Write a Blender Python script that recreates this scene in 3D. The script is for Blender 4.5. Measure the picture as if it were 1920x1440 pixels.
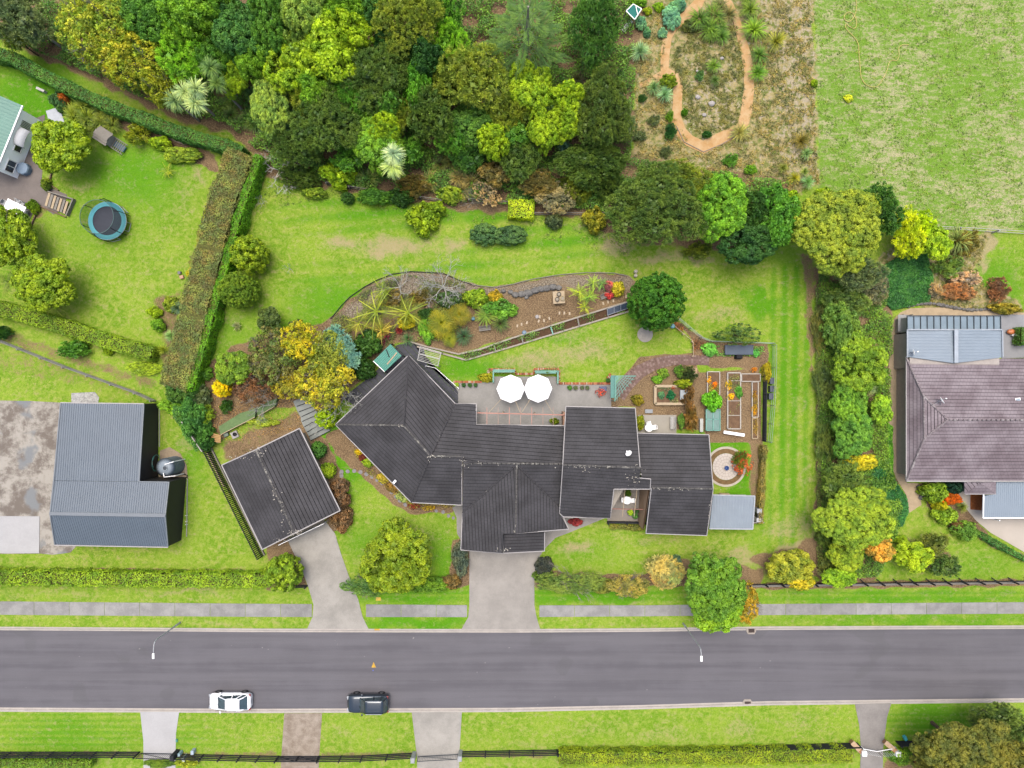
import bpy, math, random
import numpy as np
from mathutils import Vector, Matrix
from math import radians, pi, sin, cos, sqrt

for _o in list(bpy.data.objects):
    bpy.data.objects.remove(_o)
SC = bpy.context.scene
COL = SC.collection
S, H = 0.055, 72.0                      # metres per photo pixel on the ground, camera height
GAIN = 3.1                              # how much brighter than its albedo a sunlit surface shows

# ---------------------------------------------------------------- camera, world, sun, exposure
cd = bpy.data.cameras.new('camera'); cam = bpy.data.objects.new('camera', cd); COL.objects.link(cam)
cam.location = (0, 0, H); cam.rotation_euler = (0, 0, 0)
cd.sensor_width = 36; cd.lens = 36 * H / (1920 * S); cd.clip_end = 3000; cd.clip_start = 0.5
SC.camera = cam
SUN_EL, SUN_AZ = 76, -12                # azimuth from picture-up (north), negative = west
wd = bpy.data.worlds.new('World'); SC.world = wd; wd.use_nodes = True
wn = wd.node_tree; bgn = wn.nodes['Background']
sky = wn.nodes.new('ShaderNodeTexSky'); sky.sky_type = 'NISHITA'; sky.sun_disc = False
sky.sun_elevation = radians(SUN_EL); sky.sun_rotation = radians(SUN_AZ)
sky.air_density = 1.0; sky.dust_density = 6.0; sky.ozone_density = 1.0
wn.links.new(sky.outputs[0], bgn.inputs[0]); bgn.inputs[1].default_value = 0.15
sl = bpy.data.lights.new('sun', 'SUN'); sl.energy = 1.4; sl.angle = radians(38); sl.color = (1, 0.96, 0.89)
sun = bpy.data.objects.new('sun', sl); COL.objects.link(sun)
_d = Vector((sin(radians(SUN_AZ)) * cos(radians(SUN_EL)), cos(radians(SUN_AZ)) * cos(radians(SUN_EL)), sin(radians(SUN_EL))))
sun.rotation_euler = _d.to_track_quat('Z', 'Y').to_euler()
sun.location = (0, 40, 90)
SC.view_settings.view_transform = 'Standard'; SC.view_settings.look = 'None'
SC.view_settings.exposure = 1.24; SC.view_settings.gamma = 1; SC.view_settings.use_curve_mapping = False
SC.render.engine = 'CYCLES'

# ---------------------------------------------------------------- helpers
def W(px, py, z=0.0):
    k = S * (H - z) / H
    return Vector(((px - 960) * k, (720 - py) * k, z))
def l1(c):
    c /= 255.0
    return c / 12.92 if c <= 0.04045 else ((c + 0.055) / 1.055) ** 2.4
def T(r, g, b, k=1.0):
    return tuple(min(0.9, l1(c) / GAIN * k) for c in (r, g, b)) + (1.0,)
def tag(o, label=None, cat=None, group=None, kind=None):
    if label: o['label'] = label
    if cat: o['category'] = cat
    if group: o['group'] = group
    if kind: o['kind'] = kind
    return o
def thing(name, label, cat, loc=(0, 0, 0), rz=0.0, group=None):
    o = bpy.data.objects.new(name, None); COL.objects.link(o)
    o.empty_display_size = 0.3
    o.location = loc; o.rotation_euler = (0, 0, rz)
    return tag(o, label, cat, group)
def link(name, me, parent=None, loc=(0, 0, 0), color=None):
    o = bpy.data.objects.new(name, me); COL.objects.link(o)
    o.location = loc
    if parent: o.parent = parent
    if color: o.color = color
    return o
def copy_tree(o, parent=None):
    c = o.copy(); COL.objects.link(c); c.parent = parent
    for ch in list(o.children): copy_tree(ch, c)
    return c

class MB:
    """collects faces in WORLD coordinates; build() subtracts the origin of the parent chain"""
    def __init__(s): s.v = []; s.f = []; s.m = []; s.uv = None
    def add(s, vs, fs, mi=0):
        b = len(s.v); s.v += [tuple(p) for p in vs]
        s.f += [tuple(b + i for i in f) for f in fs]; s.m += [mi] * len(fs)
        return s
    def box(s, c, size, rz=0.0, mi=0, top=1.0):
        x, y, z = (q / 2 for q in size); ca, sa = cos(rz), sin(rz); vs = []
        for k, sz in enumerate((-1, 1)):
            t = top if k else 1.0
            for sx, sy in ((-1, -1), (1, -1), (1, 1), (-1, 1)):
                X, Y = sx * x * t, sy * y * t
                vs.append((c[0] + X * ca - Y * sa, c[1] + X * sa + Y * ca, c[2] + sz * z))
        return s.add(vs, [(3, 2, 1, 0), (4, 5, 6, 7), (0, 1, 5, 4), (1, 2, 6, 5), (2, 3, 7, 6), (3, 0, 4, 7)], mi)
    def bar(s, a, b, w, h, mi=0):
        """box beam between two points, w wide (horizontal), h high"""
        a, b = Vector(a), Vector(b); d = (b - a)
        if d.length < 1e-6: return s
        d.normalize(); up = Vector((0, 0, 1))
        if abs(d.z) > 0.95: up = Vector((0, 1, 0))
        sd = d.cross(up).normalized(); up = sd.cross(d).normalized()
        vs = []
        for p in (a, b):
            for i, j in ((-1, -1), (1, -1), (1, 1), (-1, 1)):
                vs.append(p + sd * (i * w / 2) + up * (j * h / 2))
        return s.add(vs, [(0, 1, 2, 3), (7, 6, 5, 4), (0, 4, 5, 1), (1, 5, 6, 2), (2, 6, 7, 3), (3, 7, 4, 0)], mi)
    def tube(s, a, b, r0, r1=None, n=8, caps=True, mi=0):
        if r1 is None: r1 = r0
        a, b = Vector(a), Vector(b); d = b - a
        if d.length < 1e-6: return s
        d.normalize(); up = Vector((0, 0, 1)) if abs(d.z) < 0.9 else Vector((1, 0, 0))
        x = d.cross(up).normalized(); y = d.cross(x)
        vs = []
        for p, r in ((a, r0), (b, r1)):
            for i in range(n):
                t = 2 * pi * i / n; vs.append(p + x * (cos(t) * r) + y * (sin(t) * r))
        fs = [(i, n + i, n + (i + 1) % n, (i + 1) % n) for i in range(n)]
        if caps: fs += [tuple(range(n)), tuple(range(2 * n - 1, n - 1, -1))]
        return s.add(vs, fs, mi)
    def path(s, pts, r, n=6, mi=0):
        for i in range(len(pts) - 1):
            ra = r[i] if isinstance(r, (list, tuple)) else r
            rb = r[i + 1] if isinstance(r, (list, tuple)) else r
            s.tube(pts[i], pts[i + 1], ra, rb, n, True, mi)
        return s
    def prism(s, poly, z0, z1, mi=0):
        """poly: list of (x,y); closed solid; polygon orientation fixed"""
        A = sum(poly[i][0] * poly[(i + 1) % len(poly)][1] - poly[(i + 1) % len(poly)][0] * poly[i][1] for i in range(len(poly)))
        if A < 0: poly = poly[::-1]
        n = len(poly)
        vs = [(p[0], p[1], z0) for p in poly] + [(p[0], p[1], z1) for p in poly]
        fs = [tuple(range(n - 1, -1, -1)), tuple(range(n, 2 * n))] + [(i, (i + 1) % n, n + (i + 1) % n, n + i) for i in range(n)]
        return s.add(vs, fs, mi)
    def lathe(s, c, prof, n=24, mi=0):
        vs = []
        for r, z in prof:
            for i in range(n):
                t = 2 * pi * i / n; vs.append((c[0] + r * cos(t), c[1] + r * sin(t), c[2] + z))
        fs = []
        for k in range(len(prof) - 1):
            for i in range(n):
                j = (i + 1) % n; fs.append((k * n + i, k * n + j, (k + 1) * n + j, (k + 1) * n + i))
        fs.append(tuple(range(n - 1, -1, -1))); fs.append(tuple(range((len(prof) - 1) * n, len(prof) * n)))
        return s.add(vs, fs, mi)
    def ring(s, c, r0, r1, h, n=32, mi=0):
        vs = []
        for r, z in ((r0, 0), (r0, h), (r1, h), (r1, 0)):
            for i in range(n):
                t = 2 * pi * i / n; vs.append((c[0] + r * cos(t), c[1] + r * sin(t), c[2] + z))
        fs = []
        for k in range(4):
            for i in range(n):
                j = (i + 1) % n; k2 = (k + 1) % 4
                fs.append((k * n + j, k * n + i, k2 * n + i, k2 * n + j))
        return s.add(vs, fs, mi)
    def ico(s, c, r, sub=1, sq=(1, 1, 1), jit=0.0, rng=None, mi=0):
        import bmesh
        bm = bmesh.new(); bmesh.ops.create_icosphere(bm, subdivisions=sub, radius=1.0)
        vs = []
        for v in bm.verts:
            k = 1 + (rng.uniform(-jit, jit) if rng else 0)
            vs.append((c[0] + v.co.x * r * sq[0] * k, c[1] + v.co.y * r * sq[1] * k, c[2] + v.co.z * r * sq[2] * k))
        fs = [tuple(v.index for v in f.verts) for f in bm.faces]; bm.free()
        return s.add(vs, fs, mi)
    def build(s, name, mat, parent=None, smooth=False, bevel=0.0, kind=None, color=None):
        off = Vector((0, 0, 0)); p = parent
        while p is not None:
            off += Vector(p.location); p = p.parent
        me = bpy.data.meshes.new(name)
        me.from_pydata([(a - off.x, b - off.y, c - off.z) for a, b, c in s.v], [], s.f)
        for m in (mat if isinstance(mat, (list, tuple)) else [mat]): me.materials.append(m)
        if max(s.m, default=0) > 0: me.polygons.foreach_set('material_index', s.m)
        if smooth: me.polygons.foreach_set('use_smooth', [True] * len(me.polygons))
        if s.uv is not None:
            uvl = me.uv_layers.new(name='UVMap'); uvl.data.foreach_set('uv', np.array(s.uv, dtype=np.float32).ravel())
        me.update()
        o = link(name, me, parent, color=color)
        if bevel > 0:
            bv = o.modifiers.new('bevel', 'BEVEL'); bv.width = bevel; bv.segments = 2; bv.limit_method = 'ANGLE'
        if kind: o['kind'] = kind
        return o

# ---------------------------------------------------------------- materials
class NT:
    def __init__(s, name):
        s.mat = bpy.data.materials.new(name); s.mat.use_nodes = True
        s.nt = s.mat.node_tree; s.b = s.nt.nodes['Principled BSDF']; s.out = s.nt.nodes['Material Output']
    def n(s, t, **kw):
        nd = s.nt.nodes.new(t)
        for k, v in kw.items(): setattr(nd, k, v)
        return nd
    def l(s, a, b): s.nt.links.new(a, b)
    def pos(s, sc=(1, 1, 1), rz=0.0, obj=False):
        if obj: src = s.n('ShaderNodeTexCoord').outputs['Object']
        else: src = s.n('ShaderNodeNewGeometry').outputs['Position']
        mp = s.n('ShaderNodeMapping'); mp.inputs['Scale'].default_value = sc; mp.inputs['Rotation'].default_value = (0, 0, rz)
        s.l(src, mp.inputs[0]); return mp.outputs[0]
    def noise(s, vec, scale, detail=4, rough=0.6, dist=0.0):
        nd = s.n('ShaderNodeTexNoise'); nd.inputs['Scale'].default_value = scale; nd.inputs['Detail'].default_value = detail
        nd.inputs['Roughness'].default_value = rough; nd.inputs['Distortion'].default_value = dist
        s.l(vec, nd.inputs['Vector']); return nd.outputs['Fac']
    def ramp(s, fac, lo, hi, a=0.0, b=1.0):
        nd = s.n('ShaderNodeMapRange', interpolation_type='SMOOTHSTEP')
        for i, v in ((1, lo), (2, hi), (3, a), (4, b)): nd.inputs[i].default_value = v
        s.l(fac, nd.inputs[0]); return nd.outputs[0]
    def m(s, op, a, b=None, c=None):
        nd = s.n('ShaderNodeMath', operation=op)
        for i, v in enumerate((a, b, c)):
            if v is None: continue
            if isinstance(v, (int, float)): nd.inputs[i].default_value = v
            else: s.l(v, nd.inputs[i])
        return nd.outputs[0]
    def mix(s, fac, a, b, mode='MIX'):
        nd = s.n('ShaderNodeMix', data_type='RGBA', blend_type=mode)
        for i, v in ((0, fac), (6, a), (7, b)):
            if isinstance(v, (int, float)): nd.inputs[i].default_value = v
            elif isinstance(v, tuple): nd.inputs[i].default_value = v if len(v) == 4 else v + (1,)
            else: s.l(v, nd.inputs[i])
        return nd.outputs[2]
    def attr(s, name):
        return s.n('ShaderNodeAttribute', attribute_name=name)
    def bump(s, h, strength=0.4, dist=0.03):
        nd = s.n('ShaderNodeBump'); nd.inputs['Strength'].default_value = strength; nd.inputs['Distance'].default_value = dist
        s.l(h, nd.inputs['Height']); s.l(nd.outputs[0], s.b.inputs['Normal'])
    def base(s, c):
        if isinstance(c, tuple): s.b.inputs['Base Color'].default_value = c
        else: s.l(c, s.b.inputs['Base Color'])
    def set(s, rough=0.8, spec=0.3, metal=0.0):
        s.b.inputs['Roughness'].default_value = rough; s.b.inputs['Specular IOR Level'].default_value = spec
        s.b.inputs['Metallic'].default_value = metal
        return s.mat
_mc = {}
def mott(name, c, var=0.25, scale=2.0, rough=0.8, spec=0.25, metal=0.0, c2=None, fine=12.0, bump=0.25, stretch=(1, 1, 1)):
    """general surface: base colour with broad and fine mottling"""
    if name in _mc: return _mc[name]
    t = NT(name); p = t.pos(stretch)
    a = t.noise(p, scale, 5, 0.65); b = t.noise(p, fine, 3, 0.7)
    f = t.m('ADD', t.m('MULTIPLY', a, 0.65), t.m('MULTIPLY', b, 0.35))
    f = t.ramp(f, 0.32, 0.68)
    c2 = c2 or tuple(min(0.9, q * (1 + var)) for q in c[:3]) + (1,)
    lo = tuple(q * (1 - var) for q in c[:3]) + (1,)
    t.base(t.mix(f, lo, c2)); t.bump(b, bump, 0.02)
    _mc[name] = t.set(rough, spec, metal); return _mc[name]

def leaf_material(name, trans=0.34, rough=0.55, spec=0.3, brown=None):
    t = NT(name)
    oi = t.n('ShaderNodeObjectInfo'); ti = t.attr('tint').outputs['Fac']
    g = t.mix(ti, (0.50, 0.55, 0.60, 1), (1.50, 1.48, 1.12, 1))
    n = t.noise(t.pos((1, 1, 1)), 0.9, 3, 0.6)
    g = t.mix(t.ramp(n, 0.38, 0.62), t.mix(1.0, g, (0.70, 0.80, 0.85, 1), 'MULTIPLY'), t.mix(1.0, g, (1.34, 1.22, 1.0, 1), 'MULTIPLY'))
    c = t.mix(1.0, oi.outputs['Color'], g, 'MULTIPLY')
    if brown: c = t.mix(t.ramp(t.m('ADD', t.m('MULTIPLY', t.noise(t.pos(), 1.1, 4, .7), .6), t.m('MULTIPLY', t.noise(t.pos(), 7, 3, .7), .5)), .48, .64, 0, .72), c, t.mix(1.0, brown, g, 'MULTIPLY'))
    t.base(c); t.set(rough, spec)
    tr = t.n('ShaderNodeBsdfTranslucent'); t.l(t.mix(1.0, c, (1.15, 1.2, 0.8, 1), 'MULTIPLY'), tr.inputs[0])
    mx = t.n('ShaderNodeMixShader'); mx.inputs[0].default_value = trans
    t.l(t.b.outputs[0], mx.inputs[1]); t.l(tr.outputs[0], mx.inputs[2]); t.l(mx.outputs[0], t.out.inputs[0])
    return t.mat
M_LEAF = leaf_material('foliage')
M_LEAFB = leaf_material('browned_foliage', brown=T(152, 122, 84, 1.5))
M_BARK = mott('bark', T(120, 100, 80), 0.35, 3)
M_PALEBARK = mott('pale_bark', T(185, 178, 165), 0.25, 3)
M_WHITE = mott('white_paint', (0.55, 0.55, 0.545, 1), 0.06, 2, 0.5)
M_CREAM = mott('cream_timber', T(222, 200, 165), 0.12, 3)
M_GREYT = mott('weathered_timber', T(165, 160, 150), 0.2, 4, stretch=(1, 4, 1))
M_DARKT = mott('black_stained_timber', T(48, 50, 56), 0.25, 4)
M_STEEL = mott('galvanised_steel', T(205, 210, 215), 0.1, 3, 0.4, 0.5)
M_CONC = mott('concrete', T(186, 182, 174), 0.14, 0.5, 0.9, 0.2, fine=9)
M_BLACK = mott('black_plastic', T(35, 36, 40), 0.2, 3)
M_TERRA = mott('terracotta', T(190, 110, 80), 0.15, 4)
M_SOIL = mott('potting_soil', T(90, 66, 50), 0.3, 5, 0.95, 0.1, fine=25)
def paint(name, rgb, rough=0.5, var=0.12, spec=0.4, metal=0.0): return mott(name, T(*rgb), var, 2.5, rough, spec, metal)

# ---------------------------------------------------------------- fast meshes
def mk_mesh(name, v, q, tint=None, mat=None, smooth=False):
    v = np.asarray(v, np.float32); q = np.asarray(q, np.int32); k = q.shape[1]
    me = bpy.data.meshes.new(name)
    me.vertices.add(len(v)); me.vertices.foreach_set('co', v.ravel())
    me.loops.add(q.size); me.loops.foreach_set('vertex_index', q.ravel())
    me.polygons.add(len(q)); me.polygons.foreach_set('loop_start', np.arange(0, q.size, k, dtype=np.int32))
    me.polygons.foreach_set('loop_total', np.full(len(q), k, np.int32))
    if smooth: me.polygons.foreach_set('use_smooth', np.ones(len(q), bool))
    if tint is not None:
        a = me.attributes.new('tint', 'FLOAT', 'FACE'); a.data.foreach_set('value', np.asarray(tint, np.float32))
    me.update(calc_edges=True)
    if mat: me.materials.append(mat)
    return me
def unit(a): return a / (np.linalg.norm(a, axis=1, keepdims=True) + 1e-9)
def leaf_quads(P, N, size, aspect, rng):
    """diamond leaves at P facing N"""
    n = len(P); r = rng.normal(size=(n, 3)); A = unit(np.cross(N, r)); B = np.cross(N, A)
    s = (size * rng.uniform(0.65, 1.35, n))[:, None]
    w = s / aspect
    v = np.stack([P - A * s / 2, P + B * w / 2, P + A * s / 2, P - B * w / 2], 1).reshape(-1, 3)
    return v, np.arange(4 * n).reshape(-1, 4)
def sph(rng, n, up=0.0):
    d = unit(rng.normal(size=(n, 3))); d[:, 2] = np.where(d[:, 2] < up, -d[:, 2] * 0.8 + up * 0.2, d[:, 2]); return unit(d)
# ---------------------------------------------------------------- vegetation prototypes
def crown_mesh(name, seed, R, hh, lobe_r, puff_r, leaf, dens=1.3, jit=0.55, kind='broad', aspect=1.5, gap=0.62, squash=0.85, keep=1.0):
    rng = np.random.default_rng(seed)
    nl = max(3, int((R / lobe_r) ** 2 * 1.65)) if lobe_r < R * 0.8 else 1
    if nl == 1:
        L = np.array([[0, 0, hh * 0.35]]); LR = np.array([R * 0.92])
    else:
        pts = []
        for i in range(nl):
            best = None
            for _ in range(12):
                a = rng.uniform(0, 2 * pi); rr = sqrt(rng.uniform(0, 1)) * (R - lobe_r * 0.85) * (1 + 0.10 * sin(3 * a + seed) + 0.07 * sin(5 * a + 2 * seed))
                z = (hh - lobe_r) * sqrt(max(0.0, 1 - (rr / R) ** 2)) + rng.uniform(-0.5, 0.55) * lobe_r
                p = np.array([rr * cos(a), rr * sin(a), z])
                dmin = min([np.linalg.norm(p - q) for q in pts], default=9)
                if best is None or dmin > best[0]: best = (dmin, p)
            pts.append(best[1])
        L = np.array(pts); LR = lobe_r * rng.uniform(0.75, 1.2, len(L))
    Vs, Qs, Ts = [], [], []; off = 0
    for i, (c, r) in enumerate(zip(L, LR)):
        npf = max(4, int(2.6 * pi * r * r / (puff_r * puff_r * 1.55)))
        d = sph(rng, npf, -0.35)
        if nl == 1: d = sph(rng, npf, -0.75); d[:, 2] *= 1
        pc = c + d * r * rng.uniform(0.86, 1.1, (npf, 1)) * np.array([1, 1, squash if nl > 1 else hh * 0.62 / R])
        if nl > 1:
            dist = np.linalg.norm(pc[:, None, :] - L[None], axis=2) / LR[None]; dist[:, i] = 9
            ok = dist.min(1) > 0.78; pc = pc[ok]; d = d[ok]
        if keep < 1: k = rng.uniform(size=len(pc)) < keep; pc = pc[k]; d = d[k]
        if not len(pc): continue
        pr = puff_r * rng.uniform(0.7, 1.25, len(pc)); pt = rng.uniform(0, 1, len(pc)) * 0.42 + rng.uniform(0, 0.14)
        if kind == 'needle':
            m = int(2 * pi * puff_r ** 2 * dens / (leaf * leaf / aspect) * 0.55)
            dd = unit(np.repeat(d, m, 0) * 0.9 + rng.normal(size=(len(pc) * m, 3)) * 0.55 + np.array([0, 0, 0.25]))
            P = np.repeat(pc, m, 0) + dd * (np.repeat(pr, m)[:, None] * rng.uniform(0.1, 1.0, (len(dd), 1)))
            n = len(P); A = unit(dd + rng.normal(size=(n, 3)) * 0.35); Bv = unit(np.cross(A, rng.normal(size=(n, 3))))
            s = (leaf * rng.uniform(0.6, 1.3, n))[:, None]; w = s / aspect
            v = np.stack([P - A * s / 2, P + Bv * w / 2, P + A * s / 2, P - Bv * w / 2], 1).reshape(-1, 3)
            q = np.arange(4 * n).reshape(-1, 4); hgt = np.linalg.norm(P - np.repeat(pc, m, 0), axis=1) / np.repeat(pr, m)
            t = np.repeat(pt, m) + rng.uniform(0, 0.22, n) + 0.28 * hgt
        else:
            m = max(10, int(2 * pi * puff_r ** 2 * dens / (leaf * leaf / aspect * 0.5)))
            dd = unit(np.repeat(d, m, 0) * 0.75 + rng.normal(size=(len(pc) * m, 3)) * 0.62)
            P = np.repeat(pc, m, 0) + dd * (np.repeat(pr, m)[:, None] * rng.uniform(0.7, 1.05, (len(dd), 1)))
            N = unit(dd + rng.normal(size=dd.shape) * jit * 1.25 + np.array([0, 0, 0.25]))
            v, q = leaf_quads(P, N, leaf, aspect, rng)
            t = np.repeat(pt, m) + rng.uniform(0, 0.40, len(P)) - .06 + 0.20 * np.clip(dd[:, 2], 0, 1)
        Vs.append(v); Qs.append(q + off); Ts.append(t); off += len(v)
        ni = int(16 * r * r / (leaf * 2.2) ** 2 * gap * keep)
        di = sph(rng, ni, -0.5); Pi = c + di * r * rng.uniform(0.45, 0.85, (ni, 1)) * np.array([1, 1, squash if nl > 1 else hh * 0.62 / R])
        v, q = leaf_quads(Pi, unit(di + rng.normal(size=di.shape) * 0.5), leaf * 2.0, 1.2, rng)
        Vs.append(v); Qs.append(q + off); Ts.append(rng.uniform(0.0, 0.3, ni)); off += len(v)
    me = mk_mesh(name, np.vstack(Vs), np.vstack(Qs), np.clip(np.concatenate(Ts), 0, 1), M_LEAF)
    return me

def twig_mesh(name, seed, R, hgt, mat, depth=5, r0=0.09, spread=0.75, n0=6, up=0.5, n=4):
    """bare branching tree standing on z=0"""
    rng = random.Random(seed); mb = MB()
    def grow(p, d, L, r, k):
        if k == 0 or r < 0.006: return
        q = p + d * L * 0.5 + Vector((rng.uniform(-1, 1), rng.uniform(-1, 1), rng.uniform(-0.3, 0.5))) * L * 0.08
        e = q + (d + Vector((rng.uniform(-.3, .3), rng.uniform(-.3, .3), rng.uniform(-.1, .3)))).normalized() * L * 0.5
        mb.tube(p, q, r, r * 0.85, n, False); mb.tube(q, e, r * 0.85, r * 0.66, n, False)
        for j in range(rng.choice((2, 3, 3))):
            a = Vector((rng.uniform(-1, 1), rng.uniform(-1, 1), rng.uniform(-0.25, 0.7))) * spread
            grow(e, (d + a).normalized(), L * rng.uniform(0.62, 0.85), r * 0.62, k - 1)
        if k > 1 and rng.random() < 0.6:
            a = Vector((rng.uniform(-1, 1), rng.uniform(-1, 1), rng.uniform(-0.1, 0.6)))
            grow(q, (d * 0.4 + a).normalized(), L * 0.6, r * 0.5, k - 2)
    th = hgt * 0.3
    mb.tube((0, 0, 0), (0, 0, th), r0 * 1.4, r0, 7, False)
    Ls = R / 2.6
    for i in range(n0):
        a = 2 * pi * i / n0 + rng.uniform(-.4, .4)
        grow(Vector((0, 0, th)), Vector((cos(a), sin(a), up + rng.uniform(-.1, .5))).normalized(), Ls, r0 * 0.8, depth)
    me = bpy.data.meshes.new(name); me.from_pydata(mb.v, [], mb.f); me.materials.append(mat); me.update()
    return me

def rosette_mesh(name, seed, nb, L, w, droop=0.8, el0=0.0, el1=1.45, base=0.04, heads=((0, 0, 0, 1),), fold=0.25, seg=3):
    """spiky plant: blades leaving a centre, arching over by `droop`"""
    rng = np.random.default_rng(seed); V, Q, Tn = [], [], []; o = 0
    for (hx, hy, hz, hs) in heads:
        az = rng.uniform(0, 2 * pi, nb); el = el0 + (el1 - el0) * rng.uniform(0, 1, nb) ** 0.9
        ln = L * hs * rng.uniform(0.75, 1.1, nb)
        for i in range(nb):
            h = np.array([cos(az[i]), sin(az[i])]); sd = np.array([-h[1], h[0], 0.0]); p = np.array([hx + h[0] * base, hy + h[1] * base, hz])
            e = el[i]; rows = []; tn = rng.uniform(0.1, 0.75)
            for k in range(seg + 1):
                f = k / seg; ww = w * hs * (0.7 + 0.9 * f if f < .35 else (1.15 * (1 - f) / 0.65)) * 0.5 + 0.004
                rows += [p - sd * ww, p + np.array([0, 0, -fold * ww]), p + sd * ww]
                st = ln[i] / seg; p = p + np.array([h[0] * cos(e), h[1] * cos(e), sin(e)]) * st; e -= droop / seg * (0.5 + rng.uniform(0, 1)) * (1 if e > -1.2 else 0)
            V += rows
            for k in range(seg):
                b = o + 3 * k; Q += [(b, b + 1, b + 4, b + 3), (b + 1, b + 2, b + 5, b + 4)]; Tn += [tn + 0.1 * k, tn + 0.1 * k + 0.08]
            o += 3 * (seg + 1)
    return mk_mesh(name, np.array(V), np.array(Q), np.clip(Tn, 0, 1), M_LEAF)

def palm_mesh(name, seed, nf, L, leaf_l=0.55, leaf_w=0.05, droop=1.1, fan=False, pairs=26, el=(0.1, 1.1)):
    rng = np.random.default_rng(seed); V, Q, Tn = [], [], []; o = 0
    for i in range(nf):
        az = 2 * pi * i / nf + rng.uniform(-.35, .35); e = rng.uniform(*el); ln = L * rng.uniform(0.8, 1.1); p = np.zeros(3); tn = rng.uniform(0.15, 0.7)
        h = np.array([cos(az), sin(az), 0]); sd = np.array([-h[1], h[0], 0]); st = ln / pairs
        for k in range(pairs):
            f = k / pairs; d = np.array([h[0] * cos(e), h[1] * cos(e), sin(e)])
            upv = np.cross(sd, d); up2 = -upv if upv[2] < 0 else upv
            q = p + d * st
            rw = 0.022 * (1 - f) + 0.006
            V += [p - sd * rw, p + sd * rw, q + sd * rw * .95, q - sd * rw * .95]; Q.append((o, o + 1, o + 2, o + 3)); Tn.append(min(1, tn + 0.35)); o += 4
            if f > 0.12:
                ll = leaf_l * sin(min(1, f * 1.25 + 0.18) * pi) ** 0.6 * rng.uniform(0.85, 1.1) + 0.05
                for sg in (-1, 1):
                    ld = sd * sg * 0.85 + d * 0.55 - np.array([0, 0, 0.45 + rng.uniform(-.3, .45)]); ld /= np.linalg.norm(ld)
                    wv = d * leaf_w; m = p + ld * ll * 0.5; t = p + ld * ll - np.array([0, 0, ll * 0.15])
                    V += [p, m + wv * .5, t, m - wv * .5]; Q.append((o, o + 1, o + 2, o + 3)); Tn.append(tn + rng.uniform(-.12, .2)); o += 4
            p = q; e -= droop / pairs * (0.6 + 0.8 * f)
    return mk_mesh(name, np.array(V), np.array(Q), np.clip(Tn, 0, 1), M_LEAF)

def fan_palm_mesh(name, seed, nf, L, FR=0.75):
    rng = np.random.default_rng(seed); V, Q, Tn = [], [], []; o = 0
    for i in range(nf):
        az = 2.4 * i; el = 1.25 - 1.15 * i / nf; c = np.array([cos(az) * cos(el), sin(az) * cos(el), sin(el)]) * L * (0.45 + 0.55 * i / nf)
        h = np.array([cos(az), sin(az), 0]); sd = np.array([-h[1], h[0], 0]); fw = np.array([h[0] * cos(el - .7), h[1] * cos(el - .7), sin(el - .7)])
        tn = rng.uniform(.2, .7); r = sd * .03
        V += [-r, r, c + r, c - r]; Q.append((o, o + 1, o + 2, o + 3)); Tn.append(.7); o += 4
        ns = 22
        for k in range(ns):
            a = (k / (ns - 1) - .5) * 4.2; d = fw * cos(a) + sd * sin(a) + np.cross(sd, fw) * 0.12 * (k % 2); a2 = a + .11
            d2 = fw * cos(a2) + sd * sin(a2); rr = FR * (0.85 + .2 * cos(a)) * rng.uniform(.9, 1.08)
            V += [c, c + d * rr * .6, c + (d + d2) * .5 * rr - np.array([0, 0, .12 * rr]), c + d2 * rr * .6]; Q.append((o, o + 1, o + 2, o + 3)); Tn.append(tn + .25 * (k % 2)); o += 4
    return mk_mesh(name, np.array(V), np.array(Q), np.clip(Tn, 0, 1), M_LEAF)

def conifer_mesh(name, seed, L, layers=6):
    """whorled conifer: tiers of long flat fronds with comb-like twigs"""
    rng = np.random.default_rng(seed); V, Q, Tn = [], [], []; o = 0
    for t in range(layers):
        z = -t * 1.6; Lt = L * (0.25 + 0.75 * (t + 1) / layers); nb = 5 + t
        for i in range(nb):
            az = 2 * pi * i / nb + t * 0.45 + rng.uniform(-.15, .15); h = np.array([cos(az), sin(az), 0]); sd = np.array([-h[1], h[0], 0]); ln = Lt * rng.uniform(.85, 1.1)
            n = int(ln / 0.17); tn = rng.uniform(.15, .6)
            V += [h * .1 - sd * .05 + [0, 0, z], h * .1 + sd * .05 + [0, 0, z], h * ln * .6 + sd * .02 + [0, 0, z - .05], h * ln * .6 - sd * .02 + [0, 0, z - .05]]; Q.append((o, o + 1, o + 2, o + 3)); Tn.append(0.05); o += 4
            for k in range(n):
                f = (k + .5) / n
                if f < 0.34: continue
                c = h * ln * f + np.array([0, 0, z + 0.25 * f - 0.5 * f * f])
                wd_ = 0.85 * sin(pi * min(1, (1 - f) / .66)) ** .8 * (1.15 - f * .6) * (.5 if f < .4 else 1) + .04
                for sg in (-1, 1):
                    for dz in (0.0, 0.12):
                        ld = (sd * sg * (0.8 if dz == 0 else .45) + h * .55 + np.array([0, 0, dz * 3 - .1 + rng.uniform(-.1, .1)])); ld /= np.linalg.norm(ld)
                        e = c + ld * wd_ * rng.uniform(.8, 1.1); m = (c + e) / 2; wv = h * 0.075
                        V += [c, m + wv, e, m - wv]; Q.append((o, o + 1, o + 2, o + 3)); Tn.append(tn + .35 * f + rng.uniform(-.1, .15)); o += 4
    return mk_mesh(name, np.array(V), np.array(Q), np.clip(Tn, 0, 1), M_LEAF)

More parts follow.
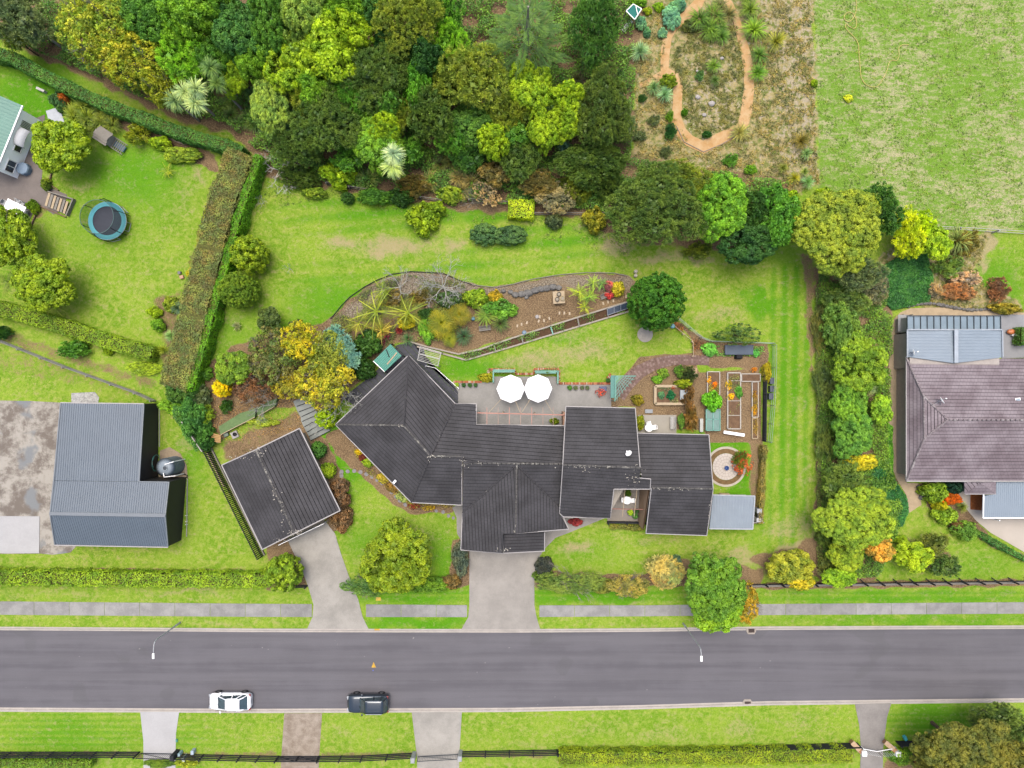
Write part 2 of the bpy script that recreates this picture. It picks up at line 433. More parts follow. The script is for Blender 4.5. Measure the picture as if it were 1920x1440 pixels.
CR = {}
def proto(kind, size, var):
    k = (kind, size, var)
    if k in CR: return CR[k]
    sd = abs(hash((ord(kind[0]) * 31 + ord(kind[1]) * 7, int(size * 10), var))) % 9973 + 3
    R = size
    if kind == 'puff':   me = crown_mesh('crown_puffy', sd, R, R * .85, min(1.15, R * .42), min(.42, R * .2), .15, 1.25, .6, 'broad', 1.4)
    elif kind == 'cauli': me = crown_mesh('crown_rounded', sd, R, R * .8, min(.78, R * .34), min(.27, R * .15), .12, 1.2, .6, 'broad', 1.4, 0.9)
    elif kind == 'fine': me = crown_mesh('crown_feathery', sd, R, R * .85, min(1.15, R * .4), min(.34, R * .18), .2, 1.7, .6, 'needle', 3.4, 1.0)
    elif kind == 'broad': me = crown_mesh('crown_broadleaf', sd, R, R * .85, min(1.2, R * .4), min(.36, R * .2), .24, 1.5, .65, 'broad', 1.7)
    elif kind == 'ball': me = crown_mesh('crown_clipped', sd, R, R * 1.5, R, min(.2, R * .2), .11, 1.25, .6, 'broad', 1.5, 1.2)
    elif kind == 'sparse': me = crown_mesh('crown_open', sd, R, R * .8, min(.85, R * .33), min(.3, R * .2), .19, .5, .8, 'broad', 1.5, .02, keep=.46)
    CR[k] = (me, R); return CR[k]
SIZES = {'puff': (4.2, 2.4, 1.2), 'cauli': (4.2, 2.4, 1.2), 'fine': (4.2, 2.4, 1.2), 'broad': (3.8, 2.2, 1.1), 'ball': (2.6, 1.2), 'sparse': (4.0, 2.2, 1.1)}
_cnt = {}
def get_crown(kind, R):
    sz = min(SIZES[kind], key=lambda s: abs(math.log(s / R)))
    c = _cnt[(kind, sz)] = _cnt.get((kind, sz), -1) + 1
    return proto(kind, sz, c % (2 if sz > 2 else 3))
def trunk_mesh():
    rng = random.Random(5); mb = MB()
    mb.tube((0, 0, -.1), (0.03, 0, .4), .17, .12, 8, False); mb.tube((.03, 0, .4), (0, .04, .62), .12, .1, 8, False)
    for i in range(6):
        a = i * 1.05; p = Vector((cos(a) * .45, sin(a) * .45, .9 + .1 * (i % 2)))
        mb.tube((0, .02, .55 + .03 * i), p * .6 + Vector((0, 0, .3)), .07, .05, 6, False); mb.tube(p * .6 + Vector((0, 0, .3)), p * 1.25, .05, .02, 6, False)
    me = bpy.data.meshes.new('trunk'); me.from_pydata(mb.v, [], mb.f); me.materials.append(M_BARK); me.update(); return me
TRUNK = trunk_mesh()
RNG = random.Random(77)
COLS = {'O': (82, 106, 48), 'OY': (120, 134, 52), 'D': (62, 100, 42), 'G': (92, 140, 52), 'L': (152, 182, 42), 'LG': (120, 165, 50), 'B': (84, 132, 66),
        'Y': (196, 186, 50), 'YG': (146, 170, 58), 'P': (150, 178, 84), 'R': (130, 84, 52), 'OR': (205, 140, 60), 'GG': (100, 115, 80), 'BR': (120, 108, 62), 'PK': (215, 180, 110), 'DG': (56, 98, 46)}
def fcol(c, k=1.0):
    c = COLS[c] if isinstance(c, str) else c
    return T(*c, k=2.45 * k)
def tree(px, py, rx, ry, h, kind, col, label, name='tree', cat='tree', rot=None, group=None, shrub=False, trunk=True, zsq=1.0):
    """crown seen at pixel (px,py) with pixel radii rx, ry; h = height of the top"""
    zc = h * 0.62; w = W(px, py, zc); k = S * (H - zc) / H
    R = max(rx, ry) * k; me, R0 = get_crown(kind, R)
    me_h = R0 * 0.85 if kind != 'ball' else R0 * 1.1
    root = thing(name, label, cat, (w.x, w.y, 0), 0, group)
    rz = RNG.uniform(0, 6.28) if rot is None and abs(rx - ry) < 1e-6 else (radians(rot) if rot is not None else 0.0)
    sx = rx * k / R0; sy = ry * k / R0
    hh = min(h * 0.92, max(R * 0.9, h * 0.45)) if kind != 'ball' else h
    sz = hh / (R0 * (0.95 if kind != 'ball' else 1.35)) * zsq
    cz = h - (R0 * 0.95 * sz) if kind != 'ball' else max(0.0, h * .28)
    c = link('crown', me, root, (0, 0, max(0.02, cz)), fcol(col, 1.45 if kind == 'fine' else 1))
    c.scale = (sx, sy, sz); c.rotation_euler = (0, 0, rz)
    if trunk:
        tr = link('trunk', TRUNK, root); tz = max(.3, cz + .35 * hh); tw_ = min(1.3, max(.5, R * .45)); tr.scale = (tw_, tw_, tz * .85); tr.rotation_euler = (0, 0, RNG.uniform(0, 6))
    return root
def shrub(px, py, rx, ry, h, kind, col, label, rot=None, group=None, name='shrub', cat='shrub'):
    zc = h * 0.6; w = W(px, py, zc); k = S * (H - zc) / H; R = max(rx, ry) * k; me, R0 = get_crown(kind, R)
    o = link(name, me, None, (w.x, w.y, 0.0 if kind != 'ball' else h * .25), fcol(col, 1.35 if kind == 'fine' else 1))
    o.scale = (rx * k / R0, ry * k / R0, h / (R0 * (0.95 if kind != 'ball' else 1.3))); o.rotation_euler = (0, 0, radians(rot) if rot is not None else (RNG.uniform(0, 6.28) if rx == ry else 0))
    if kind == 'ball': o.scale[2] = h / (R0 * 1.35)
    return tag(o, label, cat, group)
PL = {}
def plant(px, py, r, h, kind, col, label, cat='plant', group=None, name=None, k=1.0):
    """spiky things: h = height of the crown centre above ground"""
    if kind not in PL:
        if kind == 'cabbage': me = rosette_mesh('leaf_head', 3, 210, 1.0, .035, 1.5, -.5, 1.5)
        elif kind == 'cabbage3': me = rosette_mesh('leaf_head', 4, 150, .62, .032, 1.4, -.5, 1.5, heads=((-.3, .25, 0, 1), (.3, .2, .1, 1.05), (0, -.35, -.1, 1.05)))
        elif kind == 'flax': me = rosette_mesh('leaf_clump', 5, 150, 1.15, .045, 1.7, .35, 1.5, .1)
        elif kind == 'flax3': me = rosette_mesh('leaf_clump', 6, 95, .75, .036, 1.6, .3, 1.5, .1, heads=((-.4, .2, 0, 1), (.35, .3, 0, 1), (.1, -.4, 0, 1), (-.25, -.35, 0, .8)))
        elif kind == 'spike': me = rosette_mesh('spiky_head', 7, 170, 1.0, .035, .25, -.3, 1.5, .05)
        elif kind == 'agave': me = rosette_mesh('leaf_rosette', 8, 42, 1.05, .2, .35, .1, 1.3, .05)
        elif kind == 'succulent': me = rosette_mesh('leaf_heads', 9, 44, .32, .06, .5, 0, 1.5, .02, heads=tuple((cos(i * 2.4) * .17 * sqrt(i) , sin(i * 2.4) * .17 * sqrt(i), .35 - .02 * i, 1) for i in range(15)))
        elif kind == 'palm': me = palm_mesh('fronds', 10, 9, 1.05, .2, .02, 1.5, pairs=26, el=(.3, 1.0))
        elif kind == 'palmfew': me = palm_mesh('fronds', 11, 10, 1.15, .24, .011, 1.9, pairs=34, el=(.3, 1.2))
        elif kind == 'cycad': me = palm_mesh('fronds', 12, 46, 1.0, .1, .02, .5, pairs=22, el=(.15, .8))
        elif kind == 'fan': me = fan_palm_mesh('fronds', 13, 16, .62, .5)
        elif kind == 'tussock': me = rosette_mesh('tuft', 14, 90, 1.05, .02, 1.6, .4, 1.5, .12)
        PL[kind] = me
    me = PL[kind]; w = W(px, py, h); kk = r * S * (H - h) / H
    nm = name or {'cabbage': 'cabbage_tree', 'cabbage3': 'cabbage_tree', 'flax': 'flax', 'flax3': 'flax', 'spike': 'spiky_plant', 'agave': 'agave', 'succulent': 'succulent', 'palm': 'palm_tree', 'palmfew': 'palm_tree', 'cycad': 'cycad', 'fan': 'fan_palm', 'tussock': 'tussock_grass'}[kind]
    sz = kk if kind not in ('palm', 'palmfew') else kk * .9
    if h > 0.6:
        root = thing(nm, label, cat, (w.x, w.y, 0), 0, group)
        c = link('crown', me, root, (0, 0, h), fcol(col, k * .72)); c.scale = (kk, kk, sz); c.rotation_euler = (0, 0, RNG.uniform(0, 6))
        mb = MB(); mb.tube((w.x, w.y, -.05), (w.x, w.y, h * .6), .13, .1, 8, False); mb.tube((w.x, w.y, h * .6), (w.x, w.y, h + .02), .1, .08, 8, False); mb.build('trunk', M_PALEBARK, root)
        return root
    o = link(nm, me, None, (w.x, w.y, h), fcol(col, k * .72)); o.scale = (kk, kk, sz); o.rotation_euler = (0, 0, RNG.uniform(0, 6))
    return tag(o, label, cat, group)

def hedge(pts, wpx, h, col, label, leaf=.12, name='hedge', top_col=None, group=None, bumpy=.06, dens=1.15, aspect=1.5, taper=0.0, mat=None):
    """pts: pixels along the middle of its TOP; closed ends"""
    P3 = [W(px, py, h) for px, py in pts]; wm = wpx * S * (H - h) / H
    rng = np.random.default_rng(int(abs(pts[0][0]) * 7 + abs(pts[0][1]) * 3 + 11)); V, Q, Tn = [], [], []; o = 0
    lens = [(P3[i + 1] - P3[i]).length for i in range(len(P3) - 1)]; tot = sum(lens); org = P3[0]
    cum = np.concatenate([[0], np.cumsum(lens)]); XY = np.array([[p.x, p.y] for p in P3])
    def cen(s):
        x = np.interp(s, cum, XY[:, 0]); y = np.interp(s, cum, XY[:, 1])
        e = .6; x2 = np.interp(np.minimum(s + e, tot), cum, XY[:, 0]) - np.interp(np.maximum(s - e, 0), cum, XY[:, 0]); y2 = np.interp(np.minimum(s + e, tot), cum, XY[:, 1]) - np.interp(np.maximum(s - e, 0), cum, XY[:, 1])
        n = np.hypot(x2, y2); return x, y, -y2 / n, x2 / n
    area = leaf * leaf / aspect * .5
    for face, (A) in (('top', tot * wm), ('l', tot * h), ('r', tot * h), ('e', wm * h * 2)):
        n = int(A / area * dens)
        if face == 'top': s = rng.uniform(0, tot, n); u = rng.uniform(-.5, .5, n) * wm; z = np.full(n, h); N = np.tile([0, 0, 1.0], (n, 1))
        elif face in 'lr': s = rng.uniform(0, tot, n); sg = 1 if face == 'l' else -1; u = np.full(n, sg * wm / 2); z = rng.uniform(0.05, h, n); N = None
        else: s = np.where(rng.uniform(size=n) < .5, 0, tot); u = rng.uniform(-.5, .5, n) * wm; z = rng.uniform(.05, h, n); N = None
        x, y, nx, ny = cen(s)
        if N is None:
            if face in 'lr': N = np.stack([nx * sg, ny * sg, np.full(n, .25)], 1)
            else: d = np.where(s == 0, -1, 1); N = np.stack([ny * d, -nx * d, np.full(n, .2)], 1)
        bp = bumpy * (np.sin(x * 2.1 + y * 1.3) + np.sin(x * 5.3 - y * 4.1) * .6 + np.sin(y * 7.7 + x * 3.3) * .4) + rng.uniform(-.06, .05, n)
        if taper and face != 'top': u = u
        Pp = np.stack([x + nx * u - org.x, y + ny * u - org.y, z], 1) + N * bp[:, None]
        N2 = unit(N + rng.normal(size=N.shape) * .6); v, q = leaf_quads(Pp, N2, leaf, aspect, rng)
        V.append(v); Q.append(q + o); o += len(v)
        Tn.append(np.clip(.22 + .2 * (np.sin(x * 1.1 + y * .7) * .5 + .5) + rng.uniform(0, .42, n), 0, 1))
    root = thing(name, label, 'hedge', (org.x, org.y, 0), 0, group)
    link('foliage', mk_mesh('foliage', np.vstack(V), np.vstack(Q), np.concatenate(Tn), mat or M_LEAF), root, color=fcol(col))
    mb = MB(); ss = np.linspace(0.15, max(.2, tot - .15), max(2, int(tot / 1.0) + 1)); x, y, nx, ny = cen(ss); hw = wm / 2 - .14
    vs = []; fs = []
    for i in range(len(ss)):
        for u, z in ((-hw, 0), (-hw, h - .16), (hw, h - .16), (hw, 0)): vs.append((x[i] + nx[i] * u, y[i] + ny[i] * u, z))
    for i in range(len(ss) - 1):
        b = 4 * i; fs += [(b, b + 1, b + 5, b + 4), (b + 1, b + 2, b + 6, b + 5), (b + 2, b + 3, b + 7, b + 6)]
    fs += [(0, 1, 2, 3), (4 * len(ss) - 1, 4 * len(ss) - 2, 4 * len(ss) - 3, 4 * len(ss) - 4)]
    mb.add(vs, fs); mb.build('branches', M_HCORE, root)
    return root
M_HCORE = mott('hedge_twigs', T(98, 100, 52, 1.3), .4, 4, .9, .1)

def inpoly(x, y, poly):
    x = np.asarray(x); y = np.asarray(y); r = np.zeros(x.shape, bool); n = len(poly); j = n - 1
    for i in range(n):
        xi, yi = poly[i]; xj, yj = poly[j]
        c = ((yi > y) != (yj > y)) & (x < (xj - xi) * (y - yi) / ((yj - yi) + 1e-12) + xi); r ^= c; j = i
    return r
def scatter_px(poly, n, seed):
    rng = np.random.default_rng(seed); P = np.array(poly, float); lo = P.min(0); hi = P.max(0)
    x = rng.uniform(lo[0], hi[0], n * 4); y = rng.uniform(lo[1], hi[1], n * 4); k = inpoly(x, y, poly); return x[k][:n], y[k][:n], rng
def ground_leaves(name, poly, n, size, hmax, col, cat=None, seed=1, aspect=1.5, up=1.0, clump=0.0, label=None):
    """uncountable low growth: a single mass of leaves"""
    x, y, rng = scatter_px(poly, n, seed); X = (x - 960) * S; Y = (720 - y) * S; n = len(x)
    f = .5 + .25 * np.sin(X * 1.7 + Y) + .25 * np.sin(X * .9 - Y * 2.3)
    Z = hmax * (f * .7 + rng.uniform(0, .35, n)) + .02
    if clump:
        k = rng.uniform(size=n) < np.clip((f - clump) * 4, 0.03, 1); X, Y, Z = X[k], Y[k], Z[k]; n = len(X)
    N = unit(rng.normal(size=(n, 3)) * .7 + np.array([0, 0, up])); v, q = leaf_quads(np.stack([X, Y, Z], 1), N, size, aspect, rng)
    o = link(name, mk_mesh(name, v, q, rng.uniform(0, 1, n) ** 1.2, M_LEAF), color=fcol(col)); o['kind'] = 'stuff'
    return tag(o, label, cat)
def grass_tufts(name, poly, n, r, col, seed=1, blades=9, clump=0.0, label=None, cat=None, w=.02):
    x, y, rng = scatter_px(poly, n, seed); X = (x - 960) * S; Y = (720 - y) * S
    if clump:
        f = .5 + .25 * np.sin(X * 1.9 + Y * .8) + .25 * np.sin(X * 1.1 - Y * 2.7); k = rng.uniform(size=len(X)) < np.clip((f - clump) * 3, .05, 1); X, Y = X[k], Y[k]
    n = len(X); m = blades; Xr = np.repeat(X, m); Yr = np.repeat(Y, m); R = np.repeat(r * rng.uniform(.4, 1.4, n), m); N = n * m
    az = rng.uniform(0, 6.283, N); el = rng.uniform(.3, 1.3, N); c = np.stack([np.cos(az) * np.cos(el), np.sin(az) * np.cos(el), np.sin(el)], 1)
    sd = np.stack([-np.sin(az), np.cos(az), np.zeros(N)], 1) * w * (R / r)[:, None]; P = np.stack([Xr, Yr, np.zeros(N)], 1)
    mid = P + c * (R * .55)[:, None]; tip = mid + (c * np.array([1, 1, .2])) * (R * .55)[:, None]
    v = np.stack([P - sd * .6, P + sd * .6, mid + sd, mid - sd, tip], 1).reshape(-1, 3); b = np.arange(N)[:, None] * 5
    q = np.vstack([b + [0, 1, 2, 3], b + [3, 2, 4, 4]]); q = np.vstack([b + [0, 1, 2, 3]]); t3 = b + [3, 2, 4]
    tn = np.repeat(rng.uniform(0, .7, n), m) + rng.uniform(0, .3, N)
    v4 = np.stack([mid - sd, mid + sd, tip + sd * .15, tip - sd * .15], 1).reshape(-1, 3); v1 = np.stack([P - sd * .6, P + sd * .6, mid + sd, mid - sd], 1).reshape(-1, 3)
    V = np.vstack([v1, v4]); Qd = np.arange(len(V)).reshape(-1, 4)
    o = link(name, mk_mesh(name, V, Qd, np.concatenate([tn, tn + .1]), M_LEAF), color=fcol(col, .55)); o['kind'] = 'stuff'
    return tag(o, label, cat)
# ---------------------------------------------------------------- ground sheet
ROAD_T = [(-600, 1182), (0, 1182.5), (240, 1184), (480, 1186), (960, 1187), (1200, 1185.5), (1440, 1182), (1920, 1180), (2600, 1180)]
ROAD_B = [(-600, 1326), (0, 1327.5), (480, 1330), (960, 1328), (1200, 1323), (1440, 1315.5), (1920, 1310), (2600, 1306)]
KERB_T = [(x, y - 7.5) for x, y in ROAD_T]; KERB_B = [(x, y + 7) for x, y in ROAD_B]
def yi(line, x): return np.interp(x, [p[0] for p in line], [p[1] for p in line])
FENCE_L = 1520
ZONES = [  # (channel, polygon in photo pixels, softness px, strength)
    ('soil', [(-400, -300), (1235, -300), (1215, 0), (1190, 110), (1185, 290), (1300, 315), (1480, 335), (1490, 400), (1400, 470), (1180, 455), (1090, 408), (830, 392), (620, 352), (560, 350), (500, 330), (470, 280), (430, 250), (330, 225), (120, 125), (-400, -80)], 14, 1),
    ('rough', [(1190, 120), (1235, -300), (1515, -300), (1535, 345), (1480, 372), (1300, 330), (1185, 300)], 16, 1),
    ('paddock', [(1518, -300), (2600, -300), (2600, 445), (1930, 434), (1720, 428), (1640, 400), (1535, 350)], 8, 1),
    ('soil', [(612, 605), (655, 560), (705, 527), (765, 510), (830, 512), (880, 532), (930, 539), (1000, 524), (1080, 514), (1160, 512), (1195, 527), (1185, 565), (960, 632), (862, 664), (770, 645), (740, 640), (690, 700), (640, 740), (620, 700)], 5, 1),
    ('soil', [(372, 700), (430, 650), (520, 620), (640, 600), (690, 680), (650, 740), (600, 800), (560, 760), (470, 770), (415, 822), (380, 790)], 8, 1),
    ('soil', [(405, 835), (470, 800), (555, 765), (600, 800), (640, 800), (440, 900)], 10, .62),
    ('soil', [(1527, 470), (1600, 480), (1680, 540), (1672, 600), (1668, 700), (1672, 860), (1700, 960), (1660, 1000), (1640, 1090), (1600, 1095), (1440, 1070), (1395, 1045), (1480, 1030), (1528, 1000), (1534, 700)], 8, .9),
    ('rough', [(1690, 440), (1860, 440), (1820, 520), (1920, 570), (1920, 600), (1760, 590), (1670, 560), (1640, 500)], 12, .9),
    ('soil', [(1540, 500), (1640, 520), (1680, 590), (1660, 640), (1560, 620)], 12, .8),
    ('soil', [(1010, 1072), (1200, 1078), (1230, 1062), (1280, 1050), (1430, 1065), (1430, 1102), (1005, 1100)], 6, .95),
    ('soil', [(1145, 735), (1200, 668), (1300, 662), (1310, 700), (1425, 690), (1428, 830), (1330, 830), (1320, 805), (1196, 805), (1192, 762), (1147, 765)], 2, 1),
    ('soil', [(1265, 598), (1330, 640), (1440, 645), (1440, 690), (1332, 690), (1300, 668), (1300, 640)], 3, .9),
    ('soil', [(610, 815), (630, 850), (690, 905), (745, 950), (770, 965), (850, 960), (850, 945), (770, 945), (640, 800)], 3, .95),
    ('soil', [(590, 800), (615, 830), (650, 905), (650, 990), (620, 1000), (560, 820)], 4, .9),
    ('soil', [(845, 1010), (884, 1010), (884, 1100), (845, 1100)], 6, .9),
    ('soil', [(500, 1030), (555, 1010), (580, 1100), (500, 1105)], 6, .85),
    ('soil', [(495, 1000), (540, 1000), (552, 1060), (505, 1070)], 4, .9),
    ('soil', [(440, 300), (484, 285), (500, 350), (460, 370)], 10, .5),
    ('soil', [(-100, 640), (60, 655), (160, 690), (290, 735), (290, 750), (-100, 690)], 10, .42),
    ('soil', [(0, 610), (90, 640), (300, 710), (300, 740), (-20, 640)], 10, .5),
    ('soil', [(180, 185), (290, 232), (405, 290), (415, 330), (380, 310), (270, 265), (170, 215)], 6, .9),
    ('soil', [(280, 560), (345, 540), (330, 720), (300, 690), (300, 620)], 8, .55),
    ('soil', [(1530, 478), (1500, 470), (1515, 700), (1530, 700)], 6, .55),
    ('soil', [(1404, 820), (1432, 820), (1430, 985), (1404, 985)], 4, .6),
    ('soil', [(1720, 905), (1800, 905), (1830, 975), (1850, 1000), (1820, 1010), (1750, 970)], 5, .95),
    ('soil', [(1840, 1000), (1935, 1050), (1935, 1062), (1835, 1012)], 4, .9),
    ('soil', [(1690, 1015), (1740, 1003), (1800, 1050), (1790, 1085), (1700, 1060)], 8, .6),
    ('soil', [(1400, 1092), (1930, 1085), (1930, 1100), (1400, 1106)], 4, .8),
    ('soil', [(0, 1064), (505, 1068), (505, 1074), (0, 1071)], 3, .8),
    ('soil', [(70, 352), (120, 360), (92, 400), (60, 420)], 4, .5),
    ('soil', [(1720, 1395), (1920, 1370), (1920, 1450), (1650, 1450), (1660, 1425)], 12, .7),
    ('soil', [(0, 1100), (510, 1103), (510, 1108), (0, 1108)], 4, .35),
    ('pale', [(625, 600), (705, 527), (765, 510), (830, 512), (930, 539), (1080, 514), (1190, 520), (1180, 545), (1060, 538), (960, 550), (880, 560), (760, 570), (690, 600)], 8, .9), ('pale', [(1440, 0), (1520, 0), (1532, 350), (1470, 300), (1450, 100)], 20, 1), ('pale', [(1300, 110), (1390, 130), (1370, 240), (1290, 240)], 20, .6),
]
for _p in ((0, 270), (330, 526), (600, 775), (866, 1605), (1660, 1920)):
    ZONES.append(('soil', [(_p[0], 1408), (_p[1], 1406), (_p[1], 1424), (_p[0], 1424)], 5, .5))
DRY = [  # x, y, rx, ry, strength
    (640, 455, 45, 18, .75), (735, 465, 70, 20, .8), (790, 455, 60, 20, .6), (850, 465, 30, 14, .7), (610, 490, 30, 14, .4), (690, 400, 60, 14, .35), (560, 420, 40, 20, .35), (600, 540, 80, 40, .25),
    (1150, 460, 40, 30, .75), (1110, 430, 25, 14, .7), (1240, 485, 60, 14, .7), (1310, 480, 30, 12, .7), (920, 475, 60, 10, .4),
    (1060, 620, 90, 30, .5), (1000, 680, 90, 26, .65), (1090, 660, 80, 26, .65), (1180, 610, 40, 20, .3), (1140, 700, 60, 12, .4), (1350, 590, 60, 22, .6), (1420, 600, 40, 20, .35), (1310, 540, 40, 18, .4), (1400, 545, 50, 14, .3),
    (200, 500, 60, 30, .35), (260, 540, 70, 30, .45), (310, 560, 40, 50, .35), (345, 370, 30, 60, .5), (150, 345, 20, 12, .6), (230, 345, 40, 18, .45), (250, 370, 50, 16, .4), (220, 600, 70, 16, .35), (370, 330, 20, 14, .7), (90, 370, 12, 40, .5),
    (60, 690, 60, 18, .4), (160, 700, 60, 16, .3), (330, 900, 16, 60, .5), (345, 830, 12, 40, .55), (390, 950, 30, 40, .3), (100, 1050, 90, 8, .4), (300, 1050, 120, 8, .3), (440, 1010, 30, 30, .3),
    (740, 950, 50, 14, .45), (790, 1000, 50, 20, .5), (690, 900, 40, 40, .3), (1080, 1025, 40, 16, .7), (1100, 1050, 40, 14, .4), (1215, 1010, 30, 12, .6), (1260, 1020, 50, 16, .5), (1330, 1018, 60, 12, .45), (1170, 1045, 50, 14, .3), (1160, 1010, 20, 10, .5),
    (1500, 780, 12, 60, .5), (1510, 890, 10, 60, .55), (1470, 990, 50, 20, .6), (1510, 1000, 20, 60, .6), (1490, 1030, 40, 12, .8), (1490, 560, 14, 80, .3),
    (1900, 510, 16, 24, .5), (1850, 460, 14, 30, .9), (1840, 500, 16, 20, .8), (1905, 580, 14, 14, .4),
    (650, 1390, 100, 30, .35), (640, 1375, 30, 12, .5), (1100, 1370, 120, 24, .45), (1240, 1380, 120, 22, .5), (1380, 1370, 50, 26, .55), (1500, 1360, 60, 30, .5), (1560, 1380, 50, 20, .4), (1000, 1400, 90, 10, .5), (480, 1390, 50, 20, .35), (230, 1400, 30, 12, .4), (430, 1360, 90, 20, .2),
    (100, 1112, 200, 8, .5), (350, 1110, 120, 8, .6), (420, 1168, 90, 8, .55), (520, 1168, 60, 8, .5), (100, 1170, 200, 6, .3), (1100, 1165, 90, 5, .45), (1200, 1170, 60, 6, .5), (1180, 1131, 90, 4, .6), (1330, 1170, 60, 8, .4),
    (1660, 1060, 60, 10, .3), (1860, 1030, 60, 12, .25), (700, 640, 1, 1, .1), (440, 595, 26, 20, .5), (465, 625, 30, 20, .25), (470, 560, 60, 16, .25), (1320, 1040, 50, 14, .5), (1395, 1045, 30, 20, .7)]
LUSH = [(870, 400, 70, 14, .7), (700, 400, 110, 26, .5), (640, 570, 90, 40, .6), (880, 690, 60, 16, .8), (850, 700, 40, 20, .6), (1060, 450, 90, 22, .5), (1480, 700, 30, 260, .5), (1428, 561, 20, 20, 1.3), (640, 850, 40, 60, .9), (700, 1010, 60, 30, .4),
    (1090, 1040, 70, 24, .3), (250, 330, 80, 60, .6), (60, 190, 80, 60, .8), (300, 310, 50, 30, .5), (340, 1390, 60, 30, .3), (130, 1380, 120, 40, .45), (780, 1168, 95, 10, .8), (780, 1120, 100, 14, .6), (1120, 1118, 130, 12, .7), (1700, 1120, 260, 14, .55), (1750, 1162, 260, 10, .5),
    (420, 620, 70, 60, .35), (830, 1060, 30, 60, .5), (1360, 830, 50, 20, .9), (1390, 905, 20, 40, .9), (1420, 940, 10, 90, .4), (1100, 585, 90, 10, .4), (1000, 630, 80, 10, .5), (1870, 545, 60, 60, .5), (1640, 1060, 60, 20, .3), (1850, 1060, 90, 30, .3), (870, 500, 60, 20, .4), (570, 620, 50, 40, .5), (1560, 410, 1, 1, .1), (170, 420, 90, 60, .3), (360, 800, 20, 120, .5), (1750, 1350, 70, 40, .6)]
def sdist(x, y, poly):
    """signed pixel distance, positive inside"""
    d = np.full(x.shape, 1e9); n = len(poly)
    for i in range(n):
        ax, ay = poly[i]; bx, by = poly[(i + 1) % n]; dx, dy = bx - ax, by - ay
        t = np.clip(((x - ax) * dx + (y - ay) * dy) / (dx * dx + dy * dy + 1e-9), 0, 1)
        d = np.minimum(d, np.hypot(x - ax - t * dx, y - ay - t * dy))
    return np.where(inpoly(x, y, poly), d, -d)
def axis(lo, hi, st, far):
    a = list(np.arange(lo, hi + st / 2, st)); s = st
    R_ = []; v = a[-1]
    while v < far: s *= 1.6; v += s; R_.append(v)
    L_ = []; v = a[0]; s = st
    while v > -far: s *= 1.6; v -= s; L_.append(v)
    return np.array(L_[::-1] + a + R_)
gx = axis(-58, 58, .22, 900); gy = axis(-44, 44, .22, 900)
GX, GY = np.meshgrid(gx, gy); PX = GX / S + 960; PY = 720 - GY / S
wob = 5 * (np.sin(GX * 2.3 + GY * 1.1) + np.sin(GY * 3.1 - GX * 1.7)) * .5; wob2 = 7 * np.sin(GX * .9 + np.sin(GY * 1.3)) + 3 * np.sin(GX * 2.9 + GY)
def ell(lst):
    o = np.zeros(PX.shape)
    for x, y, rx, ry, s in lst:
        rx *= 1.25; ry *= 1.35
        o = np.maximum(o, s * np.exp(-(((PX + wob * 2.6 - x) / rx) ** 2 + ((PY + wob2 - y) / ry) ** 2) * .9))
    return o
chan = {k: np.zeros(PX.shape) for k in ('soil', 'rough', 'paddock', 'pale')}
for k, poly, soft, st in ZONES:
    d = sdist(PX, PY, poly) + wob * min(1, soft / 8); chan[k] = np.maximum(chan[k], np.clip(.5 + d / (2 * soft), 0, 1) * st)
dry = ell(DRY) * .88; lush = ell(LUSH)
lush += .22 * np.sin(PX * .29 + PY * .004) * ((PX > 1435) & (PX < 1522) & (PY > 500) & (PY < 1030)) + .18 * np.sin(PY * .55) * (((PY > 1335) & (PY < 1400)) | ((PY > 1104) & (PY < 1126))) + .15 * np.sin(PY * .22 + PX * .02) * ((PY > 350) & (PY < 530) & (PX > 480) & (PX < 1200))
lush = np.clip(lush, 0, 1)
GZ = .035 * np.sin(GX * .21 + 1) * np.sin(GY * .19)
GZ = np.minimum(GZ, 0) - .012
dk_ = np.maximum(yi(ROAD_T, PX) - PY, PY - yi(ROAD_B, PX)); inroad = dk_ < 6.6
GZ = np.where(inroad, np.interp(dk_, [1.5, 6.6], [-.30, -.012]), GZ)
flat = (PY > 1095) & (PY < 1425) & ~inroad; GZ = np.where(flat, -.012, GZ)
ny, nx = GX.shape; idx = np.arange(nx * ny).reshape(ny, nx)
q = np.stack([idx[:-1, :-1], idx[:-1, 1:], idx[1:, 1:], idx[1:, :-1]], -1).reshape(-1, 4)
gme = mk_mesh('ground', np.stack([GX, GY, GZ], -1).reshape(-1, 3), q, smooth=True)
for nm, chs in (('zone', (chan['soil'], chan['rough'], chan['paddock'])), ('wear', (dry, lush, chan['pale']))):
    a = gme.attributes.new(nm, 'FLOAT_COLOR', 'POINT'); c = np.ones((nx * ny, 4), np.float32)
    for i, h_ in enumerate(chs): c[:, i] = h_.ravel()
    a.data.foreach_set('color', c.ravel())
t = NT('ground_cover'); P = t.pos()
zn = t.n('ShaderNodeSeparateColor'); t.l(t.attr('zone').outputs['Color'], zn.inputs[0])
wr = t.n('ShaderNodeSeparateColor'); t.l(t.attr('wear').outputs['Color'], wr.inputs[0])
nf = t.noise(P, 7.5, 4, .75); nm_ = t.noise(P, 1.6, 5, .65, .4); nb = t.noise(P, .22, 4, .6, .3); nff = t.noise(P, 19, 2, .8)
nst = t.noise(t.pos((1.2, 3.4, 1), .6), .55, 6, .75); nm3 = t.noise(P, 3.4, 6, .8, .3); big = t.noise(P, .12, 3, .6, .4)
g = t.mix(t.ramp(nb, .38, .62), T(134, 184, 38), T(163, 203, 58))
g = t.mix(t.ramp(nm_, .42, .66), g, T(188, 209, 88))
g = t.mix(t.ramp(nm3, .45, .62, 0, .45), g, T(200, 212, 106)); g = t.mix(t.ramp(nm3, .36, .5, .4, 0), g, T(108, 158, 32))
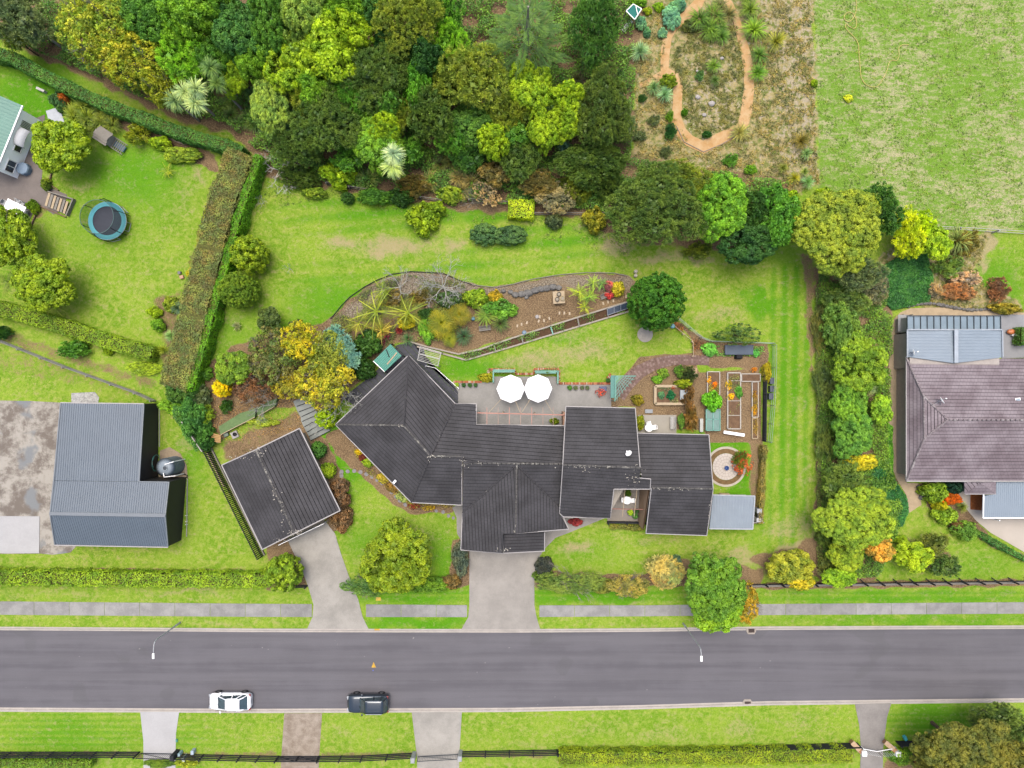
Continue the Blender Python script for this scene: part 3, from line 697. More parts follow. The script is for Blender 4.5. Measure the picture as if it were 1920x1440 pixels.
g = t.mix(t.m('MULTIPLY', t.ramp(t.m('ADD', wr.outputs[1], t.m('MULTIPLY', nm_, .7)), .35, 1.05), .85), g, T(98, 178, 12))
dm = t.ramp(t.m('ADD', wr.outputs[0], t.m('ADD', t.m('MULTIPLY', nm_, .35), t.m('ADD', t.m('MULTIPLY', nm3, .75), t.m('MULTIPLY', nf, .3)))), 1.0, 1.42)
dm = t.m('MAXIMUM', dm, t.m('MULTIPLY', t.ramp(t.m('ADD', t.m('MULTIPLY', nm3, .6), t.m('ADD', t.m('MULTIPLY', nst, .7), t.m('MULTIPLY', nm_, .5))), .92, 1.12), .6))
g = t.mix(t.m('MULTIPLY', dm, .9), g, t.mix(t.ramp(nff, .35, .65), T(222, 208, 166), T(196, 176, 128)))
pd = t.mix(t.ramp(t.m('ADD', t.m('MULTIPLY', nst, .55), t.m('ADD', t.m('MULTIPLY', nm3, .45), t.m('MULTIPLY', big, .25))), .575, .72), T(130, 180, 48), T(220, 210, 170))
pd = t.mix(t.ramp(nf, .4, .62, 0, .5), pd, T(160, 190, 96))
so = t.mix(t.ramp(nb, .4, .6), T(122, 98, 76), T(160, 134, 102)); so = t.mix(t.ramp(nf, .38, .64), so, T(196, 168, 130)); so = t.mix(t.ramp(nff, .52, .70), so, T(84, 62, 48))
ro = t.mix(t.ramp(nm_, .40, .60), T(138, 150, 76), T(210, 192, 138)); ro = t.mix(t.ramp(t.m('ADD', t.m('MULTIPLY', wr.outputs[2], .09), t.noise(P, 2.2, 5, .75)), .53, .63), ro, T(212, 198, 170)); so = t.mix(t.m('MULTIPLY', wr.outputs[2], .85), so, t.mix(t.ramp(t.noise(P, 8, 3, .8), .40, .60), T(112, 102, 92), T(204, 194, 176)))
ro = t.mix(t.ramp(nf, .55, .72), ro, T(112, 108, 62))
def zmask(ch, w=.55): return t.ramp(t.m('ADD', ch, t.m('MULTIPLY', t.m('SUBTRACT', t.m('ADD', t.m('MULTIPLY', nm_, .5), t.m('MULTIPLY', nf, .5)), .5), w * 1.6)), .36, .60)
c = t.mix(zmask(zn.outputs[2]), g, pd); c = t.mix(zmask(zn.outputs[1]), c, ro); c = t.mix(zmask(zn.outputs[0]), c, so)
c = t.mix(t.ramp(nff, .3, .7), t.mix(1.0, c, (.81, .84, .8, 1), 'MULTIPLY'), t.mix(1.0, c, (1.18, 1.15, 1.12, 1), 'MULTIPLY'))
t.base(c); t.bump(t.m('ADD', nf, t.m('MULTIPLY', nff, .6)), .75, .07)
gme.materials.append(t.set(.92, .12))
ground = link('ground', gme); tag(ground, kind='structure')

# ---------------------------------------------------------------- road, kerbs, footpaths, drives
def sheet(name, poly, z, mat, kind='structure', label=None, cat=None, thick=.16, parent=None):
    mb = MB(); mb.prism([tuple(W(x, y)[:2]) for x, y in poly], z - thick, z)
    o = mb.build(name, mat, parent)
    return tag(o, label, cat, kind=kind if not parent else None)
t = NT('asphalt'); P = t.pos(); Ps = t.pos((.06, 1.6, 1))
a = t.noise(Ps, 1.0, 5, .6); b_ = t.noise(P, .25, 4, .6); c3 = t.noise(P, 16, 3, .8)
cc = t.mix(t.ramp(t.m('ADD', t.m('MULTIPLY', a, .6), t.m('MULTIPLY', b_, .4)), .38, .62), T(116, 114, 120), T(129, 127, 133))
sx = t.n('ShaderNodeSeparateXYZ'); t.l(P, sx.inputs[0])
trk = t.m('SINE', t.m('MULTIPLY', t.m('ADD', sx.outputs[1], t.m('MULTIPLY', b_, .6)), 3.3)); cc = t.mix(t.ramp(trk, -.6, 1, 0, .35), cc, T(136, 134, 139)); cc = t.mix(t.ramp(t.noise(t.pos((.5, .5, 1)), .3, 2, .5), .62, .64, 0, .3), cc, T(112, 112, 114))
crk = t.m('ABSOLUTE', t.m('ADD', sx.outputs[1], t.m('ADD', 30.55, t.m('MULTIPLY', t.noise(t.pos((.3, 0, 0)), 1, 2), .25))))
cc = t.mix(t.ramp(crk, .0, .05, .22, 0), cc, T(80, 78, 82))
spot = t.noise(t.pos((1, 1, 1)), 2.4, 2, .5); cc = t.mix(t.ramp(spot, .76, .8), cc, T(180, 178, 176))
cc = t.mix(t.ramp(c3, .3, .7), t.mix(1.0, cc, (.88, .88, .88, 1), 'MULTIPLY'), t.mix(1.0, cc, (1.1, 1.1, 1.1, 1), 'MULTIPLY'))
t.base(cc); t.bump(c3, .4, .02); M_ASPH = t.set(.9, .25)
xs = list(np.linspace(-600, 2600, 81))
def band(name, la, lb, z, mat, thick=.15, kind='structure'):
    mb = MB(); vs = []; n = len(xs)
    for x in xs:
        ya, yb = float(yi(la, x)), float(yi(lb, x)); p, r = W(x, ya), W(x, yb)
        vs += [(p.x, p.y, z), (r.x, r.y, z), (p.x, p.y, z - thick), (r.x, r.y, z - thick)]
    fs = []
    for i in range(n - 1):
        b = 4 * i; fs += [(b, b + 1, b + 5, b + 4), (b + 2, b, b + 4, b + 6), (b + 1, b + 3, b + 7, b + 5)]
    mb.add(vs, fs); o = mb.build(name, mat); o['kind'] = kind; return o
RT2 = [(x, y - 1) for x, y in ROAD_T]; RB2 = [(x, y + 1) for x, y in ROAD_B]
band('road', RT2, RB2, -.125, M_ASPH, .1)
M_KERB = mott('kerb_concrete', T(214, 206, 196), .12, .8, .85, .2, fine=7)
def kerb(name, face, back, sgn):
    mb = MB(); vs = []
    for x in xs:
        yf, yb = float(yi(face, x)), float(yi(back, x)); prof = [(yf, -.20), (yf, -.121), (yf + (yb - yf) * .38, -.115), (yf + (yb - yf) * .58, 0.0), (yb, .006), (yb, -.2)]
        for y, z in prof: p = W(x, y); vs.append((p.x, p.y, z))
    fs = []
    for i in range(len(xs) - 1):
        for k in range(5): a = 6 * i + k; fs.append((a, a + 1, a + 7, a + 6) if sgn > 0 else (a + 1, a, a + 6, a + 7))
    mb.add(vs, fs); o = mb.build(name, M_KERB); o['kind'] = 'structure'; return o
kerb('kerb', ROAD_T, KERB_T, 1); kerb('kerb', ROAD_B, KERB_B, -1)
M_FOOT = mott('footpath_concrete', T(172, 167, 162), .16, .55, .92, .18, fine=8)
M_DRIVE = mott('exposed_aggregate', T(194, 190, 181), .2, .45, .92, .18, fine=14)
M_PALECON = mott('pale_concrete', T(214, 214, 214), .08, .4, .9, .2, fine=8)
FT = [(-600, 1126), (0, 1127.5), (480, 1132), (960, 1135), (1200, 1135), (1440, 1132.5), (1920, 1129), (2600, 1126)]
FB = [(-600, 1151), (0, 1152.5), (480, 1156.5), (960, 1157), (1200, 1155.5), (1440, 1153), (1920, 1150.5), (2600, 1148)]
fp = bpy.data.objects.new('footpath', None); COL.objects.link(fp); fp['kind'] = 'structure'
def slabs(x0, x1, w=66):
    x = x0
    while x < x1 - 4:
        xe = min(x + w, x1); mb = MB(); g = .35
        pl = [(x + g, float(yi(FT, x))), (xe - g, float(yi(FT, xe))), (xe - g, float(yi(FB, xe))), (x + g, float(yi(FB, x)))]
        mb.prism([tuple(W(a, b)[:2]) for a, b in pl], -.1, .022 + RNG.uniform(-.003, .003)); o = mb.build('slab', M_FOOTV, fp)
        k = RNG.uniform(.9, 1.1); o.color = (k, k, k, 1); x = xe
t = NT('footpath_slab'); oi = t.n('ShaderNodeObjectInfo'); P = t.pos(); n1 = t.noise(P, .7, 5, .65); n2 = t.noise(P, 9, 3, .7)
cc = t.mix(t.ramp(n1, .36, .64), T(160, 159, 157), T(182, 181, 178)); cc = t.mix(t.ramp(n2, .35, .7), cc, t.mix(1.0, cc, (1.14, 1.14, 1.13, 1), 'MULTIPLY')); t.base(t.mix(1.0, cc, oi.outputs['Color'], 'MULTIPLY')); t.bump(n2, .2, .01); M_FOOTV = t.set(.9, .2)
slabs(-200, 585); slabs(686, 876); slabs(1011, 2150)
D1 = [(538, 1010), (606, 972), (628, 1000), (640, 1040), (655, 1082), (672, 1125), (680, 1157), (691, 1179), (576, 1179), (586, 1157), (588, 1134), (578, 1100), (566, 1068), (550, 1035)]
D2 = [(882, 1000), (1062, 965), (1150, 965), (1066, 999), (1042, 1008), (1022, 1028), (1006, 1052), (1002, 1084), (1002, 1134), (1006, 1157), (1013, 1180), (865, 1180), (878, 1157), (880, 1134), (880, 1036)]
M_D2 = mott('driveway_aggregate', T(188, 183, 175), .17, .4, .92, .18, fine=16)
sheet('driveway', D1, .030, M_DRIVE); sheet('driveway', D2, .030, M_D2)
sheet('driveway', [(263, 1334.5), (336, 1334.5), (330, 1375), (327, 1600), (270, 1600), (269, 1390)], .02, M_PALECON)
M_BRG = mott('worn_gravel', T(176, 158, 138), .22, 1.2, .95, .12, c2=T(205, 192, 176), fine=12, bump=.5)
sheet('driveway', [(533, 1337.5), (604, 1337), (598, 1426), (596, 1600), (524, 1600), (527, 1427)], .006, M_BRG)
sheet('driveway', [(772, 1335.5), (866, 1335), (861, 1420), (860, 1600), (783, 1600), (782, 1420)], .02, M_DRIVE)
sheet('driveway', [(1603, 1320), (1671, 1318), (1663, 1345), (1656, 1400), (1653, 1600), (1608, 1600), (1614, 1400), (1611, 1360)], .02, M_FOOT)
M_CLAY = mott('orange_clay', T(214, 168, 112), .15, 2, .95, .1)
t = NT('yard_gravel'); P = t.pos(); n1 = t.noise(P, .28, 6, .75, .15); n2 = t.noise(P, 5, 4, .8); n3 = t.noise(P, .9, 5, .7)
cc = t.mix(t.ramp(t.m('ADD', t.m('MULTIPLY', n1, .7), t.m('MULTIPLY', n3, .3)), .43, .57), T(146, 136, 126), T(206, 200, 188)); cc = t.mix(t.ramp(t.noise(P, .35, 3, .5, .3), .58, .68), cc, T(160, 164, 166)); cc = t.mix(t.ramp(n2, .62, .74), cc, T(228, 226, 220)); cc = t.mix(t.ramp(n2, .26, .38, 1, 0), cc, T(104, 96, 90))
t.base(cc); t.bump(n2, .6, .04); M_YARD = t.set(.95, .15)
sheet('gravel_yard', [(-200, 747), (60, 752), (115, 755), (125, 900), (125, 1010), (145, 1022), (132, 1036), (100, 1040), (75, 1038), (-200, 1040)], .012, M_YARD)
sheet('concrete_slab', [(-200, 966), (75, 968), (74, 1037), (-200, 1036)], .07, M_PALECON)
sheet('rubble_patch', [(134, 737), (178, 735), (186, 745), (184, 756), (134, 756)], .02, mott('broken_concrete', T(205, 205, 200), .3, 3, .9, .2, fine=6, bump=.8))
M_PEB = mott('tank_pad_gravel', T(186, 168, 142), .2, 2, .95, .1)
sheet('tank_pad', [(300, 845), (318, 838), (338, 850), (350, 872), (352, 898), (297, 898)], .02, M_PEB)
M_PATIO = mott('patio_concrete', T(182, 180, 175), .12, .5, .9, .2, fine=7)
sheet('patio', [(846, 717), (924, 717), (924, 706), (1047, 706), (1047, 720), (1146, 720), (1146, 770), (1062, 770), (1062, 812), (890, 812), (890, 765), (862, 765)], .05, M_PATIO)
sheet('patio', [(1196, 778), (1268, 778), (1268, 816), (1196, 816)], .05, mott('patio_slab_concrete', T(196, 190, 176), .08, .5))
sheet('courtyard', [(1146, 910), (1206, 910), (1206, 980), (1138, 980)], .04, mott('courtyard_concrete', T(172, 164, 154), .12, .8))
M_DECK = mott('dark_decking', T(92, 94, 102), .2, 1.5, .8, .2, stretch=(1, 3, 1))
sheet('side_path', [(866, 940), (884, 940), (884, 1012), (866, 1016), (857, 1000), (856, 970), (848, 952)], .03, M_PATIO)
M_SAND = mott('timber_chip_path', T(236, 184, 118), .12, 1.2, .92, .12, c2=T(244, 210, 160), fine=11, bump=.4)
cl = [(1320, -22), (1308, 8), (1284, 32), (1262, 50), (1251, 70), (1247, 100), (1246, 130), (1262, 146), (1271, 165), (1270, 195), (1268, 222), (1276, 246), (1292, 264), (1319, 276), (1347, 262), (1372, 250), (1390, 240), (1398, 215), (1404, 170), (1404, 130), (1397, 95), (1388, 65), (1380, 35), (1368, 8), (1350, -20)]
def ribbon(name, cl, w, z, mat, thick=.1, edge=None):
    L, R_ = [], []
    for i, (x, y) in enumerate(cl):
        a = Vector(cl[max(0, i - 1)]); b = Vector(cl[min(len(cl) - 1, i + 1)]); d = (b - a).normalized(); ww = (w[i] if isinstance(w, list) else w) / 2
        L.append((x - d.y * ww, y + d.x * ww)); R_.append((x + d.y * ww, y - d.x * ww))
    mb = MB(); vs = []
    for (a, b) in zip(L, R_):
        p, r = W(*a), W(*b); vs += [(p.x, p.y, z), (r.x, r.y, z), (p.x, p.y, z - thick), (r.x, r.y, z - thick)]
    fs = []
    for i in range(len(cl) - 1):
        b = 4 * i; fs += [(b, b + 1, b + 5, b + 4), (b + 2, b, b + 4, b + 6), (b + 1, b + 3, b + 7, b + 5)]
    fs += [(0, 2, 3, 1), (4 * len(cl) - 4, 4 * len(cl) - 3, 4 * len(cl) - 1, 4 * len(cl) - 2)]
    mb.add(vs, fs); o = mb.build(name, mat); o['kind'] = 'structure'; return o, L, R_
wl = [q_ * 1.22 for q_ in (16, 16, 15, 15, 14, 14, 13, 20, 15, 14, 16, 17, 18, 20, 19, 18, 18, 17, 16, 15, 14, 12, 11, 10, 10)]
_, PLft, PRgt = ribbon('path', cl, wl, .05, M_SAND)
ribbon('path', [(1252, 138), (1232, 146), (1216, 154), (1200, 160)], [20, 15, 12, 9], .046, M_SAND)
ed = thing('timber_edging', 'thin grey timber boards edging the tan winding path at its lower bend', 'path edging', W(1319, 286))
lo = [(1268, 236), (1282, 266), (1319, 285), (1352, 271), (1393, 248)]
for i in range(4):
    mb = MB(); mb.bar(W(*lo[i], .06), W(*lo[i + 1], .06), .05, .16); mb.build('board', M_GREYT, ed)
M_TAN = mott('tan_gravel', T(216, 194, 160), .14, 1.5, .95, .1, fine=14, bump=.4)
sheet('gravel_path', [(1688, 586), (1706, 578), (1780, 576), (1880, 584), (1940, 588), (1940, 600), (1686, 600), (1700, 905), (1722, 906), (1724, 925), (1728, 946), (1704, 962), (1700, 930), (1680, 896), (1668, 860), (1666, 760), (1667, 660), (1668, 606)], .02, M_TAN)
sheet('paved_terrace', [(1876, 590), (1990, 590), (1990, 668), (1878, 672)], .03, mott('terrace_paving', T(176, 178, 182), .1, .8))
sheet('concrete_apron', [(1792, 902), (1845, 902), (1845, 972), (1990, 972), (1990, 1070), (1920, 1035), (1856, 998), (1830, 976), (1800, 940)], .03, mott('apron_concrete', T(226, 216, 202), .06, .4))
sheet('paved_yard', [(-120, 330), (66, 222), (84, 215), (84, 225), (58, 275), (80, 310), (78, 345), (95, 352), (126, 365), (120, 392), (100, 402), (70, 382), (52, 420), (-120, 440)], .02, mott('yard_paving', T(150, 140, 134), .14, 1.0))
# ---------------------------------------------------------------- roofs
def plane_fit(P):
    n = Vector((0, 0, 0))
    for i in range(len(P)):
        a, b = P[i], P[(i + 1) % len(P)]
        n += Vector(((a.y - b.y) * (a.z + b.z), (a.z - b.z) * (a.x + b.x), (a.x - b.x) * (a.y + b.y)))
    n.normalize()
    if n.z < 0: n = -n
    c = sum(P, Vector()) / len(P); return n, c
def flatten(P):
    n, c = plane_fit(P)
    return [Vector((p.x, p.y, c.z - ((p.x - c.x) * n.x + (p.y - c.y) * n.y) / n.z)) for p in P], n
def clip(poly, v0, keep_above):
    out = []
    for i in range(len(poly)):
        a, b = poly[i], poly[(i + 1) % len(poly)]; ia = (a[1] >= v0) == keep_above or a[1] == v0; ib = (b[1] >= v0) == keep_above or b[1] == v0
        if ia: out.append(a)
        if ia != ib and abs(b[1] - a[1]) > 1e-9:
            f = (v0 - a[1]) / (b[1] - a[1]); out.append((a[0] + (b[0] - a[0]) * f, v0))
    return out
def tiled_plane(parent, P, mat, course=.37, lift=.035, gap=.045, name='roof_plane', thick=.12, kindname='tile_courses', updir=None):
    P = [Vector(p) for p in P]; P, n = flatten(P)
    if updir is None:
        t = (Vector((0, 0, 1)) - n * n.z)
        t = t.normalized() if t.length > 1e-3 else Vector((0, 1, 0))
    else: t = (Vector(updir) - n * n.dot(Vector(updir))).normalized()
    u = n.cross(t); o = P[0]
    q = [((p - o).dot(u), (p - o).dot(t)) for p in P]
    vmin, vmax = min(a[1] for a in q), max(a[1] for a in q)
    base = MB(); m = len(P); dn = n * -thick
    vs = [p - n * .02 for p in P] + [p + dn for p in P]; ar = sum(q[i][0] * q[(i + 1) % m][1] - q[(i + 1) % m][0] * q[i][1] for i in range(m))
    base.add(vs, [tuple(range(m)) if ar > 0 else tuple(range(m - 1, -1, -1)), tuple(range(2 * m - 1, m - 1, -1)) if ar > 0 else tuple(range(m, 2 * m))] + [(i, (i + 1) % m, m + (i + 1) % m, m + i) for i in range(m)])
    ro = base.build(name, M_UNDER, parent)
    mb = MB(); uv = []; k = 0; v = vmin
    while v < vmax - .02:
        c = clip(clip(q, v + gap * .5, True), min(v + course - gap * .5, vmax), False)
        if len(c) >= 3:
            def lift_at(w): return lift * max(0, 1 - (w - v) / course) + .004
            top = [o + u * a + t * w + n * lift_at(w) for a, w in c]
            A = sum(c[i][0] * c[(i + 1) % len(c)][1] - c[(i + 1) % len(c)][0] * c[i][1] for i in range(len(c)))
            if A < 0: c = c[::-1]; top = top[::-1]
            mb.add(top, [tuple(range(len(top)))]); uv += [(a, k + (w - v) / course) for a, w in c]
            for i in range(len(c)):
                j = (i + 1) % len(c)
                if abs(c[i][1] - (v + gap * .5)) < 1e-6 and abs(c[j][1] - (v + gap * .5)) < 1e-6:
                    a, b = top[i], top[j]; mb.add([a, a - n * (lift + .02), b - n * (lift + .02), b], [(0, 1, 2, 3)]); uv += [(c[i][0], k + .02), (c[i][0], k), (c[j][0], k), (c[j][0], k + .02)]
        v += course; k += 1
    mb.uv = uv; tc = mb.build(kindname, mat, ro, kind='stuff'); return ro
def corr_plane(parent, P, mat, pitch=.22, amp=.018, name='roof_plane', updir=None):
    P = [Vector(p) for p in P]; P, n = flatten(P)
    t = (Vector((0, 0, 1)) - n * n.z) if updir is None else (Vector(updir) - n * n.dot(Vector(updir)))
    t.normalize(); u = n.cross(t); o = P[0]; q = [((p - o).dot(t), (p - o).dot(u)) for p in P]
    base = MB(); m = len(P); A = sum(q[i][1] * q[(i + 1) % m][0] - q[(i + 1) % m][1] * q[i][0] for i in range(m))
    vs = [p - n * .03 for p in P] + [p - n * .1 for p in P]; fw = tuple(range(m)); bw = tuple(range(m - 1, -1, -1))
    base.add(vs, [fw if A > 0 else bw, tuple(i + m for i in (bw if A > 0 else fw))] + [(i, (i + 1) % m, m + (i + 1) % m, m + i) for i in range(m)])
    ro = base.build(name, M_UNDER, parent)
    prof = [(0, -1), (.3, -1), (.42, 1), (.62, 1), (.74, -1), (1, -1)]
    mb = MB(); v = min(a[1] for a in q); vmax = max(a[1] for a in q)
    while v < vmax - 1e-4:
        for (f0, h0), (f1, h1) in zip(prof[:-1], prof[1:]):
            va, vb = v + f0 * pitch, min(v + f1 * pitch, vmax)
            if va >= vmax: break
            c = clip(clip(q, va, True), vb, False)
            if len(c) < 3: continue
            pts = []
            for a, w in c:
                f = (w - va) / max(1e-6, (v + f1 * pitch) - va); pts.append(o + t * a + u * w + n * (amp * (h0 + (h1 - h0) * f)))
            aa = sum(c[i][1] * c[(i + 1) % len(c)][0] - c[(i + 1) % len(c)][1] * c[i][0] for i in range(len(c)))
            if aa < 0: pts = pts[::-1]
            mb.add(pts, [tuple(range(len(pts)))])
        v += pitch
    mb.build('corrugated_sheet', mat, ro, kind='stuff'); return ro
def tile_material(name, base, dark, lich=.5, joint=.34, lcol=(200, 200, 190)):
    t = NT(name); uv = t.n('ShaderNodeUVMap'); sp = t.n('ShaderNodeSeparateXYZ'); t.l(uv.outputs[0], sp.inputs[0])
    cr = t.m('FLOOR', sp.outputs[1]); fv = t.m('FRACT', sp.outputs[1])
    ux = t.m('ADD', t.m('DIVIDE', sp.outputs[0], joint), t.m('MULTIPLY', t.m('MODULO', cr, 2.0), .5)); fu = t.m('FRACT', ux); iu = t.m('FLOOR', ux)
    cb = t.n('ShaderNodeCombineXYZ'); t.l(iu, cb.inputs[0]); t.l(cr, cb.inputs[1])
    wn_ = t.n('ShaderNodeTexWhiteNoise', noise_dimensions='2D'); t.l(cb.outputs[0], wn_.inputs[0])
    P = t.pos(); n1 = t.noise(P, .45, 4, .6); n2 = t.noise(P, 9, 4, .8); n3 = t.noise(P, 2.2, 5, .8)
    c = t.mix(t.ramp(n1, .35, .65), dark, base); c = t.mix(t.m('MULTIPLY', wn_.outputs[0], .35), c, t.mix(1.0, c, (1.35, 1.35, 1.35, 1), 'MULTIPLY'))
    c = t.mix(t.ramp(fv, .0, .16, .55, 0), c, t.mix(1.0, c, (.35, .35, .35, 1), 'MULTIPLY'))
    jj = t.m('MINIMUM', fu, t.m('SUBTRACT', 1.0, fu)); c = t.mix(t.ramp(jj, .0, .10, .42, 0), c, t.mix(1.0, c, (.3, .3, .3, 1), 'MULTIPLY'))
    c = t.mix(t.ramp(t.m('ADD', t.m('MULTIPLY', n2, .55), t.m('MULTIPLY', n3, .5)), .66, .74, 0, lich), c, T(*lcol))
    t.base(c); t.bump(n2, .35, .02); return t.set(.78, .3)
M_UNDER = mott('roof_underlay', T(22, 22, 24), .2, 2, .9, .1)
M_TILE = tile_material('dark_concrete_tiles', T(82, 81, 85), T(64, 63, 66), .3)
M_TILE2 = tile_material('mauve_weathered_tiles', T(168, 156, 162), T(138, 124, 130), .75, lcol=(206, 202, 204))
def cap_material(name, base, l0=.50, l1=.60, k=.9, lc=(215, 212, 200)):
    t = NT(name); P = t.pos(); n2 = t.noise(P, 5, 4, .8); n1 = t.noise(P, 1.2, 3, .6)
    c = t.mix(t.ramp(t.m('ADD', t.m('MULTIPLY', n2, .5), t.m('MULTIPLY', n1, .5)), l0 + .02, l1 + .02, 0, k), base, T(*lc)); t.base(c); t.bump(n2, .4, .02); return t.set(.85, .2)
M_CAP = cap_material('ridge_caps', T(86, 85, 88), .57, .63, .35)
M_CAPL = cap_material('lichened_ridge_caps', T(112, 110, 108), .50, .58, .6)
M_CAP2 = cap_material('mauve_ridge_caps', T(160, 148, 152), .46, .6, .6, (225, 220, 218))
M_GUT = mott('gutter_paint', T(206, 202, 200), .1, 3, .5)
M_LICH = mott('lichen', T(222, 216, 202), .15, 5, .95, .05)
def caps(parent, a, b, mat=None, r=.09, seg=.45, name='ridge_cap', white=False):
    a, b = Vector(a), Vector(b); L = (b - a).length; n = max(1, int(L / seg)); mb = MB()
    for i in range(n):
        p, q = a.lerp(b, i / n + .004), a.lerp(b, (i + 1) / n - .004); mb.tube(p + Vector((0, 0, .0)), q + Vector((0, 0, .0)), r * 1.12, r * .95, 8)
    return mb.build(name, mat or M_CAP, parent)
def gutter(parent, pts, mat=None, r=.055, name='gutter'):
    mb = MB()
    for i in range(len(pts) - 1): mb.bar(pts[i], pts[i + 1], r * 2, r * 2.2)
    return mb.build(name, mat or M_GUT, parent)
def lichen(parent, spots, seed=1):
    """crusty pale lichen flecks lying on the tiles: (point, radius x, radius y, count)"""
    rng = random.Random(seed); mb = MB()
    for p, rx, ry, n, slope in spots:
        for _ in range(int(n * .3)):
            x, y = rng.gauss(0, rx * .8), rng.gauss(0, ry * .8); r = rng.uniform(.02, .065); z = p[2] + .055 + x * slope[0] + y * slope[1]; m = 5; a0 = rng.uniform(0, 6)
            vs = [(p[0] + x + r * cos(a0 + 2 * pi * i / m) * rng.uniform(.7, 1.2), p[1] + y + r * sin(a0 + 2 * pi * i / m) * rng.uniform(.7, 1.2), z + rng.uniform(0, .01) + slope[0] * r * cos(a0 + 2 * pi * i / m) + slope[1] * r * sin(a0 + 2 * pi * i / m)) for i in range(m)]
            mb.add(vs, [tuple(range(m))])
    return mb.build('lichen', M_LICH, parent, kind='stuff')
def walls(parent, pts, z1, mat, inset=.0, name='wall', z0=-.1):
    P = [W(x, y, z1) for x, y in pts]; c = sum(P, Vector()) / len(P); poly = []
    for p in P:
        d = Vector((p.x - c.x, p.y - c.y, 0)); L = d.length; d = d / L * max(0, L - inset * 1.35); poly.append((c.x + d.x, c.y + d.y))
    mb = MB(); mb.prism(poly, z0, z1 - .02); return mb.build(name, mat, parent)

# ================================================================ main house
MH = thing('house', 'sprawling single storey house with dark grey tiled hip roofs in the middle of the plot', 'house', W(960, 880))
E, R1 = 2.7, 4.9
def RP(*pts): return [W(*p) for p in pts]
PK = (757, 798, R1 + .1); RE = (807, 855, R1 - .2)
TL, LC, TR_, BC = (766, 666, E), (629, 796, E), (854, 757, E), (771, 942, E)
tp = lambda *p, **k: tiled_plane(MH, RP(*p), M_TILE, **k)
tp(TL, PK, LC); tp(TL, TR_, RE, PK); tp(LC, PK, RE, BC)
Rm = (866, 856, 4.7)
R2 = 4.55
tp(TR_, (893, 757, E), (893, 796, 3.3), (1058, 798, 3.3), (1056, 869, R2), (869, 868, R2), (866, 856, R2), RE)
tp(RE, Rm, (866, 946, E), BC)
FR0, FR1 = (969, 871, R2), (967, 1000, R2 - .25)
tp((869, 869, R2), FR0, (867, 962, E)); tp(FR0, (1056, 871, R2), (1048, 951, E))
tp(FR0, FR1, (943, 1000, 3.9), (942, 1037, 3.9), (864, 1031, E), (867, 962, E), course=.33)
tp(FR0, (1048, 951, E), (1050, 965, E), (1066, 992, E), FR1, course=.33)
tp((944, 1000, 3.0), (1021, 998, 3.0), (1021, 1033, 2.55), (944, 1037, 2.55), course=.33)
R3 = 5.5
tp((1061, 762, 3.0), (1191, 765, 3.0), (1200, 876, R3), (1055, 871, R3))
tp((1055, 872, R3), (1201, 877, R3), (1199, 896, 5.1), (1220, 898, 5.1), (1219, 917, 4.6), (1151, 917, 4.6), (1144, 971, 3.0), (1056, 969, 3.0), (1049, 962, 3.1))
R4 = 4.7
tp((1196, 812, E), (1329, 815, E), (1337, 917, R4), (1221, 914, R4), (1202, 895, 4.3))
tp((1221, 915, R4), (1337, 918, R4), (1325, 1004, E), (1211, 1000, E))
for a, b, m in ((PK, LC, M_CAPL), (PK, TL, M_CAP), (PK, RE, M_CAPL), (RE, TR_, M_CAP), (RE, BC, M_CAP), (RE, Rm, M_CAPL), ((869, 868, R2), (1056, 870, R2), M_CAPL),
                (FR0, (867, 962, E), M_CAP), (FR0, (1048, 951, E), M_CAP), (FR0, FR1, M_CAPL), ((1055, 872, R3), (1201, 877, R3), M_CAPL), ((1221, 914, R4), (1337, 917, R4), M_CAPL)):
    caps(MH, W(*a) + Vector((0, 0, .03)), W(*b) + Vector((0, 0, .03)), m, name='valley_flashing' if b in (TR_, BC) and a == RE else 'ridge_cap')
dz = Vector((0, 0, .02))
for g in ([LC, TL, TR_], [LC, BC, (866, 947, E)], [TR_, (893, 757, E)], [(893, 757, E), (893, 796, 3.3), (1058, 798, 3.3)], [(864, 1031, E), (867, 962, E)], [(864, 1031, E), (943, 1037, E)], [(866, 856, R2 + .05), (866, 946, E + .05)],
          [(1061, 762, 3.0), (1191, 765, 3.0), (1200, 876, R3)], [(1061, 762, 3.0), (1055, 872, R3), (1049, 962, 3.1), (1056, 969, 3.0), (1144, 971, 3.0), (1151, 917, 4.6), (1219, 917, 4.6), (1220, 898, 5.1), (1199, 896, 5.1)],
          [(1196, 812, E), (1329, 815, E), (1337, 917, R4), (1325, 1004, E), (1211, 1000, E), (1221, 915, R4)], [(944, 1037, 2.55), (1021, 1033, 2.55), (1021, 998, 3.0)], [(1048, 951, E), (1066, 992, E), (967, 1000, R2 - .3)]):
    gutter(MH, [W(*p) + dz for p in g], r=.038)
M_BRICKW = mott('rendered_wall', T(214, 178, 144), .1, 1.0, .8)
M_HWALL = mott('weatherboard_wall', T(196, 188, 174), .1, 2, .7)
walls(MH, [(766, 680), (842, 757), (800, 850), (770, 925), (643, 797)], E - .05, M_HWALL, .3)
walls(MH, [(845, 800), (1055, 805), (1052, 940), (800, 930)], E - .05, M_HWALL, .1)
walls(MH, [(876, 900), (1040, 900), (1040, 985), (940, 985), (940, 1022), (876, 1018)], E - .05, M_HWALL, .0)
walls(MH, [(1070, 775), (1185, 777), (1190, 880), (1145, 960), (1062, 958)], 2.9, M_HWALL, .0)
walls(MH, [(1206, 822), (1322, 824), (1326, 910), (1316, 992), (1221, 990), (1216, 900)], E - .05, M_HWALL, .0)
mb = MB(); a0, a1, a2 = W(1216, 915, 4.5), W(1209, 960, 3.6), W(1205, 992, 2.7)
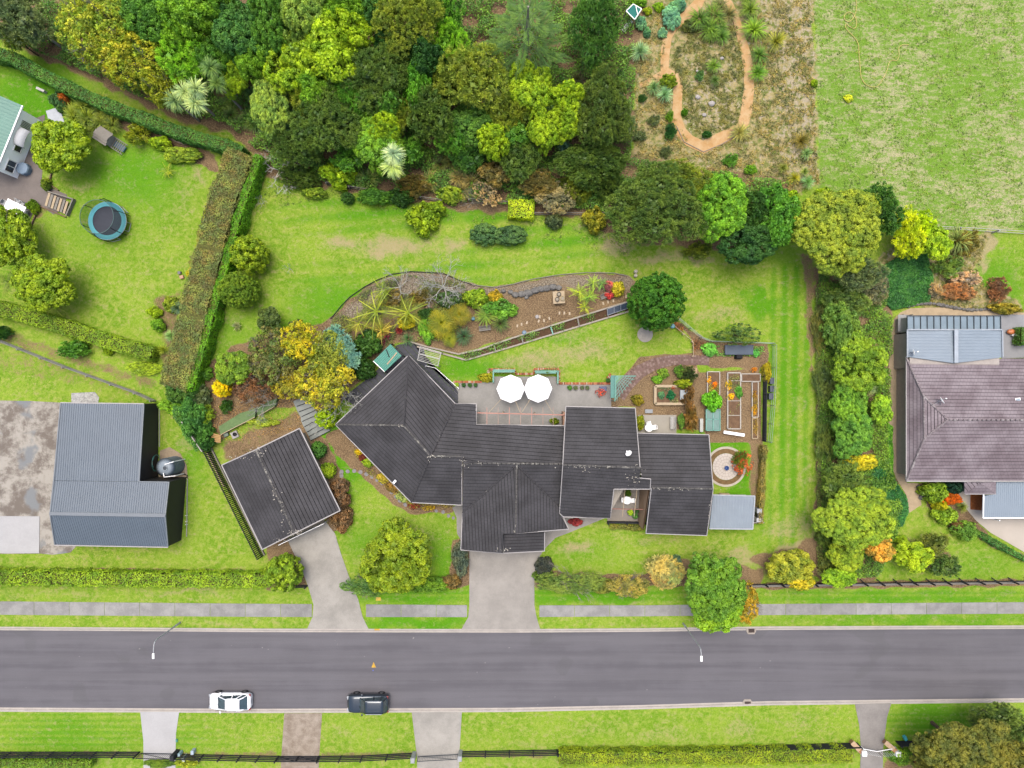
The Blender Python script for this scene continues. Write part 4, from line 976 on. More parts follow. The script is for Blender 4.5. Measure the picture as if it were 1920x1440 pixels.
mb.add([(a0.x, a0.y, 0), (a0.x, a0.y, a0.z), (a1.x, a1.y, a1.z), (a2.x, a2.y, a2.z), (a2.x, a2.y, 0)], [(0, 1, 2, 3, 4)])
mb.add([(a0.x + .12, a0.y, 0), (a0.x + .12, a0.y, a0.z), (a1.x + .12, a1.y, a1.z), (a2.x + .12, a2.y, a2.z), (a2.x + .12, a2.y, 0)], [(4, 3, 2, 1, 0)])
mb.build('gable_wall', M_BRICKW, MH)
c = W(1202, 890, 5.2); c2 = W(1190, 892, 5.3)
pk = W(754, 799, 5.0); re_ = W(808, 856, 4.8); m1 = W(869, 870, R2); bt = W(943, 1034, 3.0); hz_ = W(967, 1000, 4.3); rr = W(1100, 876, R3); q1 = W(1335, 925, R4)
lichen(MH, [(W(1190, 888, 5.2), .45, .6, 260, (0, .30)), (W(1200, 880, 5.4), .35, .12, 60, (0, .3)), (pk, .3, .12, 40, (0, 0)), (re_, .25, .2, 50, (0, 0)), (m1, .25, .4, 60, (0, .3)), (hz_ - Vector((.1, -.3, 0)), .12, .5, 30, (0, 0)),
            (W(944, 1030, 3.9), .5, .25, 60, (.3, 0)), (rr, 1.8, .12, 90, (0, .3)), (W(1095, 885, R3 - .25), .5, .2, 14, (0, .3)), (W(1280, 917, R4), 1.6, .12, 70, (0, .3)), (W(1330, 955, 3.9), .08, .9, 60, (0, .32)), (W(905, 868, R2), 1.2, .1, 60, (0, .3)), (W(840, 856, 4.7), .8, .1, 40, (0, .2))])
mb = MB(); p = W(740, 903, 3.4); mb.box((p.x, p.y, p.z + .05), (.22, .36, .12), radians(-40)); sk = mb.build('roof_vent', M_WHITE, MH)
mb = MB(); mb.box((p.x, p.y + .02, p.z + .12), (.1, .14, .03), radians(-40)); mb.build('pane', mott('vent_glass', T(120, 140, 160), .1, 2, .1, .6), sk)
def dish(px, py, z, s, label, az=2.4):
    p = W(px, py, z); r = thing('satellite_dish', label, 'satellite dish', p)
    mb = MB(); n = 20; d = Vector((cos(az), sin(az), .55)).normalized(); x = d.cross(Vector((0, 0, 1))).normalized(); y = d.cross(x); cc = p + Vector((0, 0, .5 * s)); vs = []
    for k, (rr_, off) in enumerate(((0.02, 0), (.16, .02), (.3, .06), (.38, .11), (.385, .09), (.16, -.01))):
        for i in range(n): a = 2 * pi * i / n; vs.append(cc + d * off * s + x * cos(a) * rr_ * s + y * sin(a) * rr_ * s * 1.1)
    fs = [(k * n + i, k * n + (i + 1) % n, (k + 1) * n + (i + 1) % n, (k + 1) * n + i) for k in range(5) for i in range(n)]
    mb.add(vs, fs); mb.build('reflector', M_WHITE, r, smooth=True)
    mb = MB(); mb.bar(cc - y * -.3 * s, cc + d * .45 * s, .04, .04); mb.build('feed_arm', M_STEEL, r); mb = MB(); mb.box(cc + d * .48 * s, (.1, .1, .14)); mb.build('receiver', M_WHITE, r)
    mb = MB(); mb.tube(p - Vector((0, 0, .15)), cc, .03, .03)
    for a in (4.0, 5.4): mb.tube(p + Vector((cos(a) * .65, sin(a) * .65, -.30)), cc - Vector((0, 0, .15)), .018, .018)
    mb.build('mount', M_STEEL, r); return r
dish(1178, 850, 5.0, .85, 'white satellite dish on tripod legs near the right end of the main house ridge', 2.3)
dish(1760, 751, 4.4, .9, 'white satellite dish near the hip of the mauve tiled roof at the right', .6)
dish(1708, 661, 3.2, .8, 'white satellite dish at the left edge of the pale blue metal roof', .2)

# ---- garage
GA = thing('garage', 'detached garage with a dark tiled gable roof beside the pale driveway', 'garage', W(528, 916))
a, b, c, d, r0, r1 = (416, 872, 2.5), (562, 803, 2.5), (638, 957, 2.5), (492, 1030, 2.5), (480, 843, 3.75), (552, 1000, 3.75)
tiled_plane(GA, RP(a, r0, r1, d), M_TILE, name='roof_plane'); tiled_plane(GA, RP(r0, b, c, r1), M_TILE)
caps(GA, W(*r0), W(*r1), M_CAPL, .1)
for g in ([a, r0, b], [d, r1, c], [b, c], [a, d]): gutter(GA, [W(*p) + dz for p in g], r=.05)
walls(GA, [(425, 876), (559, 812), (629, 954), (497, 1020)], 2.45, M_HWALL, .1)
lichen(GA, [(W(480, 846, 3.7), .5, .2, 110, (0, 0)), (W(552, 998, 3.7), .45, .2, 130, (0, 0)), (W(515, 925, 3.72), .14, .5, 60, (0, 0)), (W(450, 858, 3.1), .9, .12, 90, (.35, -.15)), (W(525, 1012, 3.2), .5, .15, 60, (.35, -.15)), (W(530, 960, 3.72), .12, .9, 50, (0, 0))], 4)
mb = MB(); p = W(530, 1012, 2.0); mb.bar(W(528, 1018, 1.1), W(612, 978, 1.1), .06, 2.1); mb.build('garage_door', M_WHITE, GA)

# ---- carport / flat roof at the right of the house
CP = thing('garden_shed', 'lean-to shed with flat pale blue-grey metal roof against the right end of the house', 'shed', W(1372, 960))
corr_plane(CP, RP((1337, 928, 2.3), (1415, 930, 2.3), (1411, 992, 2.2), (1330, 991, 2.2)), mott('blue_grey_roofing', T(164, 178, 190), .05, 1, .45), pitch=.3, amp=.008)
gutter(CP, RP((1337, 928, 2.3), (1415, 930, 2.3), (1411, 992, 2.2), (1330, 991, 2.2)), paint('pale_flashing', (196, 204, 210)), r=.06, name='flashing')
walls(CP, [(1340, 933), (1411, 934), (1408, 988), (1336, 988)], 2.15, M_WHITE)

# ---- big grey corrugated shed at left
GS = thing('workshop_shed', 'large L-shaped grey corrugated steel shed beside the gravel yard', 'shed', W(210, 890))
M_GREYR = mott('grey_blue_roofing', T(120, 134, 148), .07, .5, .5, .4, fine=6); M_BLK = mott('charcoal_cladding', T(54, 54, 56), .15, 1.5, .6, .3)
ez, rz_ = 2.9, 4.4; nz = 3.75
corr_plane(GS, RP((114, 756, ez), (270, 758, ez), (261, 903, nz), (101, 901, nz)), M_GREYR, updir=(0, -1, .1))
corr_plane(GS, RP((101, 901.5, nz), (317, 904, nz), (310, 966, rz_), (94, 962, rz_)), M_GREYR, updir=(0, -1, .1))
corr_plane(GS, RP((94, 963, rz_), (310, 967, rz_), (315, 1025, ez), (103, 1021, ez)), M_GREYR, updir=(0, 1, .1))
M_RCAP = mott('folded_ridge_flashing', T(150, 158, 166), .06, 1, .45)
mb = MB(); mb.bar(W(94, 963, rz_ + .03), W(310, 966.5, rz_ + .03), .32, .05); mb.build('ridge_cap', M_RCAP, GS)
for g in ([(94, 963, rz_), (101, 901, nz), (114, 756, ez)], [(270, 758, ez), (261, 903, nz), (317, 904, nz), (310, 966, rz_), (315, 1025, ez)], [(94, 963, rz_), (103, 1021, ez)]): gutter(GS, [W(*p) for p in g], M_RCAP, .05, 'barge_flashing')
gutter(GS, RP((103, 1022, ez - .05), (315, 1026, ez - .05)), M_GUT, .05); gutter(GS, RP((114, 755, ez - .05), (270, 757, ez - .05)), M_GUT, .05)
def wallq(parent, P, mat, name='wall', th=.1, nrm=(1, 0, 0)):
    mb = MB(); n = Vector(nrm) * th; m = len(P); P = [Vector(p) for p in P]
    mb.add(P + [p - n for p in P], [tuple(range(m)), tuple(range(2 * m - 1, m - 1, -1))] + [(i, m + i, m + (i + 1) % m, (i + 1) % m) for i in range(m)]); return mb.build(name, mat, parent)
def top(x, y, z, dx=0, dy=0): p = W(x, y, z); return Vector((p.x + dx, p.y + dy, p.z - .04))
def bot(p): return Vector((p.x, p.y, -.1))
e1, e2 = top(269, 758, ez), top(260.5, 903, nz); wallq(GS, [bot(e1), e1, e2, bot(e2)], M_BLK)
e3, e4, e5, e6 = top(316, 904, nz), top(309, 966, rz_), top(314, 1025, ez), top(260, 903.5, nz); wallq(GS, [bot(e3), e3, e4, e5, bot(e5)], M_BLK)
wallq(GS, [bot(e6), e6, e3, bot(e3)], M_BLK, nrm=(0, 1, 0))
w1, w2, w3, w4 = top(115, 757, ez), top(102, 901, nz), top(95, 963, rz_), top(104, 1021, ez); wallq(GS, [bot(w4), w4, w3, w2, w1, bot(w1)], M_BLK, nrm=(-1, 0, 0)); wallq(GS, [bot(w1), w1, e1, bot(e1)], M_BLK, nrm=(0, 1, 0)); wallq(GS, [bot(w4), w4, e5, bot(e5)], M_BLK, nrm=(0, -1, 0))
mb = MB(); mb.bar(W(299, 760, .05), W(299, 838, .05), .06, .1); mb.bar(W(351.5, 898, .05), W(350, 1006, .05), .06, .1); mb.build('base_flashing', M_GUT, GS)
mb = MB()
for y, l in ((966, 5), (977, 4), (983, 5)): mb.bar(W(352, y, .8) , W(352 - l * .9, y + 1, 1.4), .05, .05)
mb.build('wall_bracket', M_WHITE, GS)
tk = W(330, 872); WT = thing('water_tank', 'round pale blue-grey rainwater tank beside the dark shed wall', 'water tank', tk)
M_TANK = mott('tank_plastic', T(158, 172, 184), .06, 1, .45); M_TANKS = mott('tank_side', T(120, 134, 144), .08, 1, .5)
mb = MB(); mb.lathe(tk, [(.93, 0), (.93, 2.1), (.90, 2.2)], 32)
for k in range(6): mb.ring((tk.x, tk.y, .3 + .3 * k), .925, .95, .05, 32)
mb.build('tank_wall', M_TANKS, WT); mb = MB(); mb.lathe((tk.x, tk.y, 2.2), [(.95, 0), (.5, .16), (.2, .24)], 32); mb.build('lid', M_TANK, WT, smooth=True)
mb = MB(); mb.ring((tk.x + .08, tk.y - .02, 2.4), .2, .26, .09, 20); mb.build('hatch_rim', mott('hatch_rim_grey', T(175, 188, 196), .05), WT); mb = MB(); mb.lathe((tk.x + .08, tk.y - .02, 2.4), [(.2, 0), (.2, .05), (.1, .07)], 20); mb.build('hatch', mott('hatch_grey', T(90, 98, 106), .1), WT)
mb = MB(); mb.path([(tk.x + .1, tk.y + .35, 2.5), (tk.x + .95, tk.y + .62, 2.5), (tk.x + .97, tk.y + .62, .1)], .045, 8); mb.build('inlet_pipe', M_WHITE, WT)
mb = MB(); mb.path([(tk.x - .05, tk.y - .5, 2.5), (tk.x, tk.y - .92, 2.45), (tk.x + .85, tk.y - .85, 1.9), (tk.x + .85, tk.y - .85, .1)], .045, 8); mb.build('outlet_pipe', M_WHITE, WT)
def coil(px, py, z, n, r, mat, label, vert=False, wpx=1.0, name='garden_hose', el=(1, 1)):
    p = W(px, py, z); mb = MB(); rng = random.Random(n); pts = []
    for k in range(n * 22):
        a = 2 * pi * k / 22; rr_ = r * (1 + .08 * sin(k * .37) + rng.uniform(-.01, .01))
        if vert: pts.append((p.x + .04 * (k % 3), p.y + cos(a) * rr_ * el[0], p.z + sin(a) * rr_ * el[1]))
        else: pts.append((p.x + cos(a) * rr_ * el[0], p.y + sin(a) * rr_ * el[1], p.z + .02 * (k / 22)))
    mb.path(pts, .016, 5); return tag(mb.build(name, mat), label, 'garden hose')
coil(292, 868, 1.15, 4, .8, paint('green_hose', (70, 140, 130)), 'coiled green hose hanging on the dark shed wall by the water tank', True)
coil(337, 893, .06, 4, .5, M_BLACK, 'loose black hose heaped below the water tank', False, el=(1.6, .5))

# ---- white house upper left
NH = thing('house', 'white walled house with a green metal roof cut off by the left photo edge', 'house', W(10, 300))
A0, A1 = W(77, 226), W(33, 335); hz = 2.9
dirv = (A1 - A0).normalized(); out = Vector((dirv.y, -dirv.x, 0)); out = -out if out.x > 0 else out
M_WW = mott('white_cladding', (.82, .82, .82, 1), .04, 1.5, .6); M_GREENR = mott('sea_green_roofing', T(134, 184, 168), .06, .6, .5)
P4 = [A0, A1, A1 + out * 9, A0 + out * 9]; mb = MB(); mb.prism([(p.x, p.y) for p in P4], -.1, hz); mb.build('wall', M_WW, NH)
ov = -out * .25; e0, e1_ = A0 + ov - dirv * .4 + Vector((0, 0, hz)), A1 + ov + dirv * .2 + Vector((0, 0, hz)); f0, f1 = e0 + out * 5 + Vector((0, 0, 1.6)), e1_ + out * 5 + Vector((0, 0, 1.6))
corr_plane(NH, [e0 + out * .3, e1_ + out * .3, f1, f0], M_GREENR, pitch=.35, amp=.012); corr_plane(NH, [f0, f1, f1 + out * 5 - Vector((0, 0, 1.6)), f0 + out * 5 - Vector((0, 0, 1.6))], M_GREENR, pitch=.35, amp=.012)
gutter(NH, [e0 + out * .25, e1_ + out * .25], M_WHITE, .07)
M_GLASS = mott('window_glass', T(70, 80, 88), .3, .8, .12, .6, fine=3, bump=0)
def wall_window(parent, base, d, s0, s1, z0, z1, nrm, fr=M_WHITE, mull=1):
    a = base + d * s0; b = base + d * s1; n = Vector(nrm); mb = MB()
    for (p, q) in ((Vector((a.x, a.y, z0)), Vector((b.x, b.y, z0))), (Vector((a.x, a.y, z1)), Vector((b.x, b.y, z1))), (Vector((a.x, a.y, z0)), Vector((a.x, a.y, z1))), (Vector((b.x, b.y, z0)), Vector((b.x, b.y, z1)))): mb.bar(p + n * .05, q + n * .05, .08, .08)
    for k in range(1, mull + 1): c_ = a.lerp(b, k / (mull + 1)); mb.bar(Vector((c_.x, c_.y, z0)) + n * .05, Vector((c_.x, c_.y, z1)) + n * .05, .06, .06)
    w = mb.build('window', fr, parent); mb = MB(); mb.add([Vector((a.x, a.y, z0)) + n * .03, Vector((b.x, b.y, z0)) + n * .03, Vector((b.x, b.y, z1)) + n * .03, Vector((a.x, a.y, z1)) + n * .03], [(0, 1, 2, 3)]); mb.build('pane', M_GLASS, w); return w
for s0, s1, z0, z1, mu in ((1.9, 2.6, 1.1, 2.0, 0), (3.2, 4.0, 1.0, 2.0, 0), (5.0, 6.2, .9, 2.1, 1)): wall_window(NH, A0, dirv, s0, s1, z0, z1, -out, mull=mu)
mb = MB(); c_ = A0 + dirv * .9
for k in range(5): mb.bar(c_ - out * .04 + Vector((0, 0, 1.0)) + dirv * (k * .14), c_ - out * .04 + Vector((0, 0, 2.3)) + dirv * (k * .14), .05, .05)
mb.build('louvre', paint('louvre_grey', (110, 112, 114)), NH)
mb = MB(); c_ = A0 + dirv * 2.3 - out * .1; n = 8; vs = []
for i in range(n + 1):
    a = pi * i / n; q = c_ + dirv * (-cos(a) * .9 + .2); vs += [(q.x, q.y, 2.2 + .35 * sin(a)), ((q - out * .9).x, (q - out * .9).y, 1.95 + .3 * sin(a))]
mb.add(vs, [(2 * i, 2 * i + 1, 2 * i + 3, 2 * i + 2) for i in range(n)]); o = mb.build('door_canopy', mott('white_canopy', T(228, 232, 238), .03), NH, smooth=True)
o.modifiers.new('s', 'SOLIDIFY').thickness = .04

# ---- right neighbour
RH = thing('house', 'mauve tiled house with a hipped roof and white satellite dish at the right photo edge', 'house', W(1820, 780))
ee, er = 2.7, 4.6
pl = (1699, 671, ee); pl2 = (1732, 744, er - .5); pl3 = (1733, 822, er - .5); pb = (1699, 902, ee); pe = (1777, 787, er); ofx = 2150
t2 = lambda *p, **k: tiled_plane(RH, RP(*p), M_TILE2, course=.36, **k)
t2(pl, pl2, pl3, pb)
tiled_plane(RH, RP((1732, 744, er - .48), (1777, 787, er), (1733, 822, er - .48)), M_TILE2, course=.30)
t2(pb, pl3, pe, (ofx, 788, er), (ofx, 902, ee)); t2(pl, (1702, 676, ee + .1), (1794, 682, ee + .1), (1882, 672, ee), (ofx, 668, ee), (ofx, 787, er), pe, pl2)
for a, b in ((pl2, pl), (pl2, pl3), (pl3, pb), (pl3, pe), (pl2, pe), (pe, (ofx, 788, er))): caps(RH, W(*a) + dz * 2, W(*b) + dz * 2, M_CAP2, .1)
for g in ([pl, pb, (ofx, 902, ee)],): gutter(RH, [W(*p) + dz for p in g], M_GUT, .06)
walls(RH, [(1708, 690), (1708, 892), (2140, 894), (2140, 680)], ee - .05, paint('mushroom_render', (200, 190, 180)))
mb = MB(); p = W(1907, 752, 3.9); mb.box((p.x, p.y, p.z + .1), (.5, .6, .1), radians(8)); sk = mb.build('skylight', M_WHITE, RH); mb = MB(); mb.box((p.x, p.y, p.z + .16), (.36, .44, .04), radians(8)); mb.build('pane', mott('skylight_glass', T(180, 200, 215), .1, 1, .1, .5), sk)
M_BLUER = mott('pale_blue_roofing', T(168, 184, 198), .05, .6, .45)
corr_plane(RH, RP((1701, 618, 3.0), (1790, 618, 3.0), (1790, 681, 3.3), (1701, 669, 3.0)), M_BLUER, pitch=.3, amp=.012, updir=(1, 0, .1)); corr_plane(RH, RP((1790, 618, 3.3), (1879, 618, 3.0), (1880, 670, 3.0), (1790, 681, 3.3)), M_BLUER, pitch=.3, amp=.012, updir=(-1, 0, .1))
mb = MB(); mb.bar(W(1793, 618, 3.36), W(1793, 680, 3.36), .38, .05); mb.build('roof_ridge', paint('ridge_blue', (196, 208, 220)), RH)
gutter(RH, RP((1701, 670, 3.05), (1701, 618, 3.05), (1879, 618, 3.05), (1880, 670, 3.05)), paint('blue_trim', (190, 200, 210)), .06)
walls(RH, [(1706, 624), (1706, 690), (1874, 690), (1874, 624)], 2.95, paint('mushroom_render', (200, 190, 180)))
mb = MB()
xs_ = [1701 + 12.5 * i for i in range(15)]
for x in xs_: mb.bar(W(x, 592.5, 2.4), W(x + .2, 617, 2.9), .07, .09)
mb.bar(W(1700, 592, 2.4), W(1877, 592, 2.4), .09, .1); cf = mb.build('glazing_bars', paint('dark_glazing_bar', (60, 72, 82)), RH)
M_CG = mott('conservatory_glass', T(150, 170, 182), .12, 1.0, .15, .5, fine=3, bump=0)
for i in range(14):
    x = xs_[i]; mb = MB(); z0, z1 = 2.36, 2.86; mb.add([W(x + .8, 593, z0), W(x + 11.8, 593, z0), W(x + 11.8, 617, z1), W(x + .8, 617, z1)], [(0, 1, 2, 3)]); mb.build('pane', M_CG, cf)
walls(RH, [(1702, 595), (1702, 622), (1874, 622), (1874, 595)], 2.3, paint('conservatory_wall', (190, 190, 186)))
tiled_plane(RH, RP((1808, 903, ee), (1867, 903, ee), (1838, 906, ee + .5)), M_TILE2)
tiled_plane(RH, RP((1808, 903, ee), (1838, 906, ee + .5), (1809, 926, 2.4)), M_TILE2); tiled_plane(RH, RP((1867, 903, ee), (1867, 926, 2.4), (1838, 906, ee + .5)), M_TILE2)
tiled_plane(RH, RP((1809, 926, 2.4), (1838, 906, ee + .5), (1867, 926, 2.4)), M_TILE2, name='porch_roof_plane'); gutter(RH, RP((1809, 903, 2.4), (1809, 926, 2.4), (1867, 926, 2.4)), M_GUT, .05)
CP2 = thing('carport', 'pale blue corrugated carport roof below the mauve tiled house at the right edge', 'carport', W(1900, 940))
corr_plane(CP2, RP((1844, 930, 2.4), (1866, 927, 2.4), (1868, 904, 2.4), (2050, 904, 2.4), (2050, 971, 2.3), (1843, 971, 2.3)), M_BLUER, pitch=.2, amp=.014, updir=(0, 1, .02))
gutter(CP2, RP((1844, 927, 2.35), (1843, 971, 2.3), (2050, 971, 2.3)), M_WHITE, .05)
mb = MB()
for x, y in ((1846, 968), (1950, 968), (1846, 930)): mb = MB(); mb.bar(W(x, y, 0.0), Vector((W(x, y, 0).x, W(x, y, 0).y, 2.25)), .1, .1); mb.build('post', M_WHITE, CP2)
M_ORB = mott('orange_bark', T(176, 106, 62), .3, 4, .95, .08, fine=18, bump=.8)
sheet('bark_bed', [(1686, 640), (1699, 640), (1699, 875), (1686, 875)], .03, M_ORB); sheet('bark_bed', [(1819, 926), (1843, 926), (1840, 957), (1819, 955)], .045, M_ORB)
mb = MB(); o = thing('low_fence', 'low black timber edging fence beside the orange bark strip', 'fence', W(1684, 740)); mb.bar(W(1685, 625, .25), W(1685, 880, .25), .06, .5); mb.build('board', M_DARKT, o)
for i in range(8): mb = MB(); mb.bar(W(1685 + 1, 632 + i * 33, .0), W(1685 + 1, 632 + i * 33, .0) + Vector((0, 0, .7)), .09, .09); mb.build('post', M_DARKT, o)
mb = MB(); bn = thing('bench', 'small black slatted bench at the corner of the right neighbour house', 'bench', W(1692, 634))
for i in range(6): mb = MB(); mb.bar(W(1687, 626 + i * 3, .45), W(1697, 626 + i * 3, .45), .09, .03); mb.build('slat', M_DARKT, bn)
for x, y in ((1688, 627), (1696, 627), (1688, 641), (1696, 641)): mb = MB(); p = W(x, y); mb.bar(p, p + Vector((0, 0, .43)), .05, .05); mb.build('leg', M_DARKT, bn)
mb = MB(); mb.box(W(1693, 606, 1.0), (1.0, 1.7, .05)); mb.build('roof_sheet', paint('grey_sheet', (178, 180, 178)), tag(thing('bin_shelter', 'pale grey flat topped bin shelter at the left end of the conservatory', 'shelter', W(1693, 606)))); sh = bpy.data.objects['bin_shelter']
for sx in (-.45, .45):
    for sy in (-.8, .8): mb = MB(); p = W(1693, 606); mb.bar((p.x + sx, p.y + sy, 0), (p.x + sx, p.y + sy, 1.0), .07, .07); mb.build('leg', M_GREYT, sh)
# ================================================================ street furniture and vehicles
def street_lamp(px, py, label, hgt=6.6, al=1.3):
    b = W(px, py); r = thing('street_lamp', label, 'street lamp', b, 0, 'street lamps along the kerb')
    mb = MB(); mb.tube(b + Vector((0, 0, -.1)), b + Vector((0, 0, .9)), .10, .10, 10); mb.tube(b + Vector((0, 0, .9)), b + Vector((0, 0, hgt - .5)), .075, .05, 10); mb.build('pole', M_STEEL, r)
    mb = MB(); pts = [b + Vector((0, 0, hgt - .5)), b + Vector((0, -.12, hgt - .12)), b + Vector((0, -.5, hgt + .05)), b + Vector((0, .1 - al, hgt + .12))]; mb.path(pts, [.05, .045, .04, .035], 8); mb.build('arm', M_STEEL, r)
    mb = MB(); mb.box(b + Vector((0, -.12 - al, hgt + .13)), (.24, .56, .10), 0, 0, .85); mb.build('lamp_head', M_WHITE, r, bevel=.03); mb = MB(); mb.box(b + Vector((0, -.15 - al, hgt + .055)), (.2, .45, .03)); mb.build('lens', mott('lamp_lens', T(200, 205, 205), .05, 3, .2, .5), r)
street_lamp(338, 1167, 'slim grey street lamp on the berm left of the pale driveway, arm over the road', 5.3, 1.25)
street_lamp(1281, 1169, 'slim grey street lamp on the berm near the round roadside tree, arm over the road', 6.8, .8)

def car(loc, rz, L, Wd, Ht, paintm, label, name='parked_car', suv=False):
    r = thing(name, label, 'car', loc, 0, 'cars parked along the kerb'); O = Vector(loc); ca, sa = cos(rz), sin(rz)
    def X(x, y, z): return (O.x + x * ca - y * sa, O.y + x * sa + y * ca, O.z + z)
    hl = L / 2; hw = Wd / 2; belt = Ht * .60; hood0 = Ht * (.50 if not suv else .56)
    st = [-hl, -hl + .07, -hl + .25, -hl + .7, -hl + 1.3, -.2, .6, hl - 1.35, hl - .8, hl - .3, hl - .08, hl]
    wf = [.62, .82, .93, .985, 1, 1, 1, .99, .97, .90, .76, .56] if not suv else [.78, .90, .96, 1, 1, 1, 1, 1, .99, .95, .86, .70]
    dk = [belt * .72, belt * .95, belt * 1.02, belt * 1.02, belt, belt, belt * .99, belt * .97, hood0 * 1.08, hood0 * .98, hood0 * .8, hood0 * .55]
    mb = MB(); rows = []
    for x, w, d in zip(st, wf, dk):
        w *= hw; zb = .22; pr = [(w * .90, zb), (w * .985, zb + .15), (w, (zb + d) * .5), (w * .985, d * .86), (w * .90, d * .98), (w * .62, d + .02), (0, d + .045)]
        rows.append([X(x, y, z) for y, z in pr] + [X(x, -y, z) for y, z in pr[-2::-1]])
    n = len(rows[0]); mb.add([p for q_ in rows for p in q_], [(i * n + k, i * n + k + 1, (i + 1) * n + k + 1, (i + 1) * n + k) for i in range(len(rows) - 1) for k in range(n - 1)])
    mb.add(rows[0], [tuple(range(n))]); mb.add(rows[-1], [tuple(range(n - 1, -1, -1))])
    body = mb.build('body', paintm, r, smooth=True)
    mb = MB(); mb.box(X(0, 0, .2), (L * .9, Wd * .84, .12), rz); mb.build('underbody', M_BLACK, r)
    if suv: b0, b1, t0, t1 = -hl + .12, hl - 1.35, -hl + .42, hl - 2.0
    else: b0, b1, t0, t1 = -hl + .28, hl - 1.05, -hl + .95, hl - 2.0
    bw, tw = hw * .90, hw * .70 if not suv else hw * .76
    B = [(b0, bw * .86), (b0 + .35, bw), (b1 - .35, bw * .97), (b1, bw * .80)]; Tt = [(t0, tw * .86), (t0 + .25, tw), (t1 - .2, tw * .97), (t1, tw * .84)]; zt = Ht - .06; zb = belt * .98
    def pane(nm, pts, mat=None): m_ = MB(); m_.add([X(*p) for p in pts], [tuple(range(len(pts)))]); return m_.build(nm, mat or M_CARGLASS, r)
    pane('windscreen', [(b1 + .02, -B[3][1], zb), (b1 + .02, B[3][1], zb), (t1, Tt[3][1], zt), (t1, -Tt[3][1], zt)])
    pane('rear_window', [(b0, B[0][1], zb + .08), (b0, -B[0][1], zb + .08), (t0, -Tt[0][1], zt), (t0, Tt[0][1], zt)])
    for sgn in (1, -1): pts = [(b0, B[0][1] * sgn, zb + .05), (b0 + .35, B[1][1] * sgn, zb), (b1 - .35, B[2][1] * sgn, zb), (b1, B[3][1] * sgn, zb), (t1, Tt[3][1] * sgn, zt), (t1 - .2, Tt[2][1] * sgn, zt), (t0 + .25, Tt[1][1] * sgn, zt), (t0, Tt[0][1] * sgn, zt)]; pane('side_window', pts if sgn < 0 else pts[::-1])
    mid = (t0 + t1) / 2
    for sgn in (1, -1):
        for q0_, q1_, w_, h_ in ((X(b1 - .02, B[3][1] * sgn, zb), X(t1, Tt[3][1] * sgn, zt), .075, .05), (X(b0, B[0][1] * sgn, zb), X(t0, Tt[0][1] * sgn, zt), .12 if not suv else .09, .06), (X(b0 + .5, bw * sgn, zb), X(t0 + .3, tw * sgn, zt), .12, .04), (X(mid + .1, bw * sgn, zb), X(mid + .1, tw * sgn, zt), .08, .035)): mb = MB(); mb.bar(q0_, q1_, w_, h_); mb.build('roof_pillar', paintm, r)
    mb = MB(); nx_ = 7; ny_ = 7; vs = []
    for i in range(nx_):
        x = t0 - .04 + (t1 - t0 + .06) * i / (nx_ - 1)
        for j in range(ny_):
            f = j / (ny_ - 1) * 2 - 1; wl_ = tw * (1.03 - .12 * abs(i / (nx_ - 1) * 2 - 1) ** 4); vs.append(X(x, f * wl_, zt + .055 * (1 - f * f) * (1 - (i / (nx_ - 1) * 2 - 1) ** 2 * .6) + .01))
    mb.add(vs, [(i * ny_ + j + 1, i * ny_ + j, (i + 1) * ny_ + j, (i + 1) * ny_ + j + 1) for i in range(nx_ - 1) for j in range(ny_ - 1)]); rf = mb.build('roof', paintm, r, smooth=True); rf.modifiers.new('s', 'SOLIDIFY').thickness = .04
    if suv:
        for sgn in (1, -1): mb = MB(); mb.bar(X(t0 + .1, tw * .93 * sgn, zt + .09), X(t1 - .1, tw * .93 * sgn, zt + .09), .045, .05); mb.build('roof_rail', M_STEEL, r)
        for k in range(3): mb = MB(); mb.bar(X(t0 + .35, -.35 + .35 * k, zt + .055), X(t1 - .3, -.35 + .35 * k, zt + .055), .03, .03); mb.build('roof_rib', paintm, r)
    for sgn in (1, -1):
        for x in (-hl + .80, hl - .88):
            mb = MB(); c = Vector(X(x, sgn * (hw - .12), .32)); ax = Vector(X(x, sgn * (hw + .02), .32)) - c; mb.tube(c - ax, c + ax, .33, .33, 20); w = mb.build('wheel', M_TYRE, r)
            mb = MB(); mb.tube(c + ax * .9, c + ax * 1.06, .21, .2, 16); mb.build('rim', M_RIM, w)
        mb = MB(); mb.box(X(b1 - .25, sgn * (hw + .07), belt + .05), (.16, .2, .13), rz); mb.build('side_mirror', paintm, r, bevel=.03)
        mb = MB(); mb.box(X(hl - .16, sgn * hw * .66, hood0 * .80), (.3, .34, .12), rz + sgn * -.25); mb.build('headlight', mott('headlight_glass', T(200, 205, 210), .05, 4, .15, .6), r, bevel=.03)
        mb = MB(); mb.box(X(-hl + .13, sgn * hw * .74, belt * .86), (.22, .3, .14), rz + sgn * .35); mb.build('tail_light', mott('tail_light_red', T(170, 40, 40), .1, 4, .2, .5), r, bevel=.02)
    mb = MB(); mb.box(X(hl - .02, 0, .36), (.12, Wd * .6, .22), rz); mb.build('front_bumper', M_BLACK, r, bevel=.02)
    for k in (0, 1): mb = MB(); a = X(b1 + .06, .1 - .55 * k, zb + .06); b = X(b1 - .25, .45 - .55 * k, zb + .2); mb.bar(a, b, .025, .02); mb.build('wiper', M_BLACK, r)
    mb = MB(); mb.box(X(-hl + .02, 0, belt * .6), (.04, .5, .12), rz); mb.build('number_plate', M_WHITE, r)
    return r
M_CARGLASS = mott('car_glass', T(70, 92, 98), .25, 1.2, .06, .8, fine=3, bump=0); M_TYRE = mott('tyre_rubber', T(44, 44, 46), .15, 6, .85); M_RIM = mott('alloy_rim', T(140, 142, 146), .1, 5, .3, .6, .6)
